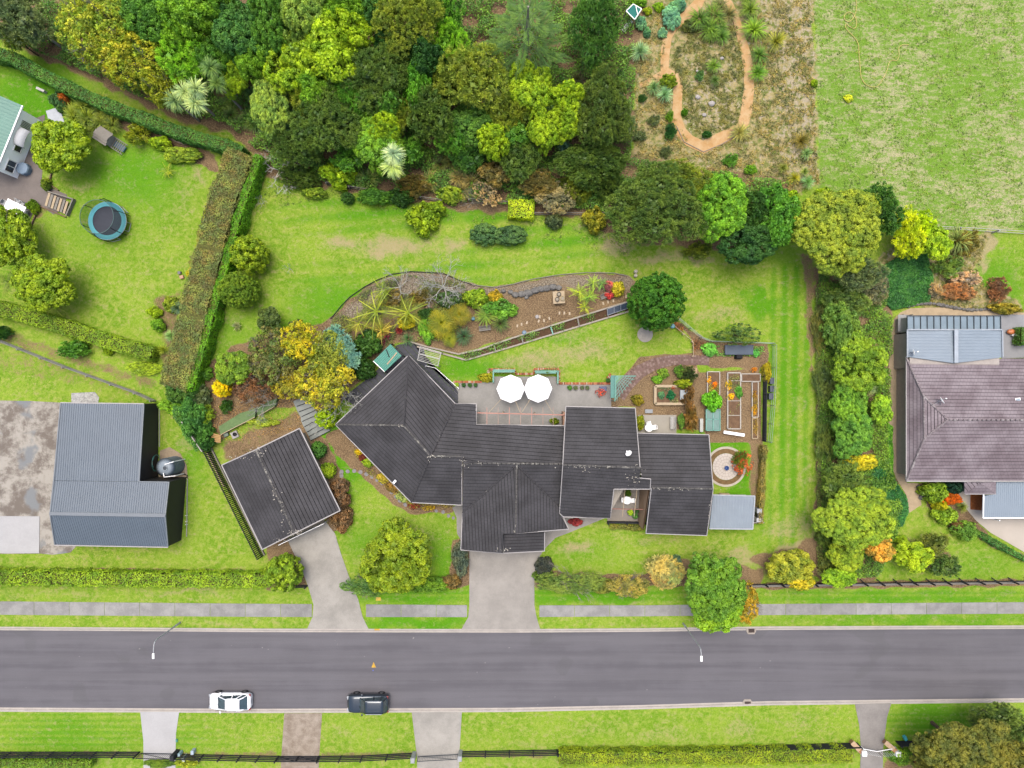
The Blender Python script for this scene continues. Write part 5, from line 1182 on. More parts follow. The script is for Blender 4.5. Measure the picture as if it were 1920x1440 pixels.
def carpaint(n, c, rough=.22, metal=0.0):
    t = NT(n); t.base(c); t.b.inputs['Coat Weight'].default_value = .8; t.b.inputs['Coat Roughness'].default_value = .05; return t.set(rough, .5, metal)
car(W(435, 1311) + Vector((0, 0, -.12)), pi, 4.35, 1.78, 1.46, carpaint('white_car_paint', (.5, .5, .51, 1)), 'white hatchback parked against the lower kerb')
car(W(692, 1314) + Vector((0, 0, -.12)), pi, 4.25, 1.84, 1.72, carpaint('slate_car_paint', T(58, 74, 88), .3, .5), 'dark slate boxy off-roader with roof rails parked against the lower kerb', suv=True)

M_YEL = mott('yellow_marking', T(238, 190, 70), .2, 5, .7); 
mb = MB(); mb.prism([tuple(W(x, y)[:2]) for x, y in ((700, 1242), (704.5, 1252.5), (696, 1252.5))], -.124, -.119); tag(mb.build('road_marking', M_YEL), 'small yellow triangle painted on the asphalt above the dark off-roader', 'road marking')
mb = MB(); mb.box(W(699.5, 1257, -.115), (.12, .12, .02)); tag(mb.build('road_stud', paint('blue_stud', (90, 110, 200))), 'tiny blue reflective stud just below the yellow road triangle', 'road stud')
mb = MB(); mb.box(W(709.5, 1123, .01), (.5, .34, .05)); tag(mb.build('hydrant_cover', paint('hydrant_yellow', (245, 205, 30))), 'yellow hydrant cover in the grass beside the footpath', 'hydrant cover')
mb = MB(); mb.box(W(707, 1180.5, .008), (.55, .16, .012)); tag(mb.build('kerb_mark', M_YEL), 'short yellow paint mark on the upper kerb', 'kerb mark')
M_RUST = mott('rusty_grate', T(110, 92, 84), .3, 6, .8); M_CP = mott('pit_concrete', T(196, 186, 174), .12, 2)
for (x, y, s, lb) in ((1409, 1183.5, 1, 'rusty kerb drain grate on the upper side of the road'), (1402, 1318, -1, 'rusty kerb drain grate on the lower side of the road')):
    r = thing('drain_grate', lb, 'drain grate', W(x, y, -.12), 0, 'kerb drains'); mb = MB(); mb.prism([tuple(W(x + a, y + b * s)[:2]) for a, b in ((-9, -5), (9, -5), (9, 1), (6, 6), (-6, 6), (-9, 1))], -.2, -.095 + (.02 if s < 0 else .03)); mb.build('surround', M_CP, r)
    mb = MB(); mb.box(W(x, y - 1 * s, -.07), (.62, .38, .02)); mb.build('pit', M_BLACK, r)
    for k in range(7): mb = MB(); mb.box(W(x - 5 + k * 1.67, y - 1 * s, -.05), (.05, .4, .03)); mb.build('bar', M_RUST, r)

# ================================================================ fences and gates
def rail_fence(pts, label, hgt=1.2, nr=3, sp=2.2, mat=None, rail=(.05, .14), post=.12, name='fence', cat='fence', group=None, close=None):
    mat = mat or M_DARKT; P = [W(*p) for p in pts]; r = thing(name, label, cat, P[0], 0, group)
    pm = MB(); pm.box((0, 0, hgt / 2), (post, post, hgt + .1)); me = None; last = None
    for i in range(len(P) - 1):
        L = (P[i + 1] - P[i]).length; n = max(1, round(L / sp)); d = (P[i + 1] - P[i]).normalized(); az = math.atan2(d.y, d.x)
        for k in range(n + (1 if i == len(P) - 2 else 0)):
            p = P[i].lerp(P[i + 1], k / n)
            if me is None: m_ = MB(); m_.box((p.x, p.y, hgt / 2 - .03), (post, post, hgt + .12)); o = m_.build('post', mat, r); me = o; o0 = p
            else: o = me.copy(); COL.objects.link(o); o.location = p - o0; 
        side = Vector((-d.y, d.x, 0)) * (post / 2 + rail[0] / 2)
        for j in range(nr):
            z = hgt * (.18 + .76 * j / max(1, nr - 1)) if nr > 1 else hgt * .85
            m_ = MB(); m_.bar(P[i] + side + Vector((0, 0, z)), P[i + 1] + side + Vector((0, 0, z)), rail[0], rail[1]); m_.build('rail', mat, r)
    return r
rail_fence([(-60, 1410), (262, 1410)], 'black post and rail fence left of the pale driveway at the bottom', 1.25, 4)
rail_fence([(335, 1414), (382, 1415), (522, 1418)], 'black post and rail fence between the two left bottom driveways', 1.25, 4)
rail_fence([(600, 1418), (680, 1417), (774, 1412)], 'black post and rail fence right of the brown gravel driveway', 1.25, 4)
rail_fence([(866, 1409), (1044, 1406)], 'black post and rail fence right of the white gate pillars', 1.25, 4)
rail_fence([(1046, 1406), (1300, 1402), (1606, 1393)], 'long black close-railed fence in front of the bottom clipped hedge', 1.2, 6, 2.4, rail=(.05, .17))
rail_fence([(1680, 1390), (1712, 1389)], 'short black fence right of the brick gateway', 1.2, 5)
def gate(a, b, label, mat, hgt=1.2, bars=0, nr=2, name='gate', sw=.05):
    a, b = W(*a), W(*b); r = thing(name, label, 'gate', a); d = (b - a).normalized()
    for j in range(nr): z = .2 + (hgt - .25) * j / (nr - 1); m_ = MB(); m_.bar(a + Vector((0, 0, z)), b + Vector((0, 0, z)), sw, sw * 1.4); m_.build('rail', mat, r)
    for p in (a, b): m_ = MB(); m_.bar(p + Vector((0, 0, .08)), p + Vector((0, 0, hgt)), sw, sw); m_.build('stile', mat, r)
    n = bars
    for k in range(1, n): p = a.lerp(b, k / n); m_ = MB(); m_.bar(p + Vector((0, 0, .1)), p + Vector((0, 0, hgt)), .022, .022); m_.build('bar', mat, r)
    m_ = MB(); m_.bar(a + Vector((0, .02, .2)), b + Vector((0, .02, hgt)), sw * .8, sw * .8); m_.build('brace', mat, r); return r
gate((266, 1411), (326, 1412), 'black bar gate across the pale left bottom driveway', M_DARKT, 1.2, 16)
gate((524, 1417), (560, 1417), 'left leaf of the black double gate on the brown gravel driveway', M_DARKT, 1.15, 0, 4, sw=.08)
gate((562, 1417), (598, 1417), 'right leaf of the black double gate on the brown gravel driveway', M_DARKT, 1.15, 0, 4, sw=.08)
gate((785, 1417), (858, 1413), 'grey tubular gate between two white pillars', paint('gate_grey', (92, 96, 100)), 1.15, 24)
for x, y, lb in ((777, 1413, 'white masonry gate pillar left of the grey tubular gate'), (864, 1410, 'white masonry gate pillar right of the grey tubular gate'), (334, 1409, 'dark stained gate pillar right of the black bar gate')):
    m_ = MB(); p = W(x, y); m_.box((p.x, p.y, .65), (.36, .5, 1.3)); r = thing('gate_pillar', lb, 'gate pillar', p, 0, 'gate pillars'); m_.build('shaft', M_DARKT if x == 334 else paint('gate_post_grey', (196, 200, 202)), r); m_ = MB(); m_.box((p.x, p.y, 1.38), (.44, .58, .08), 0, 0, .8); m_.build('cap', M_DARKT if x == 334 else paint('gate_post_grey', (196, 200, 202)), r)
M_BRK = mott('orange_brick', T(206, 148, 104), .18, 3, .9, .1, c2=T(226, 178, 130), fine=10, bump=.4)
for pts, lb in ((((1598, 1392), (1612, 1407)), 'left orange brick wing wall of the bottom right gateway'), (((1660, 1392), (1676, 1405)), 'right orange brick wing wall of the bottom right gateway')):
    m_ = MB(); r = thing('brick_wing_wall', lb, 'wall', W(*pts[0])); m_.bar(W(*pts[0], .45), W(*pts[1], .45), .42, .95); m_.build('wall', M_BRK, r); m_ = MB(); m_.bar(W(*pts[0], .95), W(*pts[1], .95), .48, .07); m_.build('coping', mott('brick_coping', T(228, 196, 160), .2, 6), r)
for x, y, lb in ((1611, 1403, 'white pillar at the left of the brick gateway'), (1674, 1404, 'white pillar at the right of the brick gateway')):
    m_ = MB(); p = W(x, y); m_.box((p.x, p.y, .55), (.5, .5, 1.2), 0, 0); tag(m_.build('gate_pillar', M_WHITE, bevel=.03), lb, 'gate pillar', 'gate pillars')
gr = thing('gate', 'white swinging double gate standing ajar in the brick gateway', 'gate', W(1612, 1404))
for a, b in (((1613, 1403), (1645, 1409)), ((1673, 1404), (1645, 1409))):
    m_ = MB()
    for z in (.25, .65, 1.1): m_.bar(W(*a, z), W(*b, z), .05, .07)
    for k in range(9): p = W(*a).lerp(W(*b), k / 8); m_.bar(p + Vector((0, 0, .2)), p + Vector((0, 0, 1.15)), .03, .03)
    m_.build('gate_leaf', M_WHITE, gr)
def sbox(px, py, sx, sy, sz, rgb, name, label, cat, rz=0., z0=0.):
    m_ = MB(); p = W(px, py); m_.box((p.x, p.y, z0 + sz / 2), (sx, sy, sz), rz, 0, .88); m_.box((p.x, p.y, z0 + sz * .96), (sx * .98, sy * .98, sz * .10), rz); return tag(m_.build(name, paint('%s_%d_%d_%d' % ((name,) + rgb), rgb), bevel=.015), label, cat)
sbox(341, 1409, .26, .3, .7, (190, 225, 240), 'meter_box', 'pale blue meter box on the grass by the dark gate pillar', 'meter box', .2)
sbox(365, 1406, .3, .42, .6, (205, 225, 245), 'letterbox', 'pale blue letterbox standing in the grass right of the black bar gate', 'letterbox')
sbox(350, 1417, .26, .5, .8, (210, 225, 205), 'letterbox', 'pale green letterbox on the fence right of the black bar gate', 'letterbox', .3)
sbox(332, 1388, .2, .3, .12, (80, 160, 140), 'toby_box', 'small green utility lid beside the pale bottom driveway', 'utility box')
sbox(1695, 1382, .3, .45, .35, (90, 215, 225), 'utility_box', 'cyan utility box in the grass above the olive tree', 'utility box', .4)
sbox(1713, 1389, .26, .5, .35, (70, 160, 205), 'utility_box', 'blue utility box touching the short black fence', 'utility box', .1)
sbox(1707, 1396, .5, .2, .9, (190, 210, 180), 'letterbox', 'pale green letterbox in front of the short black fence', 'letterbox', -.7)
sbox(538, 1105, .25, .2, .3, (120, 210, 200), 'utility_box', 'small turquoise utility box below the round shrub beside the garage drive', 'utility box')
bf = thing('board_fence', 'long black board fence with raking posts beside the right footpath', 'fence', W(1402, 1100))
A, B = (1402, 1096.5), (1990, 1089)
for j in range(4): m_ = MB(); z = .15 + .27 * j; m_.bar(W(*A, z), W(*B, z), .04, .24); m_.build('rail', M_DARKT, bf)
for k in range(19):
    x = 1402 + 30.8 * k; y = 1096.5 - (x - 1402) * .01275; m_ = MB(); p = W(x, y); m_.bar((p.x, p.y + .06, 0), (p.x, p.y + .06, 1.2), .12, .12); m_.build('post', M_DARKT, bf)
    if 1600 < x: m_ = MB(); m_.bar((p.x - .3, p.y + .42, .05), (p.x, p.y + .1, .6), .09, .09); m_.build('raking_stay', M_DARKT, bf)
m_ = MB(); m_.bar(W(1402, 1099, .04), W(1990, 1091.5, .04), .22, .1); m_.build('plinth', M_GREYT, bf)
rail_fence([(548, 1099), (576, 1098)], 'short black fence stub beside the garage driveway at the roadside', 1.0, 3, 1.5)
rail_fence([(-40, 622), (5, 640), (130, 690), (262, 738), (292, 752)], 'long grey rail fence running down behind the left shed lawn', 1.2, 3, 2.4, paint('grey_fence', (150, 148, 146)))
rail_fence([(1718, 430), (1790, 432), (1930, 441)], 'white-topped wire fence between the paddock and the right garden', 1.15, 2, 3.2, paint('pale_rail', (205, 205, 200)), rail=(.05, .08))
rail_fence([(615, 347), (700, 362), (790, 374), (828, 380)], 'weathered grey rail fence below the wood, left part', .9, 2, 2.2, M_GREYT)
rail_fence([(880, 378), (960, 384), (1000, 404), (1146, 404)], 'weathered grey rail fence below the wood, right part', .9, 2, 2.4, M_GREYT)
m_ = MB(); m_.bar(W(816, 381, .5), W(832, 398, .5), .08, .1); tag(m_.build('timber_rail', M_GREYT), 'single pale rail slanting beside the lime bush below the wood', 'rail')
pf = thing('picket_fence', 'black paling fence running diagonally beside the garage', 'fence', W(392, 838))
L0, L1 = W(390, 838), W(492, 1042)
for z, nm in ((.25, 'rail'), (1.45, 'rail')): m_ = MB(); m_.bar(L0 + Vector((0, 0, z)), L1 + Vector((0, 0, z)), .06, .1); m_.build(nm, M_DARKT, pf)
nn = 66; dd_ = (L1 - L0).normalized()
m0 = None
for k in range(nn):
    p = L0.lerp(L1, k / (nn - 1))
    if m0 is None: m_ = MB(); m_.box((p.x + .05, p.y + .02, .85), (.10, .10, 1.7), math.atan2(dd_.y, dd_.x)); m0 = m_.build('paling', M_DARKT, pf); p0 = p
    else: o = m0.copy(); COL.objects.link(o); o.location = p - p0
m_ = MB(); m_.bar(L0 + Vector((.28, .1, .1)), L1 + Vector((.28, .1, .1)), .12, .3); m_.build('plinth_board', M_GREYT, pf)
pg = thing('pallet_screen', 'small orange-brown slatted timber screen at the top of the black paling fence', 'timber screen', W(406, 820))
for k in range(5): m_ = MB(); m_.bar(W(396.5 - k * .2, 813 + k * 3.2, .9), W(414, 817 + k * 3.0, .9), .13, .05); m_.build('slat', mott('new_timber', T(222, 178, 116), .12, 4), pg)
for x, y in ((397, 813), (414, 818), (396, 826), (413.5, 829)): m_ = MB(); p = W(x, y); m_.bar(p, p + Vector((0, 0, .87)), .06, .06); m_.build('leg', M_CREAM, pg)

# ================================================================ patio, umbrellas, pergolas
def umbrella(px, py, label):
    z = 2.35; w = W(px, py, z); r = thing('patio_umbrella', label, 'umbrella', (w.x, w.y, 0), 0, 'white patio umbrellas'); R = 1.42
    m_ = MB(); vs = [(w.x, w.y, 2.72)]
    for i in range(8): a = pi / 8 * 2 * i + pi / 2; vs.append((w.x + R * cos(a), w.y + R * sin(a), 2.2))
    m_.add(vs, [(0, i + 1, (i + 1) % 8 + 1) for i in range(8)]); o = m_.build('canopy', mott('umbrella_canvas', (.5, .5, .5, 1), .02, 1, .8, .1, bump=.05), r); o.modifiers.new('s', 'SOLIDIFY').thickness = .012
    for i in range(8): a = pi / 4 * i + pi / 2; m_ = MB(); m_.tube((w.x, w.y, 2.68), (w.x + R * .98 * cos(a), w.y + R * .98 * sin(a), 2.17), .012, .01, 5); m_.build('rib', M_STEEL, r)
    m_ = MB(); m_.tube((w.x, w.y, .05), (w.x, w.y, 2.78), .028, .028, 10); m_.build('pole', M_STEEL, r); m_ = MB(); m_.lathe((w.x, w.y, .05), [(.32, 0), (.3, .07), (.06, .1)], 20); m_.build('base', M_CONC, r)
umbrella(957.5, 729, 'white octagonal patio umbrella, left of the touching pair'); umbrella(1009, 728.5, 'white octagonal patio umbrella, right of the touching pair')
def round_table(px, py, z, R, label, mat=None, leg=True):
    w = W(px, py, z); r = thing('garden_table', label, 'table', (w.x, w.y, 0), 0, 'white round garden tables'); m_ = MB(); m_.lathe((w.x, w.y, .70), [(R, 0), (R, .03), (R * .9, .045)], 24); m_.build('table_top', mat or M_WHITE, r)
    m_ = MB(); m_.tube((w.x, w.y, .05), (w.x, w.y, .7), .05, .04, 10); m_.lathe((w.x, w.y, .04), [(R * .5, 0), (R * .45, .04)], 16); m_.build('pedestal', mat or M_WHITE, r); return r
def chair(px, py, rz, label, mat=None, group='white garden chairs'):
    mat = mat or M_WHITE; w = W(px, py, .45); r = thing('garden_chair', label, 'chair', (w.x, w.y, 0), rz, group); ca, sa = cos(rz), sin(rz)
    def bb(nm, c, s): m_ = MB(); m_.box((w.x + c[0], w.y + c[1], c[2]), s); m_.build(nm, mat, r)
    bb('seat', (0, 0, .45), (.42, .42, .04)); bb('backrest', (0, .21, .68), (.4, .04, .42))
    for sx in (-.17, .17):
        for sy in (-.17, .17): bb('leg', (sx, sy, .23), (.035, .035, .44))
    bb('armrest', (.21, 0, .62), (.05, .4, .03)); bb('armrest', (-.21, 0, .62), (.05, .4, .03)); return r
round_table(1217, 802, .7, .42, 'small white round table on the patio slab between the two roof wings')
chair(1216, 794, .2, 'white chair above the small round table'); chair(1227, 801, -1.4, 'white chair right of the small round table')
round_table(1176, 938, .7, .42, 'white oval table under the courtyard pergola'); chair(1168, 937, 1.5, 'white chair left of the courtyard table'); chair(1186, 938, -1.5, 'white chair right of the courtyard table')
def bench(px, py, rz, L, label, mat=None):
    mat = mat or M_GREYT; w = W(px, py, .45); r = thing('bench', label, 'bench', (w.x, w.y, 0), rz)
    for k in range(3): m_ = MB(); m_.box((w.x, w.y - .15 + .15 * k, .45), (L, .12, .035)); m_.build('slat', mat, r)
    m_ = MB(); m_.box((w.x, w.y + .24, .72), (L, .04, .3)); m_.build('backrest', mat, r)
    for sx in (-L / 2 + .1, L / 2 - .1):
        for sy in (-.15, .15): m_ = MB(); m_.box((w.x + sx, w.y + sy, .22), (.06, .06, .44)); m_.build('leg', mat, r)
bench(1261, 793, -pi / 2, 1.3, 'pale grey garden bench at the right end of the small patio slab', paint('bench_white', (205, 205, 200)))
bench(909, 616, .12, 1.2, 'grey timber bench at the top of the brown garden bed', M_GREYT); bench(1135, 555, .35, 1.0, 'grey timber bench beside the pink flowering shrub', M_GREYT)
M_RED = paint('faded_red_paint', (214, 140, 120))
pr = thing('pergola', 'faded red pergola beams and rafters over the patio against the house', 'pergola', W(975, 790))
m_ = MB(); m_.bar(W(893, 774, 2.5), W(1058, 778, 2.5), .09, .14); m_.build('beam', M_RED, pr)
for x in (913, 934, 955, 976, 997, 1018, 1037): m_ = MB(); m_.bar(W(x, 764, 2.6), W(x, 797, 2.85), .045, .09); m_.build('rafter', M_RED if x in (913, 955, 997) else mott('weathered_pink', T(208, 176, 160), .12, 4), pr)
for x, y in ((897, 774), (943, 774), (1003, 776), (1056, 778)): m_ = MB(); p = W(x, y, 2.45); m_.bar((p.x, p.y, 0), p, .10, .10); m_.build('post', M_CREAM, pr)
m_ = MB(); m_.bar(W(1057, 772, 1.2), W(1057, 797, 1.2), .25, 2.3); m_.build('brick_pier', mott('peach_brick', T(226, 180, 150), .15, 5), pr)
for a, b in (((940, 748), (917, 773)), ((966, 751), (976, 775)), ((994, 749), (977, 775)), ((1022, 750), (1038, 777))): m_ = MB(); m_.tube(W(*a, 2.2), W(*b, 2.55), .022, .022, 5); m_.build('guy_rail', M_CREAM, pr)
cp = thing('pergola', 'thin timber pergola beams across the courtyard beside the peach wall', 'pergola', W(1180, 950))
m_ = MB(); m_.bar(W(1147, 954, 2.4), W(1212, 955, 2.4), .08, .12); m_.build('beam', paint('red_brown_beam', (170, 108, 92)), cp)
for x in (1172, 1194): m_ = MB(); m_.bar(W(x, 917, 2.9), W(x - 5, 968, 2.45), .05, .09); m_.build('rafter', M_CREAM, cp)
m_ = MB(); m_.bar(W(1218, 917, 2.6), W(1210, 968, 2.5), .05, .1); m_.build('rafter', M_WHITE, cp)
for x, y in ((1149, 954), (1208, 955)): m_ = MB(); p = W(x, y, 2.4); m_.bar((p.x, p.y, 0), p, .1, .1); m_.build('post', M_CREAM, cp)
m_ = MB(); m_.bar(W(1139, 979, .35), W(1209, 980, .35), .12, .7); r = thing('low_fence', 'low dark fence closing the lower side of the courtyard', 'fence', W(1139, 979)); m_.build('panel', M_DARKT, r)
for x in (1139, 1174, 1209): m_ = MB(); p = W(x, 980); m_.bar(p, p + Vector((0, 0, .9)), .12, .12); m_.build('post', M_DARKT, r)
M_BR = [mott('brick_%s' % n, T(*c_), .15, 6, .9) for n, c_ in (('red', (206, 120, 84)), ('orange', (222, 150, 108)), ('pale', (232, 200, 176)), ('brown', (160, 100, 78)))]
be = thing('brick_edging', 'red and cream brick edging round the patio and its two planters', 'brick edging', W(985, 710)); brk = {}
def bricks(a, b, z=.0, wd=.24, nm='brick'):
    A_, B_ = W(*a), W(*b); L = (B_ - A_).length; n = max(1, int(L / .125)); az = math.atan2(B_.y - A_.y, B_.x - A_.x)
    for k in range(n):
        p = A_.lerp(B_, (k + .5) / n); mi = RNG.choice((0, 0, 1, 1, 2, 3)); key = mi
        if key not in brk: m_ = MB(); m_.box((be.location.x, be.location.y, 0), (.105, .23, .16)); o = m_.build(nm, M_BR[mi], be); brk[key] = o
        else: o = brk[key].copy(); COL.objects.link(o)
        o.location = Vector((p.x, p.y, z + .06 + RNG.uniform(-.01, .01))) - Vector(be.location); o.rotation_euler = (0, 0, az + RNG.uniform(-.06, .06)); o.scale = (1, wd / .23, 1)
for a, b, z in (((850, 716), (904, 716), 0), ((916, 693), (966, 693), .25), ((966, 694), (966, 700), .1), ((966, 701), (1001, 701), 0), ((1001, 701), (1001, 692), .1), ((1001, 692), (1048, 692), .25), ((1048, 693), (1048, 718), .1), ((1048, 719), (1145, 719), 0), ((916, 694), (916, 700), .2), ((1137, 708), (1145, 706), .2), ((1143, 700), (1146, 719), 0)): bricks(a, b, z)
M_GRN = paint('sea_green_paint', (112, 188, 170))
def frame(name, label, cat, segs, z, mat, w=.09, h=.09, legs=()):
    r = thing(name, label, cat, W(*segs[0][0]))
    for a, b in segs: m_ = MB(); m_.bar(W(*a, z), W(*b, z), w, h); m_.build('rail', mat, r)
    for x, y in legs: m_ = MB(); p = W(x, y, z); m_.bar((p.x, p.y, 0), p, w, w); m_.build('post', mat, r)
    return r
frame('corner_bench', 'sea-green painted rail seat at the upper left corner of the patio', 'seat', [((925, 694), (965, 694)), ((926, 697), (965, 697)), ((925, 694), (925, 716))], .95, M_GRN, .13, .06, ((925, 694), (965, 694), (925, 716)))
frame('corner_bench', 'sea-green painted rail seat at the upper right corner of the patio', 'seat', [((1004, 696), (1046, 696)), ((1046, 696), (1046, 718)), ((1004, 699), (1043, 699))], .95, M_GRN, .13, .06, ((1004, 696), (1046, 696), (1046, 718)))
tr = thing('trellis_arch', 'sea-green lattice arbour fanning over the start of the brick path', 'arbour', W(1150, 725))
m_ = MB(); m_.bar(W(1150, 704, 1.9), W(1150, 746, 1.9), .55, .12); m_.build('seat_hood', paint('deep_sea_green', (60, 150, 138)), tr)
m_ = MB(); m_.bar(W(1154, 705, 2.1), W(1192, 705, 2.1), .08, .08); m_.build('rail', M_GRN, tr); m_ = MB(); m_.bar(W(1154, 705, 2.1), W(1153, 752, 2.1), .08, .08); m_.build('rail', M_GRN, tr)
for k in range(7):
    m_ = MB(); m_.bar(W(1154, 707 + k * 7, 2.1), W(1160 + k * 5, 705, 2.14), .04, .04); m_.build('lattice_bar', M_GRN, tr)
    m_ = MB(); m_.bar(W(1156, 706, 2.1), W(1190 - k * 5.5, 712 + k * 6.5, 2.08), .04, .04); m_.build('lattice_bar', M_GRN, tr)
for x, y in ((1154, 705), (1192, 705), (1153, 752)): m_ = MB(); p = W(x, y, 2.05); m_.bar((p.x, p.y, 0), p, .08, .08); m_.build('post', M_GRN, tr)
M_BP = mott('brick_path', T(158, 132, 122), .2, 2.5, .9, .1, fine=12, bump=.5)
o, A_, B_ = ribbon('brick_path', [(1158, 742), (1176, 718), (1200, 696), (1228, 682), (1262, 675), (1300, 675), (1330, 676)], [30, 28, 25, 22, 19, 18, 18], .02, M_BP)
brick_me = {}
for i in range(len(A_) - 1):
    n = max(2, int((Vector(A_[i + 1]) - Vector(A_[i])).length / 4.6))
    for k in range(n):
        f = (k + .5) / n; a = Vector(A_[i]).lerp(Vector(A_[i + 1]), f); b = Vector(B_[i]).lerp(Vector(B_[i + 1]), f); az = math.atan2(-(b.y - a.y), b.x - a.x)
        for s_ in range(5):
            p = a.lerp(b, (s_ + .5) / 5); mi = RNG.choice((0, 1, 2))
            if mi not in brick_me: m_ = MB(); m_.box((0, 0, 0), (.2, .19, .06)); q_ = m_.build('brick', mott('path_brick_%d' % mi, T(*((150, 120, 112), (172, 146, 136), (138, 112, 100))[mi]), .15, 5), o); brick_me[mi] = q_
            else: q_ = brick_me[mi].copy(); COL.objects.link(q_)
            w_ = W(p.x, p.y); q_.location = (w_.x, w_.y, .022 + RNG.uniform(-.006, .008)); q_.rotation_euler = (0, 0, az + RNG.uniform(-.05, .05)); q_.scale = ((b - a).length * S / 5 / .22, 1, 1)
def pot(px, py, r_, mat, label, col='G', square=False, k=1.0):
    w = W(px, py); r = thing('plant_pot', label, 'plant pot', w, 0, 'potted plants'); m_ = MB()
    if square: m_.box((w.x, w.y, .17), (r_ * 1.8, r_ * 1.8, .34)); m_.build('pot', mat, r); m_ = MB(); m_.box((w.x, w.y, .345), (r_ * 1.5, r_ * 1.5, .02)); m_.build('soil', M_SOIL, r)
    else: m_.lathe(w, [(r_ * .75, 0), (r_, .3), (r_ * 1.08, .32), (r_ * 1.08, .36), (r_ * .9, .36), (r_ * .88, .3)], 18); m_.build('pot', mat, r); m_ = MB(); m_.lathe(w, [(r_ * .88, .29), (r_ * .88, .31)], 14); m_.build('soil', M_SOIL, r)
    me, R0 = get_crown('broad', max(.5, r_)); o = link('foliage', me, r, (0, 0, .3), fcol(col, k)); s = r_ * 1.0 / R0; o.scale = (s, s, s * .8)
M_POTD = paint('dark_pot', (70, 76, 72)); M_POTR = paint('red_brown_pot', (150, 92, 84))
pot(857, 722, .24, M_POTD, 'round dark pot with lime foliage at the left patio edge', 'L'); 
for x, lb in ((870, 'square dark planter right of the lime-leaved pot'), (881.5, 'middle square dark planter by the left patio edge'), (892, 'square dark planter right of the middle one by the left patio edge')): pot(x, 722, .2, M_POTD, lb, 'DG', True)
pot(1068, 727, .24, M_POTD, 'leafy green pot at the left of the right planter row', 'G')
for x, lb in ((1079, 'red-brown square pot beside the leafy green pot'), (1091, 'second square pot of the right planter row'), (1101, 'last square pot of the right planter row')): pot(x, 727, .2, M_POTR, lb, 'GG', True)
pot(1139.5, 713, .2, M_POTD, 'small green pot on the brick corner left of the arbour', 'DG', True)
pot(569, 818, .15, M_TERRA, 'upper round terracotta pot at the garage corner', 'GG'); pot(574, 824, .15, M_TERRA, 'lower round terracotta pot at the garage corner', 'GG'); pot(692, 676, .18, M_TERRA, 'round terracotta pot left of the green playhouse roof', 'G')
pot(1181, 960, .3, M_POTD, 'pot with lime yellow plant at the courtyard corner', 'L'); pot(1190, 966, .3, M_POTD, 'pot with blue green plant at the courtyard corner', 'B'); pot(1193, 957, .22, M_POTD, 'smallest dark pot in the courtyard corner', 'DG')
sbox(1130, 729, .7, .5, .5, (60, 80, 130), 'planter_box', 'deep blue planter box on the patio below the flowers', 'planter')
tb = W(1047, 559); tt = thing('potting_table', 'cream square table in the brown bed carrying three round pots', 'table', tb)
m_ = MB(); m_.box((tb.x, tb.y, .62), (1.2, 1.25, .05), .06); m_.build('table_top', M_CREAM, tt)
for sx in (-.5, .5):
    for sy in (-.5, .5): m_ = MB(); m_.box((tb.x + sx, tb.y + sy, .3), (.06, .06, .6)); m_.build('leg', M_CREAM, tt)
for dx, dy, lb, c_ in ((.0, .3, 'upper black pot on the cream table in the brown bed', 'GG'), (-.18, -.22, 'lower left black pot on the cream table in the brown bed', 'GG'), (.38, -.12, 'lower right yellow-rimmed pot on the cream table in the brown bed', 'OY')):
    r = thing('plant_pot', lb, 'plant pot', (tb.x + dx, tb.y + dy, .645), 0, 'potted plants'); q_ = Vector(r.location); m_ = MB(); m_.lathe(q_, [(.17, 0), (.22, .25), (.22, .28), (.18, .28), (.17, .2)], 16); m_.build('pot', M_BLACK if c_ != 'OY' else paint('yellow_pot', (190, 170, 110)), r); m_ = MB(); m_.lathe(q_, [(.17, .2), (.16, .22)], 12); m_.build('soil', mott('pale_gravel_top', T(190, 180, 160), .2, 8), r)
# ================================================================ trampoline
tc = W(201, 414, .9); TP = thing('trampoline', 'round trampoline with turquoise pad and dark safety net on the left lawn', 'trampoline', (tc.x, tc.y, 0)); R = 1.95
m_ = MB(); m_.ring((tc.x, tc.y, .88), 1.48, 1.92, .05, 48); m_.build('safety_pad', mott('turquoise_pad', T(104, 206, 218), .08, 1.5, .5), TP)
m_ = MB(); m_.lathe((tc.x, tc.y, .86), [(1.5, 0), (1.5, .015)], 40); m_.build('mat', mott('trampoline_mat', T(66, 72, 86), .12, 1.2, .7), TP)
m_ = MB(); m_.ring((tc.x, tc.y, .84), 1.88, 1.95, .05, 48); m_.build('frame', M_STEEL, TP)
m_ = MB(); m_.ring((tc.x, tc.y, 2.68), 1.66, 1.70, .04, 48); m_.build('net_hoop', paint('dark_teal_net', (60, 110, 110)), TP)
for i in range(6):
    a = i * pi / 3 + .35; m_ = MB(); x, y = cos(a), sin(a); m_.path([(tc.x + 1.97 * x, tc.y + 1.97 * y, .02), (tc.x + 2.02 * x, tc.y + 2.02 * y, 1.2), (tc.x + 1.98 * x, tc.y + 1.98 * y, 2.1), (tc.x + 1.70 * x, tc.y + 1.70 * y, 2.72)], .035, 8); m_.build('net_pole', M_BLACK, TP)
    a += .2; m_ = MB(); m_.path([(tc.x + 1.9 * cos(a), tc.y + 1.9 * sin(a), .85), (tc.x + 1.95 * cos(a), tc.y + 1.95 * sin(a), .03), (tc.x + 1.95 * cos(a + .45), tc.y + 1.95 * sin(a + .45), .03), (tc.x + 1.9 * cos(a + .45), tc.y + 1.9 * sin(a + .45), .85)], .03, 6); m_.build('leg', M_STEEL, TP)
t = NT('net'); tb_ = t.n('ShaderNodeBsdfTransparent'); mx = t.n('ShaderNodeMixShader'); uvn = t.n('ShaderNodeNewGeometry')
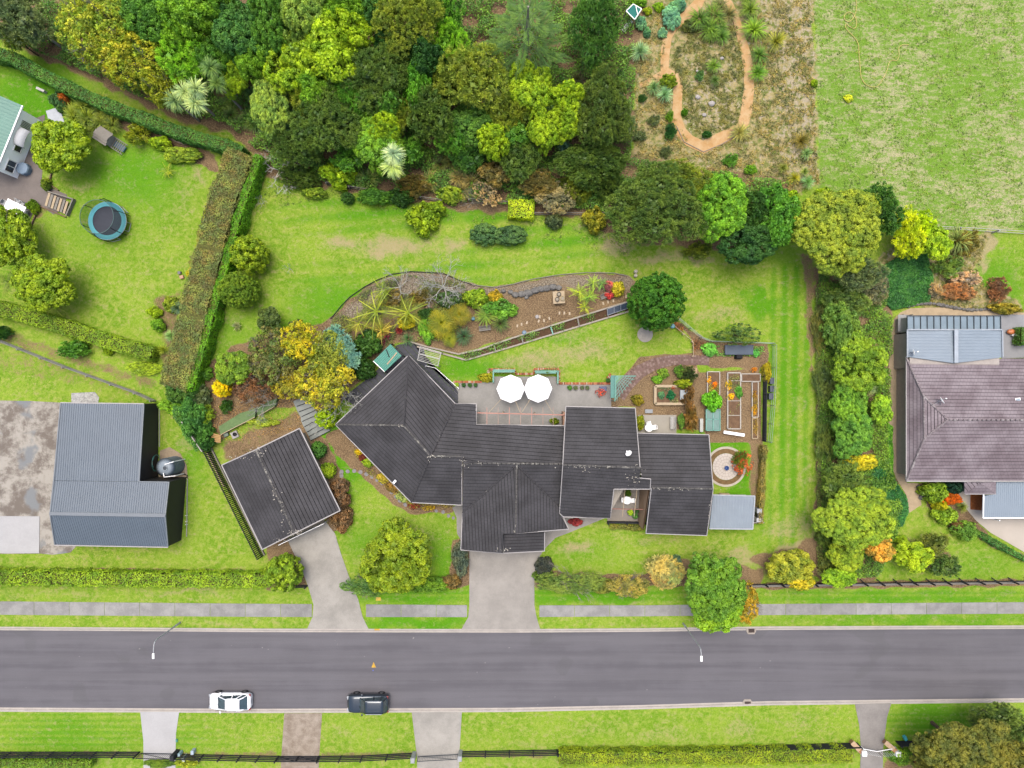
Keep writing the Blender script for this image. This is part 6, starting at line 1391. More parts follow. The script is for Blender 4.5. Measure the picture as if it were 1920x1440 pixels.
mx.inputs[0].default_value = .42; t.base(T(48, 110, 112)); t.set(.9, .1); t.l(tb_.outputs[0], mx.inputs[1]); t.l(t.b.outputs[0], mx.inputs[2]); t.l(mx.outputs[0], t.out.inputs[0])
m_ = MB(); vs = []; n = 48
for r_, z in ((1.9, .95), (1.93, 1.8), (1.68, 2.68)):
    for i in range(n): a = 2 * pi * i / n; vs.append((tc.x + r_ * cos(a), tc.y + r_ * sin(a), z))
m_.add(vs, [(k * n + i, k * n + (i + 1) % n, (k + 1) * n + (i + 1) % n, (k + 1) * n + i) for k in range(2) for i in range(n)]); m_.build('safety_net', t.mat, TP)
hp = W(205, 262); hh_ = thing('playhouse', 'small weathered white hut with an open slatted run beside it on the left lawn', 'hut', hp); az = radians(-33)
def rb(nm, dx, dy, z, s, mat, rz=0): m_ = MB(); ca, sa = cos(az), sin(az); m_.box((hp.x + dx * ca - dy * sa, hp.y + dx * sa + dy * ca, z), s, az + rz); return m_.build(nm, mat, hh_)
M_WWD = mott('weathered_white_board', T(206, 200, 190), .15, 4)
rb('wall', 0, 0, .55, (1.35, 1.1, 1.1), M_WWD)
for sg in (-1, 1):
    for k in range(3): rb('roof_board', 0, sg * (.12 + .24 * k), 1.42 - .13 * k, (1.6, .25, .04), M_GREYT)
for k in range(6): rb('slat', .9 + .22 * k, 0, .45, (.06, 1.1, .06), M_GREYT)
for sy in (-.55, .55): rb('rail', 1.45, sy, .5, (1.6, .07, .1), M_GREYT)
rb('tray', 1.45, 0, .2, (1.2, .6, .2), paint('blue_tub', (110, 160, 180)))
ph = W(1188, 24, 1.8); r = thing('playhouse', 'teal-roofed play tower with white edges and a slide at the top of the native garden', 'play tower', (ph.x, ph.y, 0)); 
m_ = MB(); qd = [W(1174, 21, 2.0), W(1187, 8, 2.0), W(1203, 17, 2.0), W(1190, 37, 2.0)]; m_.add(qd + [p - Vector((0, 0, .05)) for p in qd], [(0, 1, 2, 3), (7, 6, 5, 4), (0, 4, 5, 1), (1, 5, 6, 2), (2, 6, 7, 3), (3, 7, 4, 0)]); m_.build('roof', mott('teal_canopy', T(44, 142, 130), .1, 2), r)
for i in range(4): m_ = MB(); m_.bar(qd[i] + Vector((0, 0, .03)), qd[(i + 1) % 4] + Vector((0, 0, .03)), .08, .06); m_.build('roof_trim', M_WHITE, r); m_ = MB(); m_.bar(Vector((qd[i].x * .99, qd[i].y, 0)), qd[i], .08, .08); m_.build('post', M_GREYT, r)
m_ = MB(); m_.bar(W(1192, 10, 2.08), W(1196, 30, 2.08), .07, .05); m_.build('roof_trim', M_WHITE, r); m_ = MB(); m_.bar(W(1184, 38, 1.0), W(1168, 58, .1), .45, .05); m_.build('slide', M_WHITE, r)
PH = thing('garden_shelter', 'small teal corrugated-roofed shelter leaning beside the left wing of the house', 'shelter', W(728, 672))
qd = [W(700, 677, 1.9), W(732, 645, 2.1), W(753, 667, 2.1), W(721, 697, 1.9)]; corr_plane(PH, qd, mott('teal_plastic', T(92, 178, 158), .12, 1.5, .45), pitch=.18, amp=.02)
m_ = MB(); m_.bar(W(726, 683, 2.0), W(744, 661, 2.12), .12, .03); m_.build('white_batten', M_CREAM, PH); m_ = MB(); m_.bar(W(724, 655, 2.1), W(730, 670, 2.05), .09, .04); m_.build('dark_batten', M_DARKT, PH); m_ = MB(); m_.bar(qd[0], qd[3], .06, .1); m_.build('fascia', M_WHITE, PH)
for p in qd: m_ = MB(); m_.bar((p.x, p.y, 0), (p.x, p.y, p.z - .05), .09, .09); m_.build('post', M_DARKT, PH)
M_SLF = paint('pale_frame', (206, 206, 200)); sf = thing('shade_pergola', 'white slatted shade frame beside the upper corner of the left wing', 'pergola', W(803, 668)); a, b, c, d = (788, 650), (827, 661), (821, 686), (783, 675)
for p, q_ in ((a, b), (b, c), (c, d), (d, a), ((785, 663), (824, 673))): m_ = MB(); m_.bar(W(*p, 1.9), W(*q_, 1.9), .06, .07); m_.build('rail', M_SLF, sf)
for k in range(1, 9):
    f = k / 9; m_ = MB(); m_.bar(W(a[0] + (d[0] - a[0]) * f, a[1] + (d[1] - a[1]) * f, 1.93), W(b[0] + (c[0] - b[0]) * f, b[1] + (c[1] - b[1]) * f, 1.93), .03, .03); m_.build('slat', M_SLF, sf)
for p in (a, b, c, d): m_ = MB(); w = W(*p, 1.9); m_.bar((w.x, w.y, 0), w, .08, .08); m_.build('post', M_SLF, sf)
dk = bpy.data.objects.new('deck', None); COL.objects.link(dk); dk['kind'] = 'structure'; dpoly = [(640, 745), (700, 700), (742, 648), (771, 641), (792, 652), (800, 684), (815, 688), (847, 718), (858, 735), (858, 760), (800, 800), (690, 780)]
dk_p = [tuple(W(x, y)[:2]) for x, y in dpoly]; u_ = Vector((1, -1.02)).normalized(); v_ = Vector((1, 1)).normalized(); q0 = [(Vector(p).dot(u_), Vector(p).dot(v_)) for p in dk_p]; q0 = [(a_, b_) for a_, b_ in q0]; vv = min(b_ for _, b_ in q0); vmx = max(b_ for _, b_ in q0)
while vv < vmx:
    c_ = clip(clip(q0, vv + .012, True), vv + .52, False)
    if len(c_) >= 3: m_ = MB(); m_.prism([tuple(u_ * a_ + v_ * b_)[:2] for a_, b_ in c_], .0, .12 + RNG.uniform(-.006, .006)); o = m_.build('board', M_DECK, dk)
    vv += .54
rail_fence([(799, 687), (817, 691), (860, 729)], 'pale thin rail along the edge of the dark deck', .5, 1, 2.0, M_WHITE, rail=(.05, .06), post=.06)
stp = thing('garden_steps', 'wide grey timber steps curving down between the garage and the left wing', 'steps', W(592, 798))
seq = [((553, 752), (577, 742)), ((557, 762), (584, 752)), ((561, 772), (590, 761)), ((566, 781), (594, 768)), ((567, 790), (598, 776)), ((571, 800), (602, 783)), ((576, 810), (607, 791)), ((580, 818), (614, 800)), ((583, 826), (620, 807))]
for i in range(len(seq) - 1):
    (a, b), (c_, d_) = seq[i], seq[i + 1]; m_ = MB(); z = .62 - .07 * i; m_.prism([tuple(W(*p)[:2]) for p in (a, b, d_, c_)], 0, z); m_.build('step', mott('grey_step', T(172, 178, 172), .1, 2), stp)
    m_ = MB(); m_.bar(W(c_[0], c_[1], z - .02), W(d_[0], d_[1], z - .02), .06, .09); m_.build('nosing', M_DARKT, stp)
M_MOSS = mott('mossy_board', T(128, 156, 104), .2, 3, .9, .1)
for pts, lb in (([(410, 800), (452, 774), (480, 766), (478, 782), (414, 815)], 'left mossy green topped planter bench below the yellow trees'), ([(481, 766), (505, 750), (520, 748), (515, 762), (484, 780)], 'right mossy green topped planter bench below the yellow trees')):
    m_ = MB(); m_.prism([tuple(W(x, y, .5)[:2]) for x, y in pts], .0, .55); r = thing('planter', lb, 'planter', W(*pts[0])); m_.build('bed', M_MOSS, r); m_ = MB(); m_.bar(W(*pts[-1], .5), W(*pts[-2], .5), .06, .12); m_.build('board', M_CREAM, r)
sbox(441, 815, .7, .7, .2, (190, 186, 184), 'paving_stand', 'pale grey square stand with a round black pot beside the brown lawn', 'stand', .45)
m_ = MB(); w = W(441, 814, .2); m_.lathe(w, [(.16, 0), (.2, .2), (.15, .2), (.14, .1)], 14); tag(m_.build('plant_pot', M_BLACK), 'round black pot standing on the pale square stand', 'plant pot')
sbox(425, 815, .5, .35, .25, (120, 140, 124), 'storage_box', 'low grey green box left of the pale square stand', 'box', .4)
m_ = MB(); m_.ico(W(355, 802, .3), .42, 2, (.75, 1.3, .6), .06, random.Random(2)); tag(m_.build('tarpaulin_bundle', paint('blue_tarp', (70, 160, 205))), 'bright blue tarpaulin bundle under the climber left of the garage', 'tarpaulin')
m_ = MB(); m_.bar(W(345, 790, 1.2), W(383, 846, 1.2), .1, 1.2); r = thing('trellis_fence', 'white weathered fence buried in the climbing plant left of the garage', 'fence', W(345, 790)); m_.build('panel', M_WWD, r)
m_ = MB(); m_.bar(W(388, 848, .1), W(420, 912, .1), .12, .2); r2 = m_.build('timber_edge', M_CREAM, None); tag(r2, 'thin timber garden edge left of the black paling fence', 'timber edge')
sp_ = bpy.data.objects.new('stepping_path', None); COL.objects.link(sp_); sp_['kind'] = 'structure'; st_me = None
M_STONE = mott('stepping_stone', T(172, 168, 170), .15, 3, .9, .1)
pts = [(640, 885, 1.1), (652, 884, 1), (664, 883, 1), (676, 885, 1), (687, 889, 1), (697, 894, .9), (707, 900, .9), (716, 906, .8), (734, 923, .9), (742, 931, .9), (750, 939, 1), (760, 946, 1), (818, 958, .8), (831, 960, .9), (841, 967, .9), (850, 971, .8), (640, 892, 1)]
for x, y, s in pts:
    m_ = MB(); w = W(x, y); k = 9; ang = RNG.uniform(0, 3); m_.prism([(w.x + .22 * s * cos(2 * pi * i / k + ang) * RNG.uniform(.85, 1.12), w.y + .22 * s * sin(2 * pi * i / k + ang) * RNG.uniform(.85, 1.12)) for i in range(k)], 0, .035); m_.build('paver', M_STONE, sp_)
ps_ = bpy.data.objects.new('paver_path', None); COL.objects.link(ps_); ps_['kind'] = 'structure'
for x, y in ((970, 611), (978, 608), (988, 605), (1010, 602), (1020, 601), (1030, 597), (1049, 587), (1058, 587), (1068, 588), (1131, 569), (1140, 566), (1150, 564), (1174, 556), (1012, 594)):
    m_ = MB(); w = W(x, y); m_.box((w.x, w.y, .02), (.16, .3, .05), RNG.uniform(-.3, .3)); m_.build('paver', mott('cream_paver', T(226, 206, 176), .1, 5), ps_)
M_ROCK = mott('grey_rock', T(146, 144, 140), .35, 2.5, .95, .1, fine=9, bump=.9); rw = thing('rock_wall', 'row of grey boulders holding the gravel bank above the brown bed', 'rock wall', W(1000, 545)); rr_ = random.Random(8)
for x, y, s in ((966, 553, 1.2), (978, 552, 1.3), (990, 550, 1.5), (1003, 545, 1.4), (1014, 542, 1.3), (1025, 541, 1.3), (1036, 539, 1.4), (1047, 540, 1.1), (957, 548, .9), (987, 558, .7), (944, 546, .8), (930, 548, .7)):
    m_ = MB(); w = W(x, y); m_.ico((w.x, w.y, .15), .3 * s, 2, (1.1, .85, .75), .12, rr_); m_.build('rock', M_ROCK, rw, smooth=False)
rw = thing('rock_wall', 'line of dark grey rocks above the conservatory of the right neighbour', 'rock wall', W(1780, 572))
for i in range(21):
    x = 1702 + i * 8; y = 574 - 5 * sin(i * .35) + (i > 12) * (i - 12) * 1.0; m_ = MB(); w = W(x, y); m_.ico((w.x, w.y, .12), rr_.uniform(.18, .3), 1, (1.2, .8, .7), .15, rr_); m_.build('rock', M_ROCK, rw)
rw = thing('rock_wall', 'small grey rocks edging the colourful shrubs of the right neighbour', 'rock wall', W(1745, 950))
for x, y in ((1722, 912), (1724, 922), (1727, 932), (1747, 945), (1750, 952), (1753, 962), (1775, 980), (1782, 986), (1790, 992), (1748, 940)): m_ = MB(); w = W(x, y); m_.ico((w.x, w.y, .12), rr_.uniform(.2, .36), 1, (1.1, .9, .7), .15, rr_); m_.build('rock', M_ROCK, rw)
for x, y, s, lb in ((1353, 110, .5, 'pale rock near the top of the native garden'), (1308, 183, .7, 'pale rock at the left of the native garden'), (1334, 195, .9, 'largest pale rock in the middle of the native garden'), (1320, 216, .6, 'grey rock below the middle of the native garden'), (1307, 134, .4, 'small rock at the upper left of the native garden')):
    m_ = MB(); w = W(x, y); m_.ico((w.x, w.y, .1), .36 * s, 2, (1.1, .9, .6), .1, rr_); tag(m_.build('rock', mott('pale_rock', T(206, 200, 196), .15, 4)), lb, 'rock')
ee_ = thing('bed_edging', 'thin dark timber edging along the lawn side of the curved gravel bed', 'edging', W(700, 530)); arc = [(620, 598), (640, 573), (657, 556), (680, 540), (705, 526), (735, 514), (770, 509), (830, 512), (858, 524), (885, 534), (930, 539), (965, 532), (1000, 523), (1050, 515), (1100, 511), (1150, 512), (1175, 517)]
for i in range(len(arc) - 1): m_ = MB(); m_.bar(W(*arc[i], .05), W(*arc[i + 1], .05), .06, .18); m_.build('board', M_DARKT if i < 9 else M_GREYT, ee_)
lp = thing('long_planter', 'long narrow timber-framed planter between the brown bed and the house lawn', 'planter', W(1000, 630)); inner = [(770, 641), (800, 650), (860, 664), (900, 655), (960, 634), (1080, 596), (1176, 566)]; outer = [(782, 650), (874, 675), (960, 650), (1085, 612), (1178, 584)]
for ln, z in ((inner, .30), (outer, .22)):
    for i in range(len(ln) - 1): m_ = MB(); m_.bar(W(*ln[i], z / 2), W(*ln[i + 1], z / 2), .16, z); m_.build('sleeper', mott('pale_sleeper', T(196, 186, 170), .16, 4), lp)
for a, b in (((926, 645), (930, 661)), ((1032, 611), (1037, 627)), ((1083, 596), (1086, 612)), ((978, 629), (981, 645)), ((1138, 578), (1141, 596))): m_ = MB(); m_.bar(W(*a, .2), W(*b, .2), .12, .2); m_.build('cross_bar', M_GREYT if a[0] != 1032 else M_GRN, lp)
sheet('garden_bed', [(862, 665), (960, 635), (1176, 567), (1178, 583), (1085, 611), (960, 649), (875, 674)], .10, mott('rich_soil', T(106, 82, 62), .25, 3, .95, .1, fine=18), parent=lp)
cfm = thing('mini_greenhouse', 'dark glazed cold frame at the right end of the long planter', 'cold frame', W(1158, 577))
for i in range(3):
    def q(i_, top_): x = 1139 + 12.5 * i_; y = (579 - 4.0 * i_) if top_ else (591 - 4.2 * i_); return W(x, y, .55 if top_ else .42)
    m_ = MB(); m_.add([q(i + .04, 1), q(i + .96, 1), q(i + .96, 0), q(i + .04, 0)], [(3, 2, 1, 0)]); m_.build('pane', mott('dark_pane', T(72, 86, 104), .15, 1.5, .12, .6, bump=0), cfm)
for i in range(4): m_ = MB(); m_.bar(q(i, 1), q(i, 0), .05, .06); m_.build('frame_bar', paint('frame_grey', (140, 150, 160)), cfm)
for t_ in (0, 1): m_ = MB(); m_.bar(q(0, t_), q(3, t_), .05, .06); m_.build('frame_bar', paint('frame_grey', (140, 150, 160)), cfm)
for a, b in ((q(0, 0), q(3, 0)), (q(0, 1), q(3, 1))): m_ = MB(); m_.bar(Vector((a.x, a.y, .2)), Vector((b.x, b.y, .2)), .06, .42); m_.build('side', M_GREYT, cfm)
for y, lb in ((510, 'upper round white garden light at the end of the gravel bank'), (517.5, 'lower round white garden light at the end of the gravel bank')): m_ = MB(); w = W(1191, y); m_.lathe(w, [(.16, 0), (.16, .35), (.19, .4), (.12, .5)], 16); tag(m_.build('garden_light', mott('cream_stone', T(226, 218, 200), .1, 5), smooth=False), lb, 'garden light')
m_ = MB(); w = W(1209.5, 627); m_.lathe(w, [(.8, 0), (.8, .06)], 32); m_.lathe((w.x, w.y, .06), [(.45, 0), (.42, .02)], 24); tag(m_.build('tree_plinth', mott('pale_plinth', T(206, 198, 184), .12, 2)), 'round pale concrete disc at the foot of the round dark green tree', 'plinth')
def lid(px, py, r_, rgb, name, label, cat, h=.3):
    m_ = MB(); w = W(px, py); m_.lathe(w, [(r_ * .8, 0), (r_, h * .9), (r_ * .9, h), (r_ * .6, h + .04)], 18); return tag(m_.build(name, paint('%s_%d' % (name, rgb[0]), rgb)), label, cat)
lid(1259.5, 612, .24, (130, 195, 205), 'bird_bath', 'pale turquoise bird bath at the left end of the flower strip', 'bird bath', .5); lid(983, 624, .24, (120, 150, 175), 'watering_tub', 'blue tub in the long planter', 'tub'); lid(887.5, 598, .2, (90, 165, 200), 'bird_bath', 'blue round bird bath left of the feathery cycad', 'bird bath', .4)

rail_fence([(1270, 599), (1312, 634), (1330, 641), (1446, 645)], 'pale green wire fence curving above the vegetable garden', 1.1, 3, 2.0, paint('pale_green_metal', (165, 190, 175)), rail=(.03, .04), post=.06)
rail_fence([(1262, 613), (1296, 641), (1297, 668)], 'cream timber edge rail of the flower strip', .45, 1, 1.4, M_CREAM)
rail_fence([(1447, 648), (1447, 690), (1444, 760), (1438, 828)], 'pale post and wire fence along the right side of the vegetable garden', 1.3, 3, 2.4, paint('pale_green_metal', (165, 190, 175)), rail=(.03, .04), post=.06)
bfz = thing('slatted_fence', 'black slatted fence panel beside the vegetable garden', 'fence', W(1434, 700))
for k in range(48): m_ = MB(); y = 690 + k * 2.85; m_.bar(W(1431.5, y, 1.0), W(1438, y, 1.0), .05, .12); m_.build('slat', M_DARKT, bfz)
m_ = MB(); m_.bar(W(1435, 688, .5), W(1433, 828, .5), .08, 1.0); m_.build('panel', M_DARKT, bfz)
ct = thing('mini_greenhouse', 'long dark blue tarpaulin covered table at the top of the vegetable garden', 'covered table', W(1386, 655)); m_ = MB(); m_.box(W(1386, 656, .5), (2.95, 1.0, .08), 0, 0, .97); m_.build('cover', mott('slate_blue_cover', T(84, 102, 122), .15, 1.2, .5), ct)
for sx in (-1.3, 0, 1.3):
    for sy in (-.4, .4): m_ = MB(); w = W(1386, 656); m_.box((w.x + sx, w.y + sy, .23), (.08, .08, .46)); m_.build('leg', M_GREYT, ct)
m_ = MB(); m_.box(W(1385, 669, .35), (.75, .45, .7), 0, 0, .8); tag(m_.build('barbecue', M_BLACK, bevel=.05), 'small black covered barbecue below the blue covered table', 'barbecue')
def raised_bed(x0, y0, x1, y1, label, mat, h=.35, w=.12, soil=True, cross=()):
    r = thing('raised_bed', label, 'raised bed', W((x0 + x1) / 2, (y0 + y1) / 2))
    for a, b in (((x0, y0), (x1, y0)), ((x1, y0), (x1, y1)), ((x1, y1), (x0, y1)), ((x0, y1), (x0, y0))): m_ = MB(); m_.bar(W(*a, h / 2), W(*b, h / 2), w, h); m_.build('board', mat, r)
    for f in cross: y = y0 + (y1 - y0) * f; m_ = MB(); m_.bar(W(x0, y, h * .8), W(x1, y, h * .8), .06, .08); m_.build('cross_bar', mat, r)
    if soil: A_, B_ = W(x0, y0), W(x1, y1); m_ = MB(); m_.box(((A_.x + B_.x) / 2, (A_.y + B_.y) / 2, h * .4), (abs(B_.x - A_.x) - w, abs(B_.y - A_.y) - w, h * .8)); m_.build('soil', mott('bed_soil', T(140, 112, 88), .25, 3, .95, .1, fine=14, bump=.6), r)
    return r
M_WB = mott('whitewashed_board', T(226, 220, 208), .1, 4)
raised_bed(1228, 724, 1284, 757, 'cream timber raised bed below the herb shrubs', M_CREAM, .5, .26)
raised_bed(1326, 697, 1349, 740, 'narrow raised bed with orange flowers left of the bark path', M_WB, .25, .08)
raised_bed(1364, 699, 1388, 804, 'long raised bed with yellow flowers in the middle of the vegetable garden', M_WB, .25, .1, cross=(.14, .5, .76))
raised_bed(1390, 701, 1425, 715, 'short wide raised bed at the upper right of the vegetable garden', M_WB, .25, .08)
raised_bed(1410, 716, 1421, 782, 'thin raised bed of yellow flowers beside the slatted fence', M_WB, .25, .08); raised_bed(1410, 784, 1420, 822, 'thin brown raised bed under the yellow flower bed', M_CREAM, .25, .08)
gh = thing('mini_greenhouse', 'sea-green framed cold frame below the bright green bush', 'cold frame', W(1337, 790)); X0, X1, Y0, Y1 = 1324, 1350, 768, 807
for a, b in (((X0, Y0), (X1, Y0)), ((X1, Y0), (X1, Y1)), ((X1, Y1), (X0, Y1)), ((X0, Y1), (X0, Y0)), (((X0 + X1) / 2, Y0), ((X0 + X1) / 2, Y1)), ((X0, 786), (X1, 786))): m_ = MB(); m_.bar(W(*a, .6), W(*b, .6), .09, .07); m_.build('frame_bar', M_GRN, gh)
for (a, b, c_, d_) in ((X0, 768, 1337, 786), (1337, 768, X1, 786), (X0, 786, 1337, 807), (1337, 786, X1, 807)): m_ = MB(); m_.add([W(a + 1, b + 1, .58), W(c_ - 1, b + 1, .58), W(c_ - 1, d_ - 1, .58), W(a + 1, d_ - 1, .58)], [(3, 2, 1, 0)]); m_.build('pane', mott('green_pane', T(112, 158, 148), .15, 1.5, .2, .5, bump=0), gh)
for x, y in ((X0, Y0), (X1, Y0), (X1, Y1), (X0, Y1)): m_ = MB(); w = W(x, y, .56); m_.bar((w.x, w.y, 0), w, .07, .07); m_.build('leg', M_GRN, gh)
m_ = MB(); m_.bar(W(1357, 810, .6), W(1396, 816, .6), .3, .06); r = thing('bench', 'white plank bench at the lower end of the middle raised bed', 'bench', W(1377, 813)); m_.build('seat', M_WHITE, r)
for x, y in ((1360, 810), (1393, 815)): m_ = MB(); m_.box(W(x, y, .28), (.08, .25, .55)); m_.build('leg', M_WHITE, r)
sbox(1279, 740, .75, 1.0, .7, (178, 190, 196), 'cold_box', 'pale grey glass-lidded box at the right end of the cream raised bed', 'box'); sbox(1216, 771, .8, .4, .2, (160, 166, 172), 'paving_step', 'grey stone step above the small patio slab', 'step')
sbox(1301, 699, .55, 1.05, .35, (196, 158, 112), 'wood_crate', 'brown timber crate beside the upper brick path', 'crate'); sbox(1313.5, 797, .35, 1.4, .4, (212, 214, 206), 'timber_stack', 'white narrow frame leaning left of the sea-green cold frame', 'frame')
for x, y, lb in ((1444, 714, 'upper dark blue square tank outside the vegetable fence'), (1444, 729, 'middle dark blue square tank outside the vegetable fence'), (1442, 743, 'lowest dark blue square tank outside the vegetable fence')): sbox(x, y, .45, .65, .6, (66, 78, 100), 'storage_bin', lb, 'bin')
cg = W(1361, 875); r = thing('paving_circle', 'round cream paved circle with an outer stone ring on the right lawn', 'paving circle', cg)
m_ = MB(); m_.ring((cg.x, cg.y, 0), 1.85, 2.08, .05, 56); m_.build('outer_ring', mott('ring_stone', T(222, 212, 192), .1, 3), r); m_ = MB(); m_.ring((cg.x, cg.y, 0), 1.4, 1.85, .02, 56); m_.build('bark_ring', mott('bark_ring', T(146, 120, 84), .25, 3, .95, .1, fine=16, bump=.6), r)
m_ = MB(); m_.lathe(cg, [(1.38, 0), (1.38, .02)], 48); m_.build('grout', mott('grout', T(176, 160, 146), .15, 4), r)
for ring_, n_, r0_, r1_ in ((0, 26, 1.06, 1.37), (1, 20, .74, 1.04), (2, 14, .42, .72), (3, 7, .1, .40)):
    for i in range(n_):
        a0 = 2 * pi * i / n_ + ring_ * .3; a1 = a0 + 2 * pi / n_ * .93; m_ = MB(); m_.prism([(cg.x + rr * cos(a), cg.y + rr * sin(a)) for rr, a in ((r0_, a0), (r1_, a0), (r1_, (a0 + a1) / 2), (r1_, a1), (r0_, a1), (r0_, (a0 + a1) / 2))], .0, .045 + RNG.uniform(-.004, .004)); m_.build('paving_stone', M_CRS[RNG.randrange(3)] if 'M_CRS' in globals() else mott('cream_stone_a', T(236, 226, 214), .08, 5), r)
m_ = MB(); m_.lathe((cg.x + .02, cg.y - .12, .05), [(.12, 0), (.22, .16), (.24, .2), (.18, .2), (.1, .06)], 20); tag(m_.build('bowl', paint('cobalt_glaze', (50, 90, 160), .2)), 'cobalt blue glazed bowl in the middle of the cream paved circle', 'bowl')
for x, y, w_, rgb, lb in ((1418, 955, .5, (196, 200, 206), 'pale grey wheelie bin beside the pale blue flat roof'), (1418, 963, .4, (40, 40, 42), 'black bin between the two pale bins'), (1418, 972, .6, (225, 225, 225), 'white bin beside the lower corner of the pale blue flat roof')): sbox(x, y, w_, .45, .95, rgb, 'wheelie_bin', lb, 'bin')
m_ = MB(); m_.bar(W(1412, 979, .3), W(1431, 979, .3), .08, .6); tag(m_.build('low_wall', M_WWD), 'short white wall below the bins at the flat shed', 'wall')
sbox(1357, 927, 1.0, .3, .5, (226, 196, 160), 'cream_bench', 'cream timber seat above the pale blue flat roof', 'seat')
def outdoor_table(px, py, rz, L, Wd, label):
    w = W(px, py, .72); r = thing('outdoor_table', label, 'table', (w.x, w.y, 0), rz); m_ = MB(); m_.box((w.x, w.y, .72), (L, Wd, .04)); m_.build('table_top', M_WHITE, r, bevel=.02)
    for sx in (-L / 2 + .1, L / 2 - .1):
        for sy in (-Wd / 2 + .1, Wd / 2 - .1): m_ = MB(); m_.box((w.x + sx, w.y + sy, .35), (.05, .05, .7)); m_.build('leg', M_STEEL, r)
outdoor_table(28, 389, radians(-26), 2.1, 1.05, 'white rectangular outdoor table on the left neighbour paving')
M_CHR = paint('chair_grey', (205, 208, 210))
for x, y, rz, lb in ((10, 380, 1.1, 'chair at the left end of the white outdoor table'), (49, 398, -1.9, 'chair at the right end of the white outdoor table'), (33, 378, -.45, 'left chair above the white outdoor table'), (42, 382, -.45, 'right chair above the white outdoor table')): chair(x, y, rz, lb, M_CHR, 'chairs at the white outdoor table')
sp2 = thing('spa_cover', 'pale blue covered spa pool beside the white house wall', 'spa pool', W(50, 319)); m_ = MB(); m_.lathe(W(50, 319), [(.62, 0), (.66, .6), (.6, .72), (.2, .76)], 8); m_.build('cover', mott('pale_blue_cover', T(160, 185, 210), .08, 1.5, .6), sp2)
ps2 = thing('terrace_steps', 'slatted timber steps beside the left neighbour paving', 'steps', W(112, 382))
for k in range(7): m_ = MB(); a = W(93 + k * 5.6, 362 + k * 2.6, .5 - .05 * k); b = W(86 + k * 5.6, 386 + k * 2.4, .5 - .05 * k); m_.bar(a, b, .24, .06); m_.build('slat', M_GREYT if k % 2 else M_CREAM, ps2)
for a, b in (((92, 360), (139, 374)), ((139, 374), (126, 405))): m_ = MB(); m_.bar(W(*a, .25), W(*b, .25), .12, .5); m_.build('stringer', M_GREYT, ps2)
tw_ = thing('timber_edging', 'dark timber edging boards round the corner of the left lawn below the terrace', 'edging', W(60, 400))
for a, b in (((54, 434), (74, 386)), ((74, 386), (124, 407)), ((97, 323), (92, 345)), ((92, 345), (110, 357))): m_ = MB(); m_.bar(W(*a, .1), W(*b, .1), .1, .22); m_.build('board', mott('brown_sleeper', T(150, 122, 100), .2, 3), tw_)
sbox(104, 219, 1.5, 1.7, .08, (214, 222, 232), 'paving_slab', 'pale blue-white slab at the corner of the white house lawn', 'slab', .3); rail_fence([(87, 153), (112, 166), (142, 181)], 'short white picket rail below the long hedge', .6, 2, 1.0, M_WHITE); sbox(81, 171, .9, .25, .5, (235, 232, 228), 'garden_ornament', 'small white garden ornament beside the short white rail', 'ornament', -.4)
sbox(338, 512, .3, .3, .3, (120, 120, 124), 'urn', 'grey urn at the edge of the lawn beside the tall hedge', 'urn'); sbox(342, 520, .4, .35, .25, (210, 160, 120), 'terracotta_block', 'orange terracotta block beside the grey urn', 'block', .3)
sheet('bank_path', [(282, 237), (310, 243), (350, 262), (368, 270), (345, 272), (300, 255), (284, 246)], .05, mott('pale_bank', T(208, 186, 166), .14, 2, .95, .1))
m_ = MB(); rp = [(1603, -10), (1606, 10), (1603, 28), (1594, 40), (1585, 38), (1583, 30), (1590, 23), (1600, 26), (1606, 40), (1604, 52), (1596, 52), (1587, 45), (1585, 50), (1590, 58), (1600, 68), (1609, 82), (1611, 108), (1613, 128), (1615, 145), (1622, 157), (1634, 163), (1646, 161), (1655, 148), (1662, 135), (1668, 116), (1674, 113), (1682, 113), (1686, 103), (1685, 92), (1690, 85), (1704, 84)]
def smooth(P_, n=4):
    out_ = []
    for i in range(len(P_) - 1):
        p0, p1, p2, p3 = P_[max(0, i - 1)], P_[i], P_[i + 1], P_[min(len(P_) - 1, i + 2)]
        for k in range(n):
            f = k / n; out_.append(tuple(.5 * (2 * p1[j] + (p2[j] - p0[j]) * f + (2 * p0[j] - 5 * p1[j] + 4 * p2[j] - p3[j]) * f * f + (3 * p1[j] - p0[j] - 3 * p2[j] + p3[j]) * f ** 3) for j in (0, 1)))
    return out_ + [P_[-1]]
m_.path([W(x, y, .05) for x, y in smooth(rp)], .035, 5); tag(m_.build('hose', mott('yellow_hose', T(240, 226, 130), .08, 3, .5)), 'long pale yellow hose looping across the paddock grass', 'hose')
m_ = MB(); w = W(1896, 622, .3); m_.ico(w, .32, 2, (1.4, .9, .8)); tag(m_.build('garden_toy', paint('orange_toy', (235, 140, 80))), 'orange toy on the paved terrace at the right edge', 'toy')
sbox(1891, 623 - 2, .3, .3, .3, (50, 100, 190), 'bucket', 'small blue bucket left of the orange toy', 'bucket'); sbox(1897, 628, .5, .3, .4, (235, 235, 240), 'stool', 'small white stool below the orange toy', 'stool')
m_ = MB(); m_.lathe(W(1007, 594), [(.18, 0), (.2, .12), (.14, .18)], 12); tag(m_.build('stone_ornament', mott('pale_rock', T(206, 200, 196), .15, 4)), 'small round stone ornament in the brown bed', 'ornament')
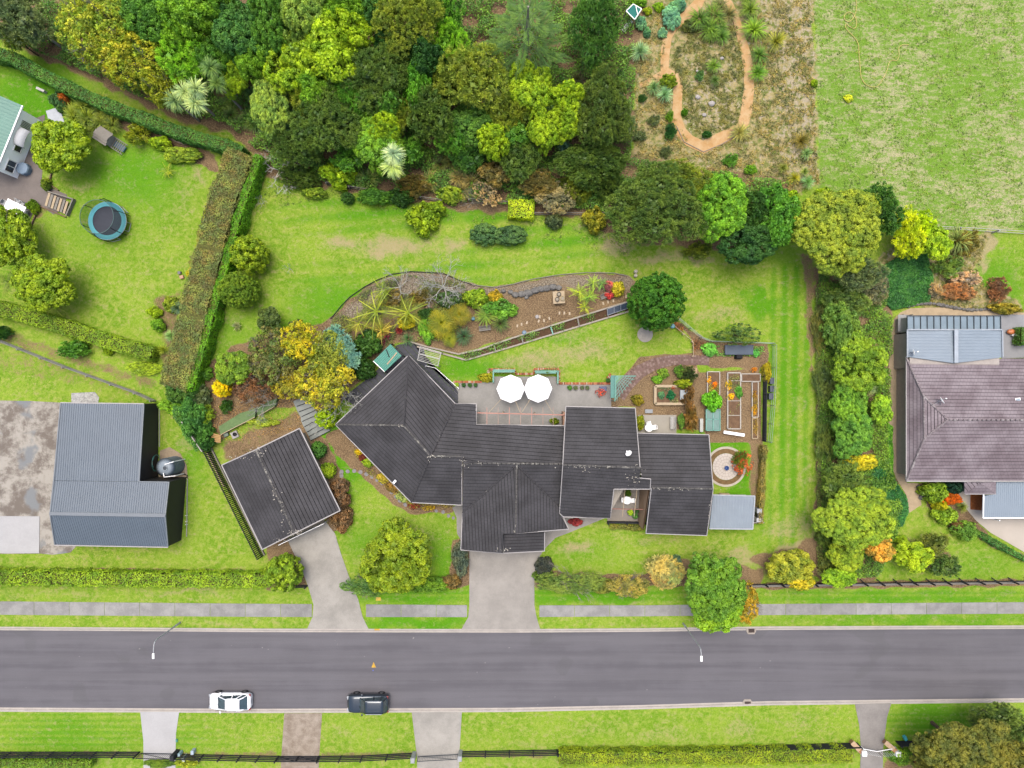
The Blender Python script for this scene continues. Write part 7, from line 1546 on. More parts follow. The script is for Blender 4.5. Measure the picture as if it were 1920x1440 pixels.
# ================================================================ trees and shrubs
GW = 'trees of the wood above the lawn'
for a in [
 (45, 38, 55, 50, 7, 'fine', 'GG', 'grey-green feathery tree in the top left corner of the photo'),
 (40, 82, 22, 20, 4, 'fine', 'OY', 'small olive-yellow bush above the start of the long hedge'),
 (300, 40, 62, 48, 8, 'broad', 'G', 'mid green tree right behind the big yellow-green tree'),
 (350, 110, 45, 42, 7, 'fine', 'LG', 'soft green tree right of the big yellow-green tree'),
 (398, 28, 48, 44, 9, 'puff', 'LG', 'light green puffy tree at the top edge, left of the bluish one'),
 (455, 70, 48, 52, 9, 'cauli', 'B', 'bluish green many-headed tree at the top edge of the wood'),
 (447, 143, 27, 38, 6, 'cauli', 'L', 'small lime rounded tree above the pair of cabbage trees'),
 (352, 62, 36, 34, 8, 'broad', 'LG', 'fresh green crown between the yellow-green tree and the left many-headed tree'),
 (420, 118, 30, 30, 7, 'puff', 'G', 'mid green crown just above the small lime rounded tree'),
 (490, 122, 28, 34, 7.5, 'puff', 'LG', 'fresh green crown left of the broad lime tree'),
 (598, 182, 34, 28, 7, 'broad', 'LG', 'fresh green crown below the broad lime tree'),
 (662, 196, 30, 32, 7, 'fine', 'G', 'green feathery crown between the two biggest dark olive trees'),
 (736, 206, 26, 26, 6.5, 'broad', 'G', 'green broad crown right of the dark feathery tree'),
 (846, 88, 30, 34, 6, 'fine', 'LG', 'light feathery crown beside the deep green glossy tree'),
 (560, 282, 38, 30, 5, 'fine', 'O', 'low olive crown at the left lower edge of the wood'),
 (945, 216, 28, 34, 6, 'fine', 'OY', 'olive-yellow crown left of the lime group'),
 (846, 262, 26, 30, 5, 'fine', 'G', 'green feathery crown above the dark green mound'),
 (962, 262, 26, 26, 5, 'broad', 'G', 'green broad crown between the small lime tree and the lime group'),
 (655, 300, 28, 22, 4, 'fine', 'G', 'green feathery crown left of the rounded light green tree'),
 (770, 286, 20, 24, 3.6, 'fine', 'G', 'green shrub tree right of the leaning cabbage tree'),
 (512, 52, 38, 62, 9, 'puff', 'G', 'tall mid green tree between the bluish and the pale lime crowns'),
 (577, 32, 42, 52, 10, 'cauli', 'P', 'pale lime many-headed tree at the top edge'),
 (645, 22, 46, 36, 9, 'cauli', 'LG', 'light green many-headed tree right of the pale lime one'),
 (702, 22, 28, 40, 8, 'broad', 'B', 'dark bluish tree at the top edge beside the olive one'),
 (575, 95, 30, 28, 8, 'cauli', 'P', 'pale crown wedged above the bright lime tree'),
 (556, 130, 52, 50, 8, 'broad', 'L', 'bright lime broad tree in the middle of the upper wood'),
 (622, 122, 50, 50, 8.5, 'broad', 'L', 'bright lime tree right of its broad lime twin'),
 (655, 78, 42, 34, 8.5, 'broad', 'L', 'bright lime crown above the dark feathery trees'),
 (513, 200, 34, 56, 7, 'cauli', 'P', 'pale bluish-lime rounded tree at the left edge of the wood'),
 (764, 48, 58, 58, 9, 'fine', 'OY', 'big olive-yellow feathery tree at the top beside the dirt clearing'),
 (838, 26, 30, 40, 6, 'fine', 'G', 'green feathery shrub above the dirt clearing'),
 (706, 152, 58, 62, 8, 'fine', 'O', 'dark olive feathery tree below the bright lime trees'),
 (798, 120, 34, 30, 7, 'broad', 'DG', 'deep green glossy tree left of the olive-yellow tree'),
 (738, 102, 30, 24, 7, 'broad', 'DG', 'deep green glossy crown between two olive trees'),
 (786, 168, 24, 36, 6.5, 'broad', (92, 150, 44), 'vivid green narrow tree in the middle of the wood'),
 (812, 220, 38, 48, 7, 'fine', 'O', 'dark olive feathery tree right of the vivid green one'),
 (888, 155, 56, 56, 8, 'fine', 'OY', 'olive-yellow feathery tree below the dirt clearing'),
 (836, 160, 24, 30, 6, 'fine', 'OY', 'small olive-yellow crown left of the larger olive-yellow tree'),
 (620, 232, 60, 58, 7.5, 'fine', 'O', 'broad dark olive tree above the leaning cabbage tree'),
 (582, 195, 28, 34, 6.5, 'fine', 'OY', 'olive crown beside the pale bluish-lime tree'),
 (755, 228, 20, 24, 6, 'fine', 'OY', 'small golden olive tree above the lime tree of the wood edge'),
 (706, 268, 44, 50, 6.5, 'cauli', 'LG', 'rounded light green tree beside the leaning cabbage tree'),
 (722, 252, 30, 26, 6.9, 'cauli', 'L', 'yellow-lime top beside the leaning cabbage tree'),
 (892, 236, 50, 36, 5, 'broad', (96, 140, 60), 'loose mid green broad shrub left of the small lime tree'),
 (927, 270, 25, 29, 6, 'cauli', 'L', 'small round lime tree above the flax'),
 (878, 295, 28, 26, 4, 'fine', 'D', 'dark green mound left below the small round lime tree'),
 (1112, 62, 42, 66, 7, 'fine', 'D', 'dark green feathery tree right of the big conifer'),
 (992, 172, 40, 44, 6.5, 'cauli', 'L', 'lime many-headed tree below the big conifer'),
 (1063, 192, 29, 27, 6.5, 'cauli', 'L', 'upper right lime crown of the lime group below the conifer'),
 (1062, 232, 30, 34, 6.2, 'cauli', 'L', 'lower right lime crown of the lime group below the conifer'),
 (1017, 248, 28, 38, 6.2, 'cauli', 'L', 'lower left lime crown of the lime group below the conifer'),
 (978, 218, 22, 20, 5.5, 'fine', 'OY', 'small olive crown under the lime group'),
 (1130, 210, 46, 68, 7.5, 'fine', (80, 100, 44), 'tall dark olive tree between the lime group and the tan path'),
 (1104, 308, 64, 38, 5, 'fine', 'O', 'low olive shrub mass below the lime group'),
 (1165, 235, 26, 30, 4, 'fine', 'GG', 'grey-green low bush at the edge of the native garden'),
 (970, 300, 36, 34, 4.5, 'fine', 'O', 'dark olive shrub right of the dark green mound'),
 (1010, 345, 36, 24, 3, 'fine', 'BR', 'brownish olive shrub in the row above the lawn'),
 (930, 328, 24, 20, 3, 'broad', 'BR', 'brownish broad shrub under the small lime tree'),
 (1228, 392, 86, 76, 8, 'fine', (84, 106, 48), 'largest dark olive feathery tree above the upper lawn'),
 (1275, 340, 55, 34, 5, 'fine', 'OY', 'low olive-yellow shrub mass above the largest dark olive tree'),
 (1348, 396, 46, 56, 7.5, 'cauli', (120, 172, 52), 'bright green many-headed tree right of the largest dark olive tree'),
 (1396, 452, 58, 46, 6, 'broad', 'DG', 'deep green glossy tree at the edge of the right lawn'),
 (1412, 400, 30, 34, 6, 'broad', 'D', 'dark green crown between the two bright trees'),
 (1450, 408, 40, 52, 6.5, 'broad', (84, 138, 44), 'mid green broad tree left of the puffy yellow-green tree'),
 (1566, 432, 80, 82, 8, 'cauli', (146, 164, 56), 'biggest puffy yellow-green tree at the corner of the paddock'),
 (1640, 398, 42, 46, 6, 'fine', 'D', 'dark tree right behind the biggest puffy yellow-green tree'),
 (1600, 512, 52, 30, 5, 'fine', 'GG', 'grey-green shrub below the biggest puffy yellow-green tree'),
 (1698, 440, 30, 46, 4, 'fine', (172, 184, 36), 'golden lime conifer at the paddock fence'),
 (1724, 425, 18, 24, 3.6, 'fine', (168, 190, 40), 'small golden lime conifer touching the paddock fence'),
 (1752, 456, 28, 30, 3.6, 'cauli', (158, 188, 40), 'round golden lime shrub beside the flax at the paddock fence'),
 (1229, 566, 50, 52, 5.5, 'ball', (78, 132, 44), 'round clipped dark green tree between the two lawns'),
 (470, 479, 31, 32, 3.2, 'ball', (140, 164, 40), 'upper round lime ball tree beside the tall hedge'),
 (450, 545, 35, 33, 3.2, 'ball', (120, 150, 44), 'lower round green ball tree beside the tall hedge'),
 (118, 277, 50, 46, 4.5, 'broad', (136, 162, 34), 'lime-green round tree beside the white house'),
 (22, 442, 40, 52, 4.5, 'broad', (136, 162, 38), 'lime-green tree at the left edge below the outdoor table'),
 (84, 528, 58, 52, 5, 'broad', (138, 164, 36), 'wide lime-green tree growing over the left clipped hedge'),
 (742, 1046, 72, 66, 5, 'broad', (128, 150, 34), 'large round lime-green tree on the front lawn'),
 (1335, 1092, 62, 60, 6, 'broad', (104, 146, 46), 'large bright green roadside tree above the right street lamp'),
 (1340, 1138, 44, 42, 4.5, 'broad', (132, 172, 44), 'lower lime part of the roadside tree hanging over the footpath'),
 (534, 1073, 32, 32, 3, 'ball', (136, 166, 46), 'round yellow-green shrub tree left of the garage driveway'),
 (1606, 682, 52, 56, 5, 'broad', (126, 158, 46), 'large lime tree in the strip left of the neighbour gravel path'),
 (1575, 612, 30, 44, 3.5, 'broad', (104, 138, 60), 'green shrub above the large lime strip tree'),
 (1586, 568, 40, 28, 3, 'fine', (104, 126, 66), 'grey-green shrub at the top of the planted strip'),
 (1586, 758, 34, 38, 4.5, 'cauli', (120, 166, 56), 'light green tree beside the pale spiky plant'),
 (1592, 815, 38, 42, 4.5, 'cauli', (104, 152, 60), 'green tree below its light green neighbour in the strip'),
 (1648, 768, 18, 26, 3, 'cauli', (150, 190, 60), 'slim lime shrub leaning over the gravel path'),
 (1612, 868, 28, 18, 2.5, 'cauli', (196, 190, 50), 'yellow shrub in the middle of the planted strip'),
 (1580, 900, 40, 36, 4, 'fine', (96, 118, 56), 'dark grey-green shrub above the biggest strip tree'),
 (1602, 972, 70, 60, 6, 'cauli', (146, 172, 56), 'biggest yellow-green tree of the planted strip'),
 (1648, 1026, 26, 22, 3.4, 'cauli', (214, 172, 80), 'peach-tinted shrub at the foot of the biggest strip tree'),
 (1600, 1014, 28, 16, 3.4, 'cauli', (190, 160, 70), 'second peach-tinted shrub left of the brighter one'),
 (1582, 1040, 34, 30, 3.4, 'cauli', (150, 172, 50), 'yellow-green shrub below the biggest strip tree'),
 (1572, 1082, 28, 22, 3, 'cauli', (140, 178, 44), 'lime shrub over the black board fence'),
 (1480, 1062, 42, 30, 3, 'broad', (150, 158, 56), 'straggly yellow-green shrub at the corner of the front lawn'),
 (1500, 1090, 26, 16, 2.5, 'broad', (196, 184, 50), 'yellow shrub over the black board fence'),
 (1712, 1040, 32, 26, 3, 'broad', (156, 182, 40), 'round lime shrub on the right neighbour lawn'),
 (1748, 1020, 28, 22, 2.4, 'fine', (100, 110, 52), 'dark olive shrub right behind the round lime shrub'),
 (1770, 1060, 28, 22, 2.4, 'fine', (80, 104, 52), 'dark green shrub at the edge of the right neighbour lawn'),
 (1806, 1402, 80, 66, 8, 'cauli', (118, 122, 56), 'big olive tree in the bottom right corner'),
 (1876, 1355, 56, 36, 4.5, 'fine', (88, 108, 54), 'dark green tree behind the big olive tree at the bottom right'),
 (1890, 1425, 50, 50, 8, 'cauli', (124, 124, 58), 'olive-brown crown cut off by the bottom right corner'),
 (1740, 1432, 40, 26, 4, 'fine', (104, 108, 56), 'olive fringe tree left of the big olive-brown tree'),
 (440, 690, 32, 30, 3.4, 'broad', (118, 150, 46), 'green tree beside the bright golden ball'),
 (418, 727, 17, 17, 1.6, 'ball', (225, 205, 20), 'bright golden yellow ball shrub'),
 (505, 600, 22, 22, 2.6, 'broad', (84, 104, 52), 'dark citrus tree with orange fruit above the yellow tree group'),
 (1248, 1070, 34, 30, 2.2, 'fine', (160, 150, 96), 'pale twiggy shrub under the aloes beside the roadside tree'),
 (1386, 628, 40, 20, 2.6, 'sparse', (90, 120, 66), 'loose dark green tree above the blue covered table'),
 ]:
    wd_ = a[1] < 330 and 300 < a[0] < 1200
    if wd_: a = a[:2] + (a[2] * 1.1, a[3] * 1.1) + a[4:]
    tree(*a, group=GW if wd_ else None)
def open_tree(px, py, rx, ry, h, col, label, bark=M_PALEBARK, col2=None, n0=7, leafk='sparse', seed=3, layers=2, nonleaf=False, r0=.1):
    zc = h * .6; w = W(px, py, zc); k = S * (H - zc) / H; R = max(rx, ry) * k; root = thing('tree', label, 'tree', (w.x, w.y, 0))
    key = ('tw', seed, n0)
    if key not in CR: CR[key] = twig_mesh('limbs', seed, 3.0, 3.2, bark, 4, .10, .8, n0, .55)
    o = link('limbs', CR[key], root); s = R / 2.7; o.scale = (s * rx / max(rx, ry), s * ry / max(rx, ry), h / 3.6); o.rotation_euler = (0, 0, seed * 1.3)
    if not nonleaf:
        for i in range(layers):
            me, R0 = get_crown(leafk, R); c = link('crown', me, root, (0, 0, h * .45), fcol(col if i == 0 or not col2 else col2)); c.scale = (rx * k / R0, ry * k / R0, h * .5 / (R0 * .9)); c.rotation_euler = (0, 0, 1.7 * i + seed) if abs(rx - ry) < 6 else (0, 0, pi * i)
    return root
open_tree(190, 60, 72, 66, 8, 'YG', 'big yellow-green tree with pale bare limbs at the top left', seed=4, col2=(168, 176, 60), layers=2)
open_tree(255, 110, 76, 56, 7.5, (158, 174, 52), 'lower yellow-leaved half of the pale-limbed tree above the long hedge', seed=5, col2=(168, 168, 50), layers=2)
open_tree(310, 160, 36, 36, 6, (160, 168, 52), 'thin yellow-green tree touching the pale cabbage trees', seed=6)
open_tree(566, 640, 36, 36, 4.5, (198, 186, 44), 'yellow autumn tree, upper one of the yellow group', seed=7, col2=(180, 180, 48), layers=2)
open_tree(606, 715, 50, 46, 4.6, (170, 172, 50), 'yellow-green autumn tree with bare twigs beside the left wing roof', seed=8, col2=(186, 176, 50), layers=2)
open_tree(617, 665, 40, 40, 4.5, (140, 152, 62), 'grey-limbed green tree between the yellow trees and the blue agaves', seed=9, layers=2)
open_tree(512, 668, 44, 50, 4, (118, 118, 66), 'olive-brown open tree left of the yellow trees', seed=10, col2=(104, 124, 60), layers=2)
open_tree(545, 720, 36, 26, 3, (170, 160, 50), 'low yellowish shrub tree above the timber steps', seed=11, layers=2)
open_tree(478, 725, 40, 30, 3, (120, 86, 62), 'nearly bare red-brown tree above the mossy planters', seed=12, layers=1, bark=M_PALEBARK)
open_tree(1395, 1128, 24, 36, 3.6, (186, 158, 52), 'yellowing twiggy tree right of the large roadside tree', seed=13)
open_tree(1070, 1092, 62, 20, 2.4, (116, 140, 66), 'straggly grey-green shrub row behind the kerbside lawn', seed=14, layers=2)
open_tree(1180, 1098, 36, 20, 2.2, (160, 150, 80), 'thin brownish shrub left of the pale aloes', seed=15)
open_tree(690, 1098, 44, 18, 2.0, (92, 128, 62), 'straggly green shrub spilling over the garage driveway', seed=16, layers=2)
open_tree(1045, 372, 36, 28, 2.6, (150, 140, 104), 'greyish twiggy shrub in the row above the lawn', seed=17)
open_tree(912, 366, 26, 22, 2.4, (160, 140, 110), 'pale twiggy shrub left of the lime box hedge', seed=18, layers=1)
open_tree(1640, 540, 24, 30, 2.2, (130, 130, 100), 'greyish twiggy shrub left of the ivy patch', seed=19, layers=2)
M_LICHB = mott('lichen_bark', T(226, 226, 216), .12, 5)
def bare(px, py, rx, h, label, seed, n0=7, depth=5, up=.5, mat=M_LICHB, r0=.07, rot=0.0, ry=None, name='bare_tree'):
    w = W(px, py); me = twig_mesh('limbs', seed, 3.0, 3.0, mat, depth, r0, .85, n0, up); root = thing(name, label, 'tree', (w.x, w.y, 0)); s = rx * S / 2.6; o = link('limbs', me, root); o.scale = (s, s * ((ry or rx) / rx), h / 3.2); o.rotation_euler = (0, 0, rot); return root
bare(833, 541, 46, 3.2, 'larger bare white-limbed tree on the gravel bank', 21, 8, 5)
bare(752, 540, 34, 2.4, 'smaller bare white-limbed tree left of the larger one on the gravel bank', 22, 5, 5)
bare(528, 322, 42, 1.6, 'bare fallen-looking pale branches at the lawn corner below the wood', 23, 6, 5, .2, rot=2)
bare(496, 382, 16, 1.2, 'small bare white sapling below the pale branches', 24, 4, 4); bare(545, 505, 13, 1.0, 'small leafless grey sapling alone on the upper lawn', 25, 4, 4)
bare(650, 745, 42, 3.6, 'bare twiggy limbs reaching over the timber steps beside the left wing', 26, 6, 5); bare(500, 760, 32, 2.6, 'bare pale branching shrub above the mossy planters', 27, 5, 5); bare(600, 790, 22, 1.4, 'fallen dry pale branches on the mulch right of the mossy planters', 28, 4, 4, .1)
bare(886, 382, 20, 1.6, 'bare thorny shrub in the row above the lawn', 29, 6, 5, mat=M_PALEBARK); bare(1008, 1090, 10, 1.2, 'bare stick shrub beside the main driveway', 30, 4, 4)
for a in [
 (636, 326, 28, 24, 2.4, 'broad', 'L', 'lime shrub at the lower edge of the wood'), (560, 330, 38, 22, 2.2, 'fine', 'O', 'low olive shrub left of the lime wood-edge shrub'), (590, 362, 24, 10, 1.2, 'broad', 'YG', 'low yellowish weed clump on the lawn edge'),
 (706, 368, 34, 14, 1.6, 'broad', 'G', 'green shrub on the weathered rail fence, left one'), (752, 368, 24, 16, 1.6, 'broad', 'D', 'dark green shrub on the weathered rail fence'), (652, 372, 12, 10, 1, 'ball', 'D', 'tiny dark round bush on the lawn edge'),
 (794, 410, 26, 28, 2, 'broad', (140, 168, 40), 'lime bush standing out on the lawn below the wood'), (815, 392, 22, 14, 1.8, 'broad', (150, 178, 50), 'lime bush at the foot of the slanting rail'), (846, 364, 24, 16, 1.6, 'broad', 'YG', 'yellowish shrub above the slanting rail'), (776, 352, 30, 20, 2, 'fine', 'BR', 'brownish shrub behind the rail fence'),
 (1116, 412, 20, 22, 1.8, 'broad', (150, 150, 50), 'yellow-green shrub left of the largest dark olive tree'), (1040, 415, 16, 14, 1.4, 'broad', 'GG', 'grey-green shrub with white flowers below the fence row'), (1082, 350, 34, 26, 3, 'fine', 'OY', 'olive shrub at the end of the row above the lawn'), (1145, 345, 30, 34, 3, 'fine', 'O', 'olive shrub touching the largest dark olive tree'), (1310, 470, 26, 16, 2, 'fine', 'OY', 'low olive shrub under the bright green tree'),
 (597, 844, 15, 15, 1.2, 'ball', (78, 126, 52), 'upper clipped dark green ball beside the garage'), (615, 882, 15, 14, 1.2, 'ball', (132, 160, 36), 'lower clipped lime ball beside the garage'), (612, 784, 19, 18, 1.8, 'ball', (150, 180, 30), 'lime green ball shrub beside the timber steps'),
 (638, 928, 19, 28, 1.6, 'broad', (126, 98, 76), 'copper-brown shrub right of the garage, upper half'), (640, 968, 18, 28, 1.6, 'broad', (134, 104, 78), 'copper-brown shrub right of the garage, lower half'),
 (865, 1048, 15, 30, 1.6, 'cauli', (104, 116, 104), 'grey-leaved shrub left of the main driveway'), (848, 1092, 18, 14, 1.4, 'broad', (130, 110, 70), 'brown-tinged shrub at the foot of the main driveway'), (800, 1098, 40, 14, 1.6, 'broad', (110, 150, 50), 'low green shrubs under the front lawn tree'), (1020, 1062, 16, 16, 1.2, 'cauli', (74, 80, 78), 'dark grey shrub right of the main driveway'), (1022, 1084, 20, 12, 1.2, 'broad', (100, 130, 50), 'low green shrub below the dark grey one'), (1130, 1098, 30, 12, 1.2, 'broad', (120, 130, 60), 'low brownish-green shrubs behind the kerbside lawn'),
 (940, 580, 28, 18, 1.4, 'broad', (110, 160, 60), 'bright green low shrub right of the feathery cycad'), (893, 560, 24, 18, 1.6, 'broad', (140, 170, 50), 'lime shrub below the larger bare tree'), (845, 562, 26, 16, 1.4, 'broad', (80, 110, 60), 'dark green shrub under the larger bare tree'), (930, 558, 12, 14, 1, 'broad', (180, 160, 50), 'yellow shrub in front of the boulders'),
 (1158, 542, 14, 14, 1.2, 'broad', (186, 180, 60), 'yellow-green shrub with pink neighbour on the bank'), (1142, 535, 10, 9, 1.1, 'broad', (214, 130, 140), 'pink flowering shrub on the bank'), (1143, 553, 8, 7, .8, 'broad', (206, 90, 100), 'small red-pink flower clump on the bank'),
 (688, 645, 26, 26, 2.0, 'broad', 'D', 'dark green shrub left of the teal shelter'), (680, 690, 22, 22, 1.8, 'broad', 'D', 'dark green shrub beside the terracotta pot'), (762, 604, 16, 14, 1, 'ball', (190, 180, 30), 'yellow-green ball between the palms'), (802, 618, 14, 24, .8, 'broad', (110, 160, 50), 'green groundcover mound left of the fan palms'), (735, 560, 24, 18, 1, 'fine', 'BR', 'brownish low shrub under the smaller bare tree'), (790, 560, 22, 14, .9, 'fine', 'BR', 'low brown-green shrub between the bare trees'), (800, 590, 16, 12, .9, 'broad', 'D', 'low dark shrub between the palms'),
 (385, 700, 14, 12, 1, 'broad', 'G', 'small green shrub above the golden ball'), (423, 762, 12, 13, .9, 'fine', 'D', 'small dark dome shrub below the golden ball'), (375, 745, 18, 24, 1.6, 'fine', 'GG', 'grey-green feathery shrub beside the climber'), (386, 780, 14, 18, 1.5, 'fine', 'YG', 'yellowish feathery shrub above the timber screen'), (495, 792, 26, 7, .6, 'broad', (150, 170, 60), 'low lime plants along the mulch edge'), (555, 612, 14, 12, 1.2, 'broad', 'GG', 'small grey-green shrub on the lawn left of the gravel bank'),
 (340, 735, 30, 20, 2.2, 'broad', (90, 130, 62), 'climbing plant spilling from the end of the tall hedge'), (362, 778, 24, 34, 2.4, 'broad', (84, 136, 66), 'dark climbing plant over the white fence'), (382, 822, 18, 22, 2.2, 'broad', (80, 130, 60), 'climbing plant at the top of the black paling fence'),
 (255, 252, 24, 18, 1.8, 'fine', (140, 150, 50), 'yellow-green grassy shrub right of the small hut'), (110, 190, 12, 16, 1.4, 'broad', (100, 140, 90), 'grey-green shrub beside the white rail'), (118, 186, 9, 11, 1.3, 'broad', (196, 120, 60), 'small orange shrub near the long hedge'), (85, 345, 8, 12, 1, 'broad', (140, 160, 60), 'small lime shrub beside the terrace corner'), (62, 387, 8, 12, 1, 'broad', (130, 160, 40), 'small lime shrub right of the outdoor table'), (340, 290, 34, 14, 1.2, 'broad', 'YG', 'low yellowish shrubs at the foot of the long hedge'), (300, 268, 22, 12, 1.2, 'broad', 'L', 'low lime shrubs below the pale bank'),
 (137, 655, 26, 18, 1.6, 'fine', 'G', 'green shrub over the grey rail fence'), (5, 625, 14, 12, 1.4, 'fine', 'DG', 'dark bush at the left edge above the rail fence'), (202, 658, 9, 8, .8, 'broad', 'L', 'tiny lime bush below the left clipped hedge'), (290, 585, 12, 10, .9, 'broad', 'L', 'lime clump on the left lawn edge'), (296, 610, 14, 12, 1, 'broad', 'LG', 'light green clump below the lime one on the left lawn edge'), (318, 570, 14, 14, 1.2, 'broad', (150, 170, 60), 'yellowish shrub at the base of the tall hedge'), (270, 690, 34, 12, .8, 'fine', 'YG', 'low yellowish weeds above the rail fence end'),
 (325, 762, 22, 14, 1, 'broad', 'LG', 'low weeds at the corner of the grey shed lawn'),
 (1754, 925, 24, 20, 1.8, 'broad', (130, 160, 50), 'lime shrub under the mauve roof eave'), (1786, 912, 16, 12, 1.6, 'ball', (44, 82, 66), 'dark teal ball shrub under the mauve roof eave'), (1784, 936, 16, 14, 1.7, 'cauli', (226, 120, 40), 'bright orange shrub of the right neighbour'), (1762, 946, 14, 12, 1.4, 'broad', (180, 180, 40), 'yellow shrub left of the bright orange one'), (1774, 966, 22, 16, 1.2, 'broad', (140, 170, 50), 'lime shrub below the bright orange one'), (1815, 995, 24, 17, 1.4, 'cauli', (120, 158, 64), 'round green shrub at the end of the neighbour bed'), (1795, 988, 12, 9, .9, 'broad', (110, 90, 60), 'brown shrub left of the round green one'), (1690, 1012, 14, 8, .8, 'broad', 'L', 'small lime shrub at the strip corner'),
 (1337, 752, 17, 18, 1.4, 'broad', (120, 190, 50), 'bright green leafy bush in the vegetable garden'), (1290, 745, 12, 22, 1.5, 'fine', (130, 100, 64), 'red-brown shrub, upper one beside the raised bed'), (1296, 785, 12, 26, 1.5, 'fine', (140, 110, 60), 'red-brown shrub right of the pale bench'), (1283, 720, 16, 9, 1.4, 'broad', (160, 176, 50), 'yellow-green bush overhanging the cream raised bed'), (1292, 705, 14, 16, 1.5, 'fine', (86, 100, 62), 'dark grey-green shrub right of the timber crate'), (1245, 700, 10, 9, .8, 'broad', (150, 180, 70), 'pale green herb bush above the cream raised bed'), (1275, 696, 9, 11, .9, 'broad', (100, 140, 60), 'green herb bush beside the timber crate'), (1233, 712, 10, 8, .7, 'broad', (130, 180, 60), 'lime herb clump at the corner of the cream raised bed'), (1197, 750, 11, 10, .9, 'broad', (150, 140, 50), 'yellow-green shrub with orange blooms on the bark'), (1278, 790, 6, 14, .8, 'broad', (110, 150, 70), 'low green plant right of the pale garden bench'), (1201, 793, 8, 14, 1, 'broad', (150, 160, 40), 'yellow-green shrub against the raised roof wall'),
 (1395, 870, 18, 22, 1.4, 'sparse', (190, 100, 60), 'orange-red flowering shrub on the right of the paved circle'), (1388, 862, 12, 16, 1.3, 'fine', (110, 130, 50), 'green heart of the orange-red flowering shrub'), (1127, 736, 9.0, 7.6, .9, 'sparse', (220, 110, 100), 'coral red flowers in the deep blue planter'), (1332, 655, 14, 12, .9, 'broad', (120, 190, 90), 'big-leaved pale green vegetable left of the blue covered table'), (1418, 662, 6, 7, .6, 'broad', (110, 190, 110), 'cabbage-like plant right of the blue covered table'), (1438, 700, 7, 20, 1.4, 'broad', (180, 170, 50), 'yellow-flowering climber on the black slatted panel'),
 (1340, 722, 4.5, 7.6, .5, 'sparse', (240, 150, 30), 'orange flowers in the narrow raised bed'), (1330, 712, 4.5, 6.8, .5, 'sparse', (236, 190, 40), 'yellow flowers in the narrow raised bed'), (1367, 722, 5.4, 10.2, .5, 'sparse', (240, 200, 40), 'upper yellow flowers in the long raised bed'), (1370, 744, 6.3, 7.6, .5, 'sparse', (244, 206, 30), 'brightest yellow flowers in the long raised bed'), (1415, 740, 4.5, 7.6, .5, 'sparse', (180, 140, 40), 'rusty yellow flowers in the thin raised bed'), (1415, 768, 4.5, 10.2, .5, 'sparse', (236, 180, 40), 'golden flowers at the foot of the thin raised bed'), (1414, 693, 5.4, 5.1, .6, 'sparse', (240, 160, 30), 'orange flowers at the upper right of the vegetable garden'), (1386, 735, 7, 12, .5, 'broad', (90, 150, 60), 'green vegetable row at the right of the long raised bed'), (1258, 742, 8, 8, .8, 'broad', (50, 130, 90), 'dark green herb in the middle of the cream raised bed'), (1240, 742, 7, 8, .7, 'broad', (100, 150, 120), 'blue-green herb at the left of the cream raised bed'), (1262, 727, 5.4, 3.4, .7, 'sparse', (206, 100, 70), 'red flowers at the top of the cream raised bed'),
 (912, 708, 14, 8, .9, 'broad', (170, 170, 50), 'yellow-green shrub at the left planter of the patio'), (1040, 790, 8, 6, .8, 'broad', (130, 150, 40), 'small yellow-green plant under the red pergola'), (1178, 926, 6, 7, 1.0, 'broad', (110, 140, 40), 'small green plant above the courtyard table'), (1024, 697, 14, 4, .9, 'broad', (120, 160, 70), 'green plants behind the right planter seat'),
 (1080, 979, 12, 7, .6, 'broad', (150, 60, 70), 'dark red shrub under the house eave right of the garage wing'), (777, 949, 10.8, 6.0, .6, 'sparse', (150, 66, 60), 'dark red flowers at the bottom corner of the left wing'), (804, 953, 10.8, 5.1, .6, 'sparse', (212, 180, 50), 'yellow flowers right of the dark red ones'), (673, 848, 8, 6, .5, 'broad', (200, 180, 40), 'yellow clump under the left wing eave'), (690, 868, 10, 8, .6, 'broad', (150, 180, 50), 'lime clump under the left wing eave'), (679, 857, 6, 6, .5, 'broad', (130, 70, 60), 'reddish clump under the left wing eave'), (718, 897, 12, 10, .5, 'broad', (190, 170, 60), 'yellowish clump beside the stepping stones'), (736, 914, 12, 9, .5, 'broad', (150, 120, 60), 'rusty clump beside the stepping stones'), (757, 932, 12, 9, .5, 'broad', (140, 160, 100), 'greyish clump at the end of the left wing bed'),
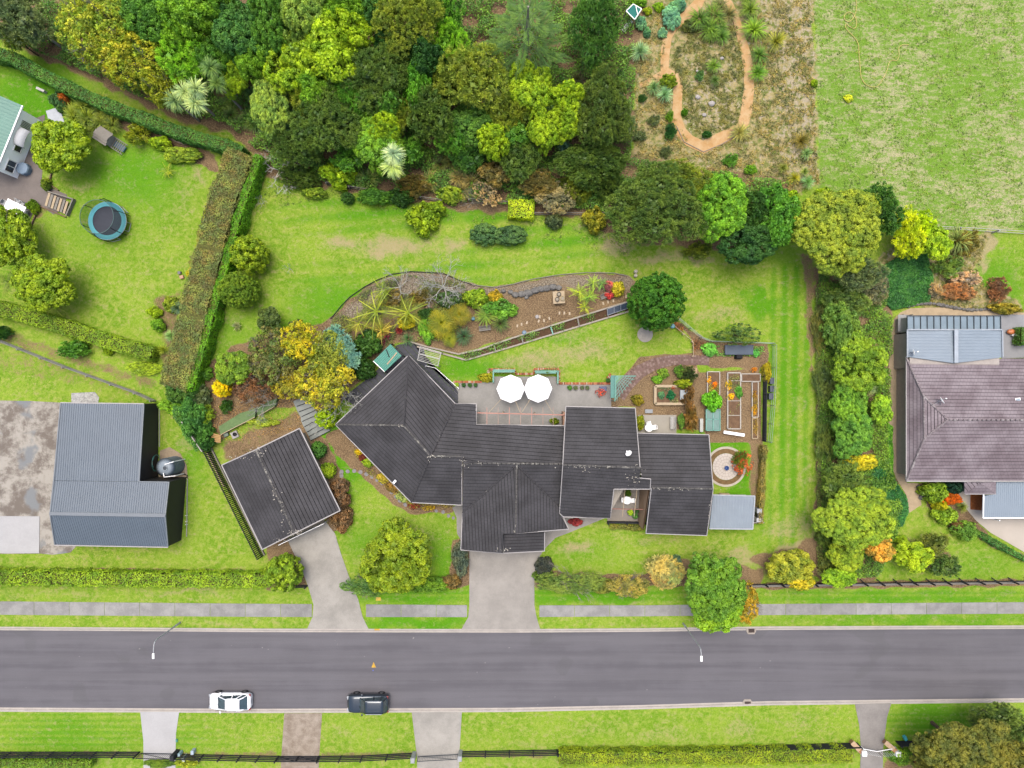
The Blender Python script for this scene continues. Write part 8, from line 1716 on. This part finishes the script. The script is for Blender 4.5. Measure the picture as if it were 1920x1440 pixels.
 (1260, 30, 16, 22, 1, 'cauli', (120, 176, 150), 'blue-green shrub, upper one left of the tan path'), (1272, 10, 14, 12, 1, 'cauli', (130, 184, 150), 'blue-green shrub cut by the top edge'), (1243, 62, 9, 9, .7, 'cauli', (140, 190, 160), 'small blue-green shrub left of the tan path'), (1202, 42, 10, 12, .8, 'cauli', (130, 184, 150), 'small blue-green shrub below the play tower'), (1213, 60, 8, 8, .7, 'cauli', (120, 176, 130), 'second small blue-green shrub below the play tower'), (1196, 4, 18, 8, .8, 'broad', (120, 170, 50), 'lime shrubs along the top edge right of the play tower'), (1236, 12, 10, 8, .7, 'broad', (150, 190, 50), 'lime clump at the top edge'), (1215, 20, 8, 6, .6, 'broad', (170, 190, 50), 'yellow-lime clump near the play tower'), (1254, 152, 16, 14, 1.2, 'fine', (130, 150, 50), 'yellow-green fine shrub in the path fork'), (1258, 248, 10, 14, 1, 'fine', (60, 110, 60), 'dark green shrub left of the lower path bend'), (1256, 218, 7, 10, .8, 'fine', (130, 170, 50), 'lime shrub left of the tan path'), (1326, 252, 9, 7, .7, 'fine', (60, 110, 50), 'dark green shrub inside the lower path bend'), (1284, 210, 6, 6, .6, 'fine', (90, 140, 40), 'green tuft bush inside the tan loop'), (1312, 142, 8, 10, .7, 'fine', (90, 130, 80), 'grey-green bush inside the tan loop'), (1293, 48, 14, 12, .9, 'fine', (110, 120, 70), 'olive shrub right of the upper tan path'), (1205, 185, 8, 7, .6, 'fine', (70, 110, 60), 'dark tuft left of the path fork'), (1226, 225, 12, 10, .7, 'fine', 'GG', 'grey-green bush on the dry slope'), (1200, 255, 12, 10, .7, 'fine', 'GG', 'second grey-green bush on the dry slope'), (1250, 285, 10, 10, .7, 'fine', 'GG', 'grey-green bush below the lower path bend'), (1370, 300, 14, 12, .8, 'fine', 'G', 'green bush on the dry slope below the path'), (1408, 318, 12, 9, .7, 'fine', 'LG', 'light green bush near the paddock corner'), (1527, 155, 7, 7, .6, 'broad', 'L', 'lime clump on the paddock boundary'), (1592, 184, 8, 7, .4, 'broad', (200, 210, 60), 'yellow-lime weed alone in the paddock'), (1546, 360, 14, 8, .8, 'broad', 'L', 'lime weed patch at the paddock corner'), (1480, 372, 20, 14, 1.4, 'broad', 'L', 'lime bush right above the mid green tree'),
 (1815, 455, 22, 22, 1.6, 'fine', (128, 116, 60), 'brown-orange tinged shrub right of the flax'), (1780, 500, 28, 20, 1.2, 'fine', (104, 130, 60), 'green shrub right of the ivy patch'), (1800, 545, 32, 18, 1.2, 'fine', (170, 126, 92), 'red-brown heather shrub above the conservatory'), (1812, 522, 30, 14, 1.2, 'fine', (184, 160, 144), 'pinkish grey shrub above the red-brown heather'), (1874, 545, 16, 22, 1.3, 'fine', (140, 104, 84), 'dark brown shrub at the edge of the bright lawn'), (1890, 578, 28, 10, 1.2, 'broad', (160, 150, 60), 'yellow-orange low shrubs above the paved terrace'), (1755, 545, 14, 14, .9, 'fine', (170, 150, 124), 'beige dry shrub right of the ivy patch'),
 (1550, 1000, 18, 26, 2, 'fine', (110, 130, 62), 'grey-green shrub at the left of the biggest strip tree'), (1545, 720, 18, 34, 1.6, 'fine', (110, 128, 76), 'grey-green hedge plants at the lawn edge, upper'), (1545, 830, 16, 40, 1.6, 'fine', (110, 128, 68), 'green-yellow hedge plants at the lawn edge, lower'), (1540, 620, 16, 40, 1.2, 'fine', (124, 126, 70), 'olive fringe plants at the top of the lawn edge'), (1560, 940, 14, 26, 1.6, 'fine', (96, 116, 62), 'dark fringe plants left of the biggest strip tree'), (1640, 700, 16, 40, 1.6, 'fine', (120, 150, 60), 'green shrubs beside the neighbour gravel path'), (1555, 1060, 20, 20, 1.4, 'fine', (110, 120, 60), 'olive shrub at the foot of the planted strip'),
 (1268, 1052, 10, 12, 1.2, 'fine', (110, 140, 120), 'blue-grey shrub above the pale aloes'),
 (352, 1430, 18, 8, .9, 'broad', (170, 180, 60), 'yellow-green shrub at the bottom edge by the black gate'), (300, 1432, 30, 6, .6, 'broad', (110, 140, 50), 'low shrub strip at the bottom edge'), (1690, 1420, 24, 14, 1, 'broad', (110, 150, 50), 'low hedge shrubs right of the brick gateway'), (1725, 1432, 12, 8, .8, 'broad', (140, 60, 60), 'dark red shrub at the bottom edge'),
 ]:
    shrub(*a, rot=0 if a[2] != a[3] else None)
# ================================================================ spiky plants, palms, conifer
for a in [
 (362, 180, 38, 5.5, 'cabbage3', (196, 220, 160), 'pale triple-headed cabbage tree right of the yellow trees'), (330, 190, 26, 5., 'cabbage', (150, 180, 120), 'pale cabbage tree head left of the triple one'), (262, 148, 20, 4, 'cabbage', (130, 165, 90), 'cabbage tree head above the long hedge'),
 (396, 128, 24, 7, 'cabbage', (128, 165, 90), 'upper cabbage tree of the vertical pair'), (408, 158, 22, 6.5, 'cabbage', (120, 155, 80), 'lower cabbage tree of the vertical pair'), (70, 55, 18, 4, 'cabbage', (104, 140, 80), 'cabbage tree head in the top left tangle'), (392, 92, 14, 4, 'cabbage', (90, 130, 70), 'small dark cabbage tree head above the vertical pair'), (472, 178, 16, 2.6, 'cabbage', (110, 150, 90), 'cabbage tree head at the wood edge above the tall hedge'),
 (738, 290, 26, 6.6, 'cabbage', (210, 232, 190), 'pale upper head of the leaning cabbage tree'), (736, 312, 28, 5.8, 'cabbage', (200, 226, 150), 'pale lower head of the leaning cabbage tree'), (541, 240, 10, 2.5, 'cabbage', (130, 170, 120), 'tiny cabbage head under the pale bluish-lime tree'), (637, 300, 10, 2.2, 'cabbage', (120, 160, 110), 'tiny cabbage head at the lower wood edge'),
 (1057, 275, 13, 1.2, 'spike', (150, 200, 180), 'pale blue spiky plant below the lime group'), (1200, 97, 21, .9, 'spike', (168, 208, 160), 'pale green spiky ball left of the tan path'), (1225, 164, 16, .7, 'spike', (150, 190, 130), 'left spiky plant of the pair in the path fork'), (1246, 178, 18, .7, 'spike', (146, 196, 160), 'blue spiky plant of the pair in the path fork'),
 (1145, 88, 12, .6, 'spike', (120, 160, 90), 'small green spiky plant on the dry bank'), (1166, 104, 9, .5, 'spike', (140, 160, 80), 'smaller green spiky plant on the dry bank'), (1162, 140, 13, .5, 'spike', (90, 120, 70), 'dark spiky plant on the dry bank'), (1338, 125, 15, .6, 'flax', (120, 160, 60), 'green rosette in the middle of the native garden'), (1340, 152, 11, .5, 'flax', (110, 140, 60), 'smaller green rosette below the middle one'),
 (1455, 78, 22, .8, 'spike', (180, 184, 80), 'yellow-green spiky plant near the paddock boundary'), (1502, 264, 19, .7, 'spike', (150, 140, 70), 'brownish spiky plant near the paddock boundary'), (1512, 288, 13, .6, 'spike', (160, 200, 130), 'pale green spiky plant near the paddock boundary'), (1489, 334, 13, .6, 'spike', (190, 190, 60), 'golden spiky plant at the paddock corner'), (1514, 342, 15, .6, 'spike', (150, 200, 130), 'blue-green spiky plant at the paddock corner'), (1468, 315, 11, .5, 'spike', (180, 184, 80), 'small golden spiky plant at the paddock corner'), (1508, 322, 10, .5, 'spike', (170, 190, 90), 'small lime spiky plant at the paddock corner'),
 (1326, 40, 34, .5, 'flax3', (112, 150, 56), 'large dark flax clump at the top of the tan loop'), (1352, 28, 28, .5, 'flax3', (130, 130, 80), 'brownish flax clump at the top of the tan loop'), (1345, 62, 24, .5, 'flax3', (120, 160, 60), 'green flax clump inside the top of the tan loop'), (1405, 20, 20, .5, 'flax', (130, 160, 60), 'topmost flax right of the tan path'), (1412, 58, 26, .5, 'flax', (140, 180, 60), 'largest light green flax right of the tan path'), (1422, 105, 19, .5, 'flax', (110, 150, 60), 'middle flax right of the tan path'), (1420, 138, 18, .5, 'flax', (120, 170, 50), 'lowest flax right of the tan path'), (1400, 0, 16, .5, 'flax', (120, 150, 60), 'flax cut by the top edge right of the tan path'),
 (1082, 150, 16, .5, 'flax', (90, 96, 60), 'dark flax on the dirt below the conifer'), (1790, 452, 30, .8, 'flax', (150, 165, 90), 'grey-green flax at the paddock fence'), (835, 300, 26, .5, 'flax3', (120, 130, 70), 'flax clump right of the dirt gap in the wood'), (870, 345, 32, .5, 'flax3', (150, 140, 90), 'brownish flax clump above the slanting rail'), (810, 340, 22, .5, 'flax', (140, 140, 80), 'thin flax clump in the dirt gap'), (690, 338, 24, .5, 'flax', (120, 140, 70), 'green flax clump at the wood edge'), (1010, 330, 20, .5, 'flax', (140, 120, 90), 'brown flax clump under the lime group'), (475, 225, 24, .5, 'flax3', (100, 130, 60), 'flax clump beside the tall hedge corner'), (430, 205, 26, .5, 'flax3', (96, 124, 58), 'dark flax clump behind the long hedge'), (500, 255, 16, .5, 'flax', (120, 130, 90), 'thin flax clump below the pale bluish-lime tree'), (1385, 250, 20, .3, 'flax', (170, 170, 100), 'pale dry flax right of the lower path bend'),
 (155, 215, 32, .5, 'flax3', (140, 160, 50), 'yellow-green grassy clump above the lime round tree'), (185, 200, 26, .5, 'flax3', (130, 150, 50), 'grassy clump below the long hedge, left part'), (205, 225, 28, .5, 'flax3', (134, 150, 56), 'grassy clump above the small hut'), (170, 240, 22, .5, 'flax3', (120, 140, 50), 'dark grassy clump right of the lime round tree'), (315, 321, 20, .5, 'palm', (170, 180, 50), 'small yellow palm in the left lawn'), (98, 565, 36, 2.4, 'palm', (130, 140, 50), 'drooping palm under the wide lime-green tree'), (14, 528, 30, 2.4, 'palm', (110, 130, 50), 'dark palm at the left edge'),
 (332, 577, 14, .6, 'spike', (130, 160, 130), 'grey-blue spiky plant at the foot of the tall hedge'), (321, 630, 14, .6, 'spike', (150, 195, 130), 'pale spiky plant at the foot of the tall hedge'), (307, 655, 13, .5, 'spike', (160, 180, 60), 'lime spiky plant below the pale one'),
 (1628, 726, 19, .9, 'spike', (190, 210, 150), 'pale spiky plant beside the neighbour gravel path'), (1629, 792, 15, .7, 'spike', (160, 195, 110), 'smaller spiky plant between the strip trees'), (1803, 950, 13, .5, 'spike', (150, 165, 70), 'spiky plant at the neighbour concrete apron'), (1540, 1070, 12, .5, 'spike', (170, 180, 130), 'pale spiky plant in the planted strip'),
 (706, 584, 52, 2.3, 'palmfew', (150, 164, 50), 'largest yellow-green palm on the gravel bank'), (765, 586, 44, 2.1, 'palmfew', (146, 162, 50), 'second yellow-green palm right of the largest one'), (672, 606, 36, 1.6, 'palm', (160, 164, 60), 'young yellowish palm at the left end of the gravel bank'), (716, 545, 30, 1.7, 'palm', (150, 170, 40), 'green palm behind the largest yellow-green palm'), (715, 620, 34, 1.2, 'palm', (180, 170, 70), 'drooping pale palm below the largest palm'),
 (828, 606, 33, 1.4, 'fan', (166, 164, 40), 'larger golden fan palm on the gravel bank'), (862, 590, 26, 1.3, 'fan', (160, 154, 40), 'smaller golden fan palm right of the larger one'), (843, 636, 18, .8, 'fan', (150, 160, 40), 'small golden fan palm below the larger one'), (910, 592, 24, .9, 'cycad', (140, 168, 70), 'round feathery cycad on the gravel bank'),
 (870, 631, 18, .5, 'flax', (84, 116, 84), 'dark agave-like clump below the fan palms'), (938, 607, 18, .5, 'flax', (110, 130, 70), 'dark spiky clump left of the brown bed'), (766, 636, 15, .5, 'tussock', (90, 140, 80), 'green grass tuft at the upper corner of the dark deck'),
 (725, 628, 12, .3, 'agave', (150, 40, 90), 'larger maroon rosette on the gravel bank'), (748, 619, 9, .3, 'agave', (160, 60, 60), 'smaller maroon rosette on the gravel bank'), (718, 640, 8, .3, 'agave', (140, 40, 80), 'lowest maroon rosette near the teal shelter'),
 (628, 628, 26, 2.9, 'succulent', (130, 180, 176), 'upper blue-green agave cluster beside the yellow trees'), (644, 650, 30, 3.1, 'succulent', (124, 172, 170), 'middle blue-green agave cluster beside the yellow trees'), (660, 672, 24, 2.9, 'succulent', (130, 180, 176), 'lowest blue-green agave cluster beside the yellow trees'),
 (1240, 1062, 32, 1.5, 'succulent', (214, 200, 130), 'pale peach aloe cluster left of the roadside tree'), (1262, 1078, 24, 1.4, 'succulent', (170, 190, 130), 'grey-green aloe cluster touching the roadside tree'), (1236, 1082, 22, 1.3, 'succulent', (206, 170, 110), 'lower peach aloe cluster left of the roadside tree'),
 (445, 612, 10, .3, 'agave', (150, 160, 120), 'small grey rosette alone in the worn left lawn'), (1112, 530, 22, 1.6, 'palm', (150, 185, 60), 'lime feathery palm, upper one of the cluster right of the cream table'), (1086, 548, 26, 1.8, 'palm', (170, 196, 50), 'lime feathery palm, left one of the cluster right of the cream table'), (1105, 556, 24, 1.7, 'palm', (150, 190, 60), 'lime feathery palm, right one of the cluster right of the cream table'), (1096, 575, 20, 1.4, 'palm', (190, 200, 50), 'yellowest feathery palm at the foot of the cluster'), (1128, 532, 18, 1.2, 'palm', (120, 165, 80), 'green feathery palm at the right of the cluster'),
 ]:
    plant(*a)
cw = W(990, 26, 11); r = thing('conifer', 'big whorled conifer with long pointed fronds at the top edge of the wood', 'conifer', (cw.x, cw.y, 0), 0)
o = link('crown', conifer_mesh('crown', 9, 4.8, 6), r, (0, 0, 12.0), fcol((88, 122, 56), .9)); m_ = MB(); m_.tube((cw.x, cw.y, 0), (cw.x, cw.y, 12.2), .28, .08, 10); m_.build('trunk', M_PALEBARK, r)
# ================================================================ hedges
HC = (128, 144, 80)
hedge([(-40, 88), (20, 106), (66, 132), (120, 160), (190, 192), (260, 218), (330, 245), (422, 272), (452, 284)], 22, 2.2, (84, 132, 60), 'long dark green clipped hedge running down from the left edge to the tall brown-topped hedge', .13)
hedge([(450, 284), (432, 330), (413, 380), (390, 470), (367, 560), (350, 635), (322, 728)], 53, 2.5, HC, 'tall wide brown-topped hedge between the left neighbour and the big lawn', .13, mat=M_LEAFB, bumpy=.12)
hedge([(484, 290), (470, 335), (452, 384), (428, 472), (403, 562), (381, 640), (354, 730)], 14, 2.3, (100, 156, 32), 'narrow green trimmed side growth along the right flank of the tall brown-topped hedge', .12, bumpy=.1)
hedge([(-30, 572), (40, 590), (110, 610), (200, 640), (284, 664)], 27, 1.6, (128, 158, 40), 'lime-green clipped hedge below the left lawn', .13)
hedge([(-40, 1084), (120, 1086), (300, 1088), (505, 1089)], 26, 1.6, (134, 166, 40), 'long mixed lime hedge along the left footpath', .15, bumpy=.06)
hedge([(1048, 1424), (1200, 1424), (1400, 1422), (1600, 1418)], 26, 1.3, (138, 160, 34), 'long clipped lime hedge at the bottom right of the centre', .12)
hedge([(-40, 1434), (0, 1433), (170, 1434)], 14, 1.1, (104, 140, 44), 'green hedge along the bottom edge at the left', .14)
hedge([(1684, 1424), (1712, 1423)], 22, 1.2, (128, 168, 40), 'short lime hedge right of the brick gateway', .12)
hedge([(1840, 1002), (1870, 1020), (1930, 1052)], 10, .8, (76, 128, 60), 'low dark green hedge along the neighbour concrete apron', .12)
shrub(909, 440, 27, 19, 1.2, 'ball', (80, 116, 66), 'left mound of the dark green clipped oval on the upper lawn', rot=0)
shrub(956, 442, 30, 18, 1.2, 'ball', (80, 116, 66), 'right mound of the dark green clipped oval on the upper lawn', rot=0)
hedge([(953, 390), (1000, 392)], 34, 1.3, (176, 198, 40), 'yellow-lime clipped box hedge below the wood', .12)
hedge([(1434, 836), (1431, 900), (1427, 982)], 9, 1.0, (136, 124, 70), 'narrow brown-green hedge between the paved circle and the right lawn', .11)
hedge([(1146, 988), (1206, 990)], 9, .5, (130, 130, 60), 'low brownish hedge below the courtyard fence', .11)
hedge([(1914, 630), (1940, 630)], 30, 1.2, (90, 130, 50), 'green hedge at the right photo edge below the orange toy', .12)
hedge([(372, 470), (362, 500), (350, 515)], 7, .5, (206, 190, 30), 'low yellow hedge strip left of the tall hedge', .12); hedge([(390, 380), (380, 420), (370, 465)], 6, .5, (190, 190, 50), 'upper low yellow hedge strip left of the tall hedge', .12)
# ================================================================ uncountable low growth
ground_leaves('ivy_groundcover', [(1652, 500), (1690, 478), (1736, 476), (1746, 520), (1740, 566), (1672, 582), (1650, 560)], 26000, .16, .45, (66, 122, 58), 'ground cover', 3, label='dark glossy ivy patch between the strip trees and the rocks')
ground_leaves('ivy_groundcover', [(1626, 868), (1660, 862), (1672, 896), (1696, 930), (1702, 960), (1690, 986), (1660, 984), (1640, 930)], 15000, .16, .45, (58, 120, 64), 'ground cover', 4, label='dark glossy ivy strip beside the neighbour gravel path')
ground_leaves('ivy_groundcover', [(1660, 790), (1672, 800), (1672, 890), (1662, 880)], 3500, .15, .35, (100, 160, 50), 'ground cover', 5, label='narrow lime groundcover edging the neighbour gravel path')
WOOD = [(0, 0), (1180, 0), (1190, 110), (1180, 300), (1300, 320), (1480, 345), (1480, 400), (1200, 440), (1090, 395), (830, 378), (620, 345), (520, 320), (470, 270), (430, 235), (330, 215), (120, 118), (0, 75)]
ground_leaves('undergrowth', WOOD, 190000, .19, 1.3, (100, 140, 56), 'undergrowth', 6, clump=.2, label='tangled low undergrowth on the floor of the wood')
ground_leaves('undergrowth', [(1530, 500), (1640, 500), (1668, 600), (1660, 860), (1690, 960), (1640, 1080), (1540, 1080), (1530, 700)], 60000, .16, 1.0, (108, 146, 56), 'undergrowth', 7, clump=.1, label='low mixed growth filling the planted strip')
ground_leaves('fringe_growth', [(1526, 540), (1552, 540), (1560, 1070), (1530, 1070)], 16000, .12, .8, (112, 130, 70), 'hedge plants', 8, label='loose grey-green edge growth along the right lawn')
ground_leaves('bed_plants', [(620, 600), (690, 540), (760, 515), (870, 530), (880, 560), (860, 640), (760, 640), (700, 690), (640, 720)], 26000, .13, .5, (110, 122, 68), 'low plants', 9, clump=.4, label='low mixed plants covering the curved gravel bank')
ground_leaves('bed_plants', [(1205, 568), (1177, 584), (960, 650), (874, 676), (862, 664), (960, 634), (1177, 566)], 5000, .12, .38, (100, 140, 70), 'low plants', 10, clump=.35, label='mixed low plants in the long timber planter')
ground_leaves('bed_plants', [(1266, 600), (1312, 640), (1330, 646), (1325, 668), (1300, 668), (1296, 640), (1262, 612)], 2600, .11, .35, (150, 100, 66), 'low plants', 11, clump=.3, label='red and green flowers in the strip right of the round tree')
ground_leaves('bed_plants', [(1324, 648), (1440, 650), (1440, 668), (1330, 668)], 1800, .12, .3, (110, 160, 70), 'low plants', 12, clump=.4, label='vegetables beside the blue covered table')
ground_leaves('bed_plants', [(1328, 699), (1347, 699), (1347, 739), (1328, 739)], 1400, .09, .35, (150, 150, 60), 'low plants', 13, label='marigolds and herbs in the narrow raised bed')
ground_leaves('bed_plants', [(1366, 701), (1386, 701), (1386, 802), (1366, 802)], 1500, .09, .35, (130, 140, 80), 'low plants', 14, clump=.45, label='sparse vegetables in the long raised bed')
ground_leaves('bed_plants', [(1230, 726), (1270, 726), (1270, 755), (1230, 755)], 1600, .09, .6, (120, 130, 90), 'low plants', 15, clump=.4, label='herbs in the cream raised bed')
ground_leaves('bed_plants', [(1411, 718), (1420, 718), (1419, 820), (1410, 820)], 1200, .08, .35, (170, 140, 50), 'low plants', 18, clump=.3, label='yellow and rusty flowers in the thin raised beds')
ground_leaves('bed_plants', [(918, 690), (966, 690), (966, 700), (918, 700)], 900, .08, .5, (150, 150, 90), 'low plants', 19, label='small plants in the left brick planter'); ground_leaves('bed_plants', [(1002, 689), (1048, 689), (1048, 716), (1043, 716), (1043, 699), (1002, 699)], 1100, .08, .5, (120, 150, 80), 'low plants', 20, label='small plants in the right brick planter')
ground_leaves('bed_plants', [(664, 840), (690, 872), (770, 942), (850, 940), (850, 952), (770, 952), (690, 888), (664, 850)], 3000, .10, .35, (150, 140, 60), 'low plants', 21, clump=.3, label='mixed flowers along the foot of the left wing')
ground_leaves('climber', [(325, 725), (350, 730), (372, 770), (388, 840), (375, 845), (340, 790)], 7000, .15, 1.5, (90, 140, 66), 'climbing plant', 22, clump=.3, label='leafy climber smothering the white fence')
ground_leaves('shrubbery', [(1010, 1078), (1200, 1082), (1240, 1100), (1010, 1102)], 9000, .12, .9, (110, 136, 62), 'low shrubs', 23, clump=.35, label='scrubby plants behind the kerbside lawn')
ground_leaves('leaf_litter', [(400, 690), (520, 640), (640, 700), (640, 790), (430, 830), (380, 780)], 6000, .09, .05, (176, 140, 90), 'fallen leaves', 24, label='dry fallen leaves on the mulch')

grass_tufts('tussock_field', [(1190, 115), (1235, 0), (1250, 60), (1240, 130), (1262, 220), (1318, 290), (1400, 250), (1412, 160), (1400, 0), (1515, 0), (1535, 345), (1480, 368), (1300, 322), (1188, 290)], 5200, .26, (186, 172, 112), 1, 8, .28, 'dry tussock grass round the tan path', 'grass')
grass_tufts('tussock_field', [(1280, 50), (1380, 50), (1396, 110), (1396, 190), (1380, 235), (1320, 256), (1288, 235), (1278, 160), (1258, 120)], 2200, .26, (150, 150, 84), 2, 9, .25, 'green and straw tussocks inside the tan loop', 'grass')
grass_tufts('short_tufts', [(1428, 60), (1520, 0), (1532, 340), (1440, 340)], 1500, .2, (120, 140, 60), 3, 8, .35, 'small green tufts on the pale ground beside the paddock', 'grass')
grass_tufts('rough_grass', [(1524, 0), (1900, 0), (1920, 428), (1720, 422), (1538, 348)], 9000, .13, (158, 184, 84), 4, 6, .3, 'short uneven paddock grass', 'grass', w=.014)
grass_tufts('rough_grass', [(1690, 480), (1850, 440), (1830, 520), (1900, 580), (1760, 575), (1690, 560)], 2200, .2, (170, 164, 104), 5, 8, .3, 'straw-coloured rough grass above the conservatory', 'grass')
grass_tufts('lawn_edges', [(480, 345), (620, 355), (830, 395), (1100, 415), (1180, 460), (1180, 480), (830, 410), (600, 372), (480, 400)], 1500, .13, (150, 180, 70), 6, 7, .3, 'longer grass at the upper lawn edge', 'grass')
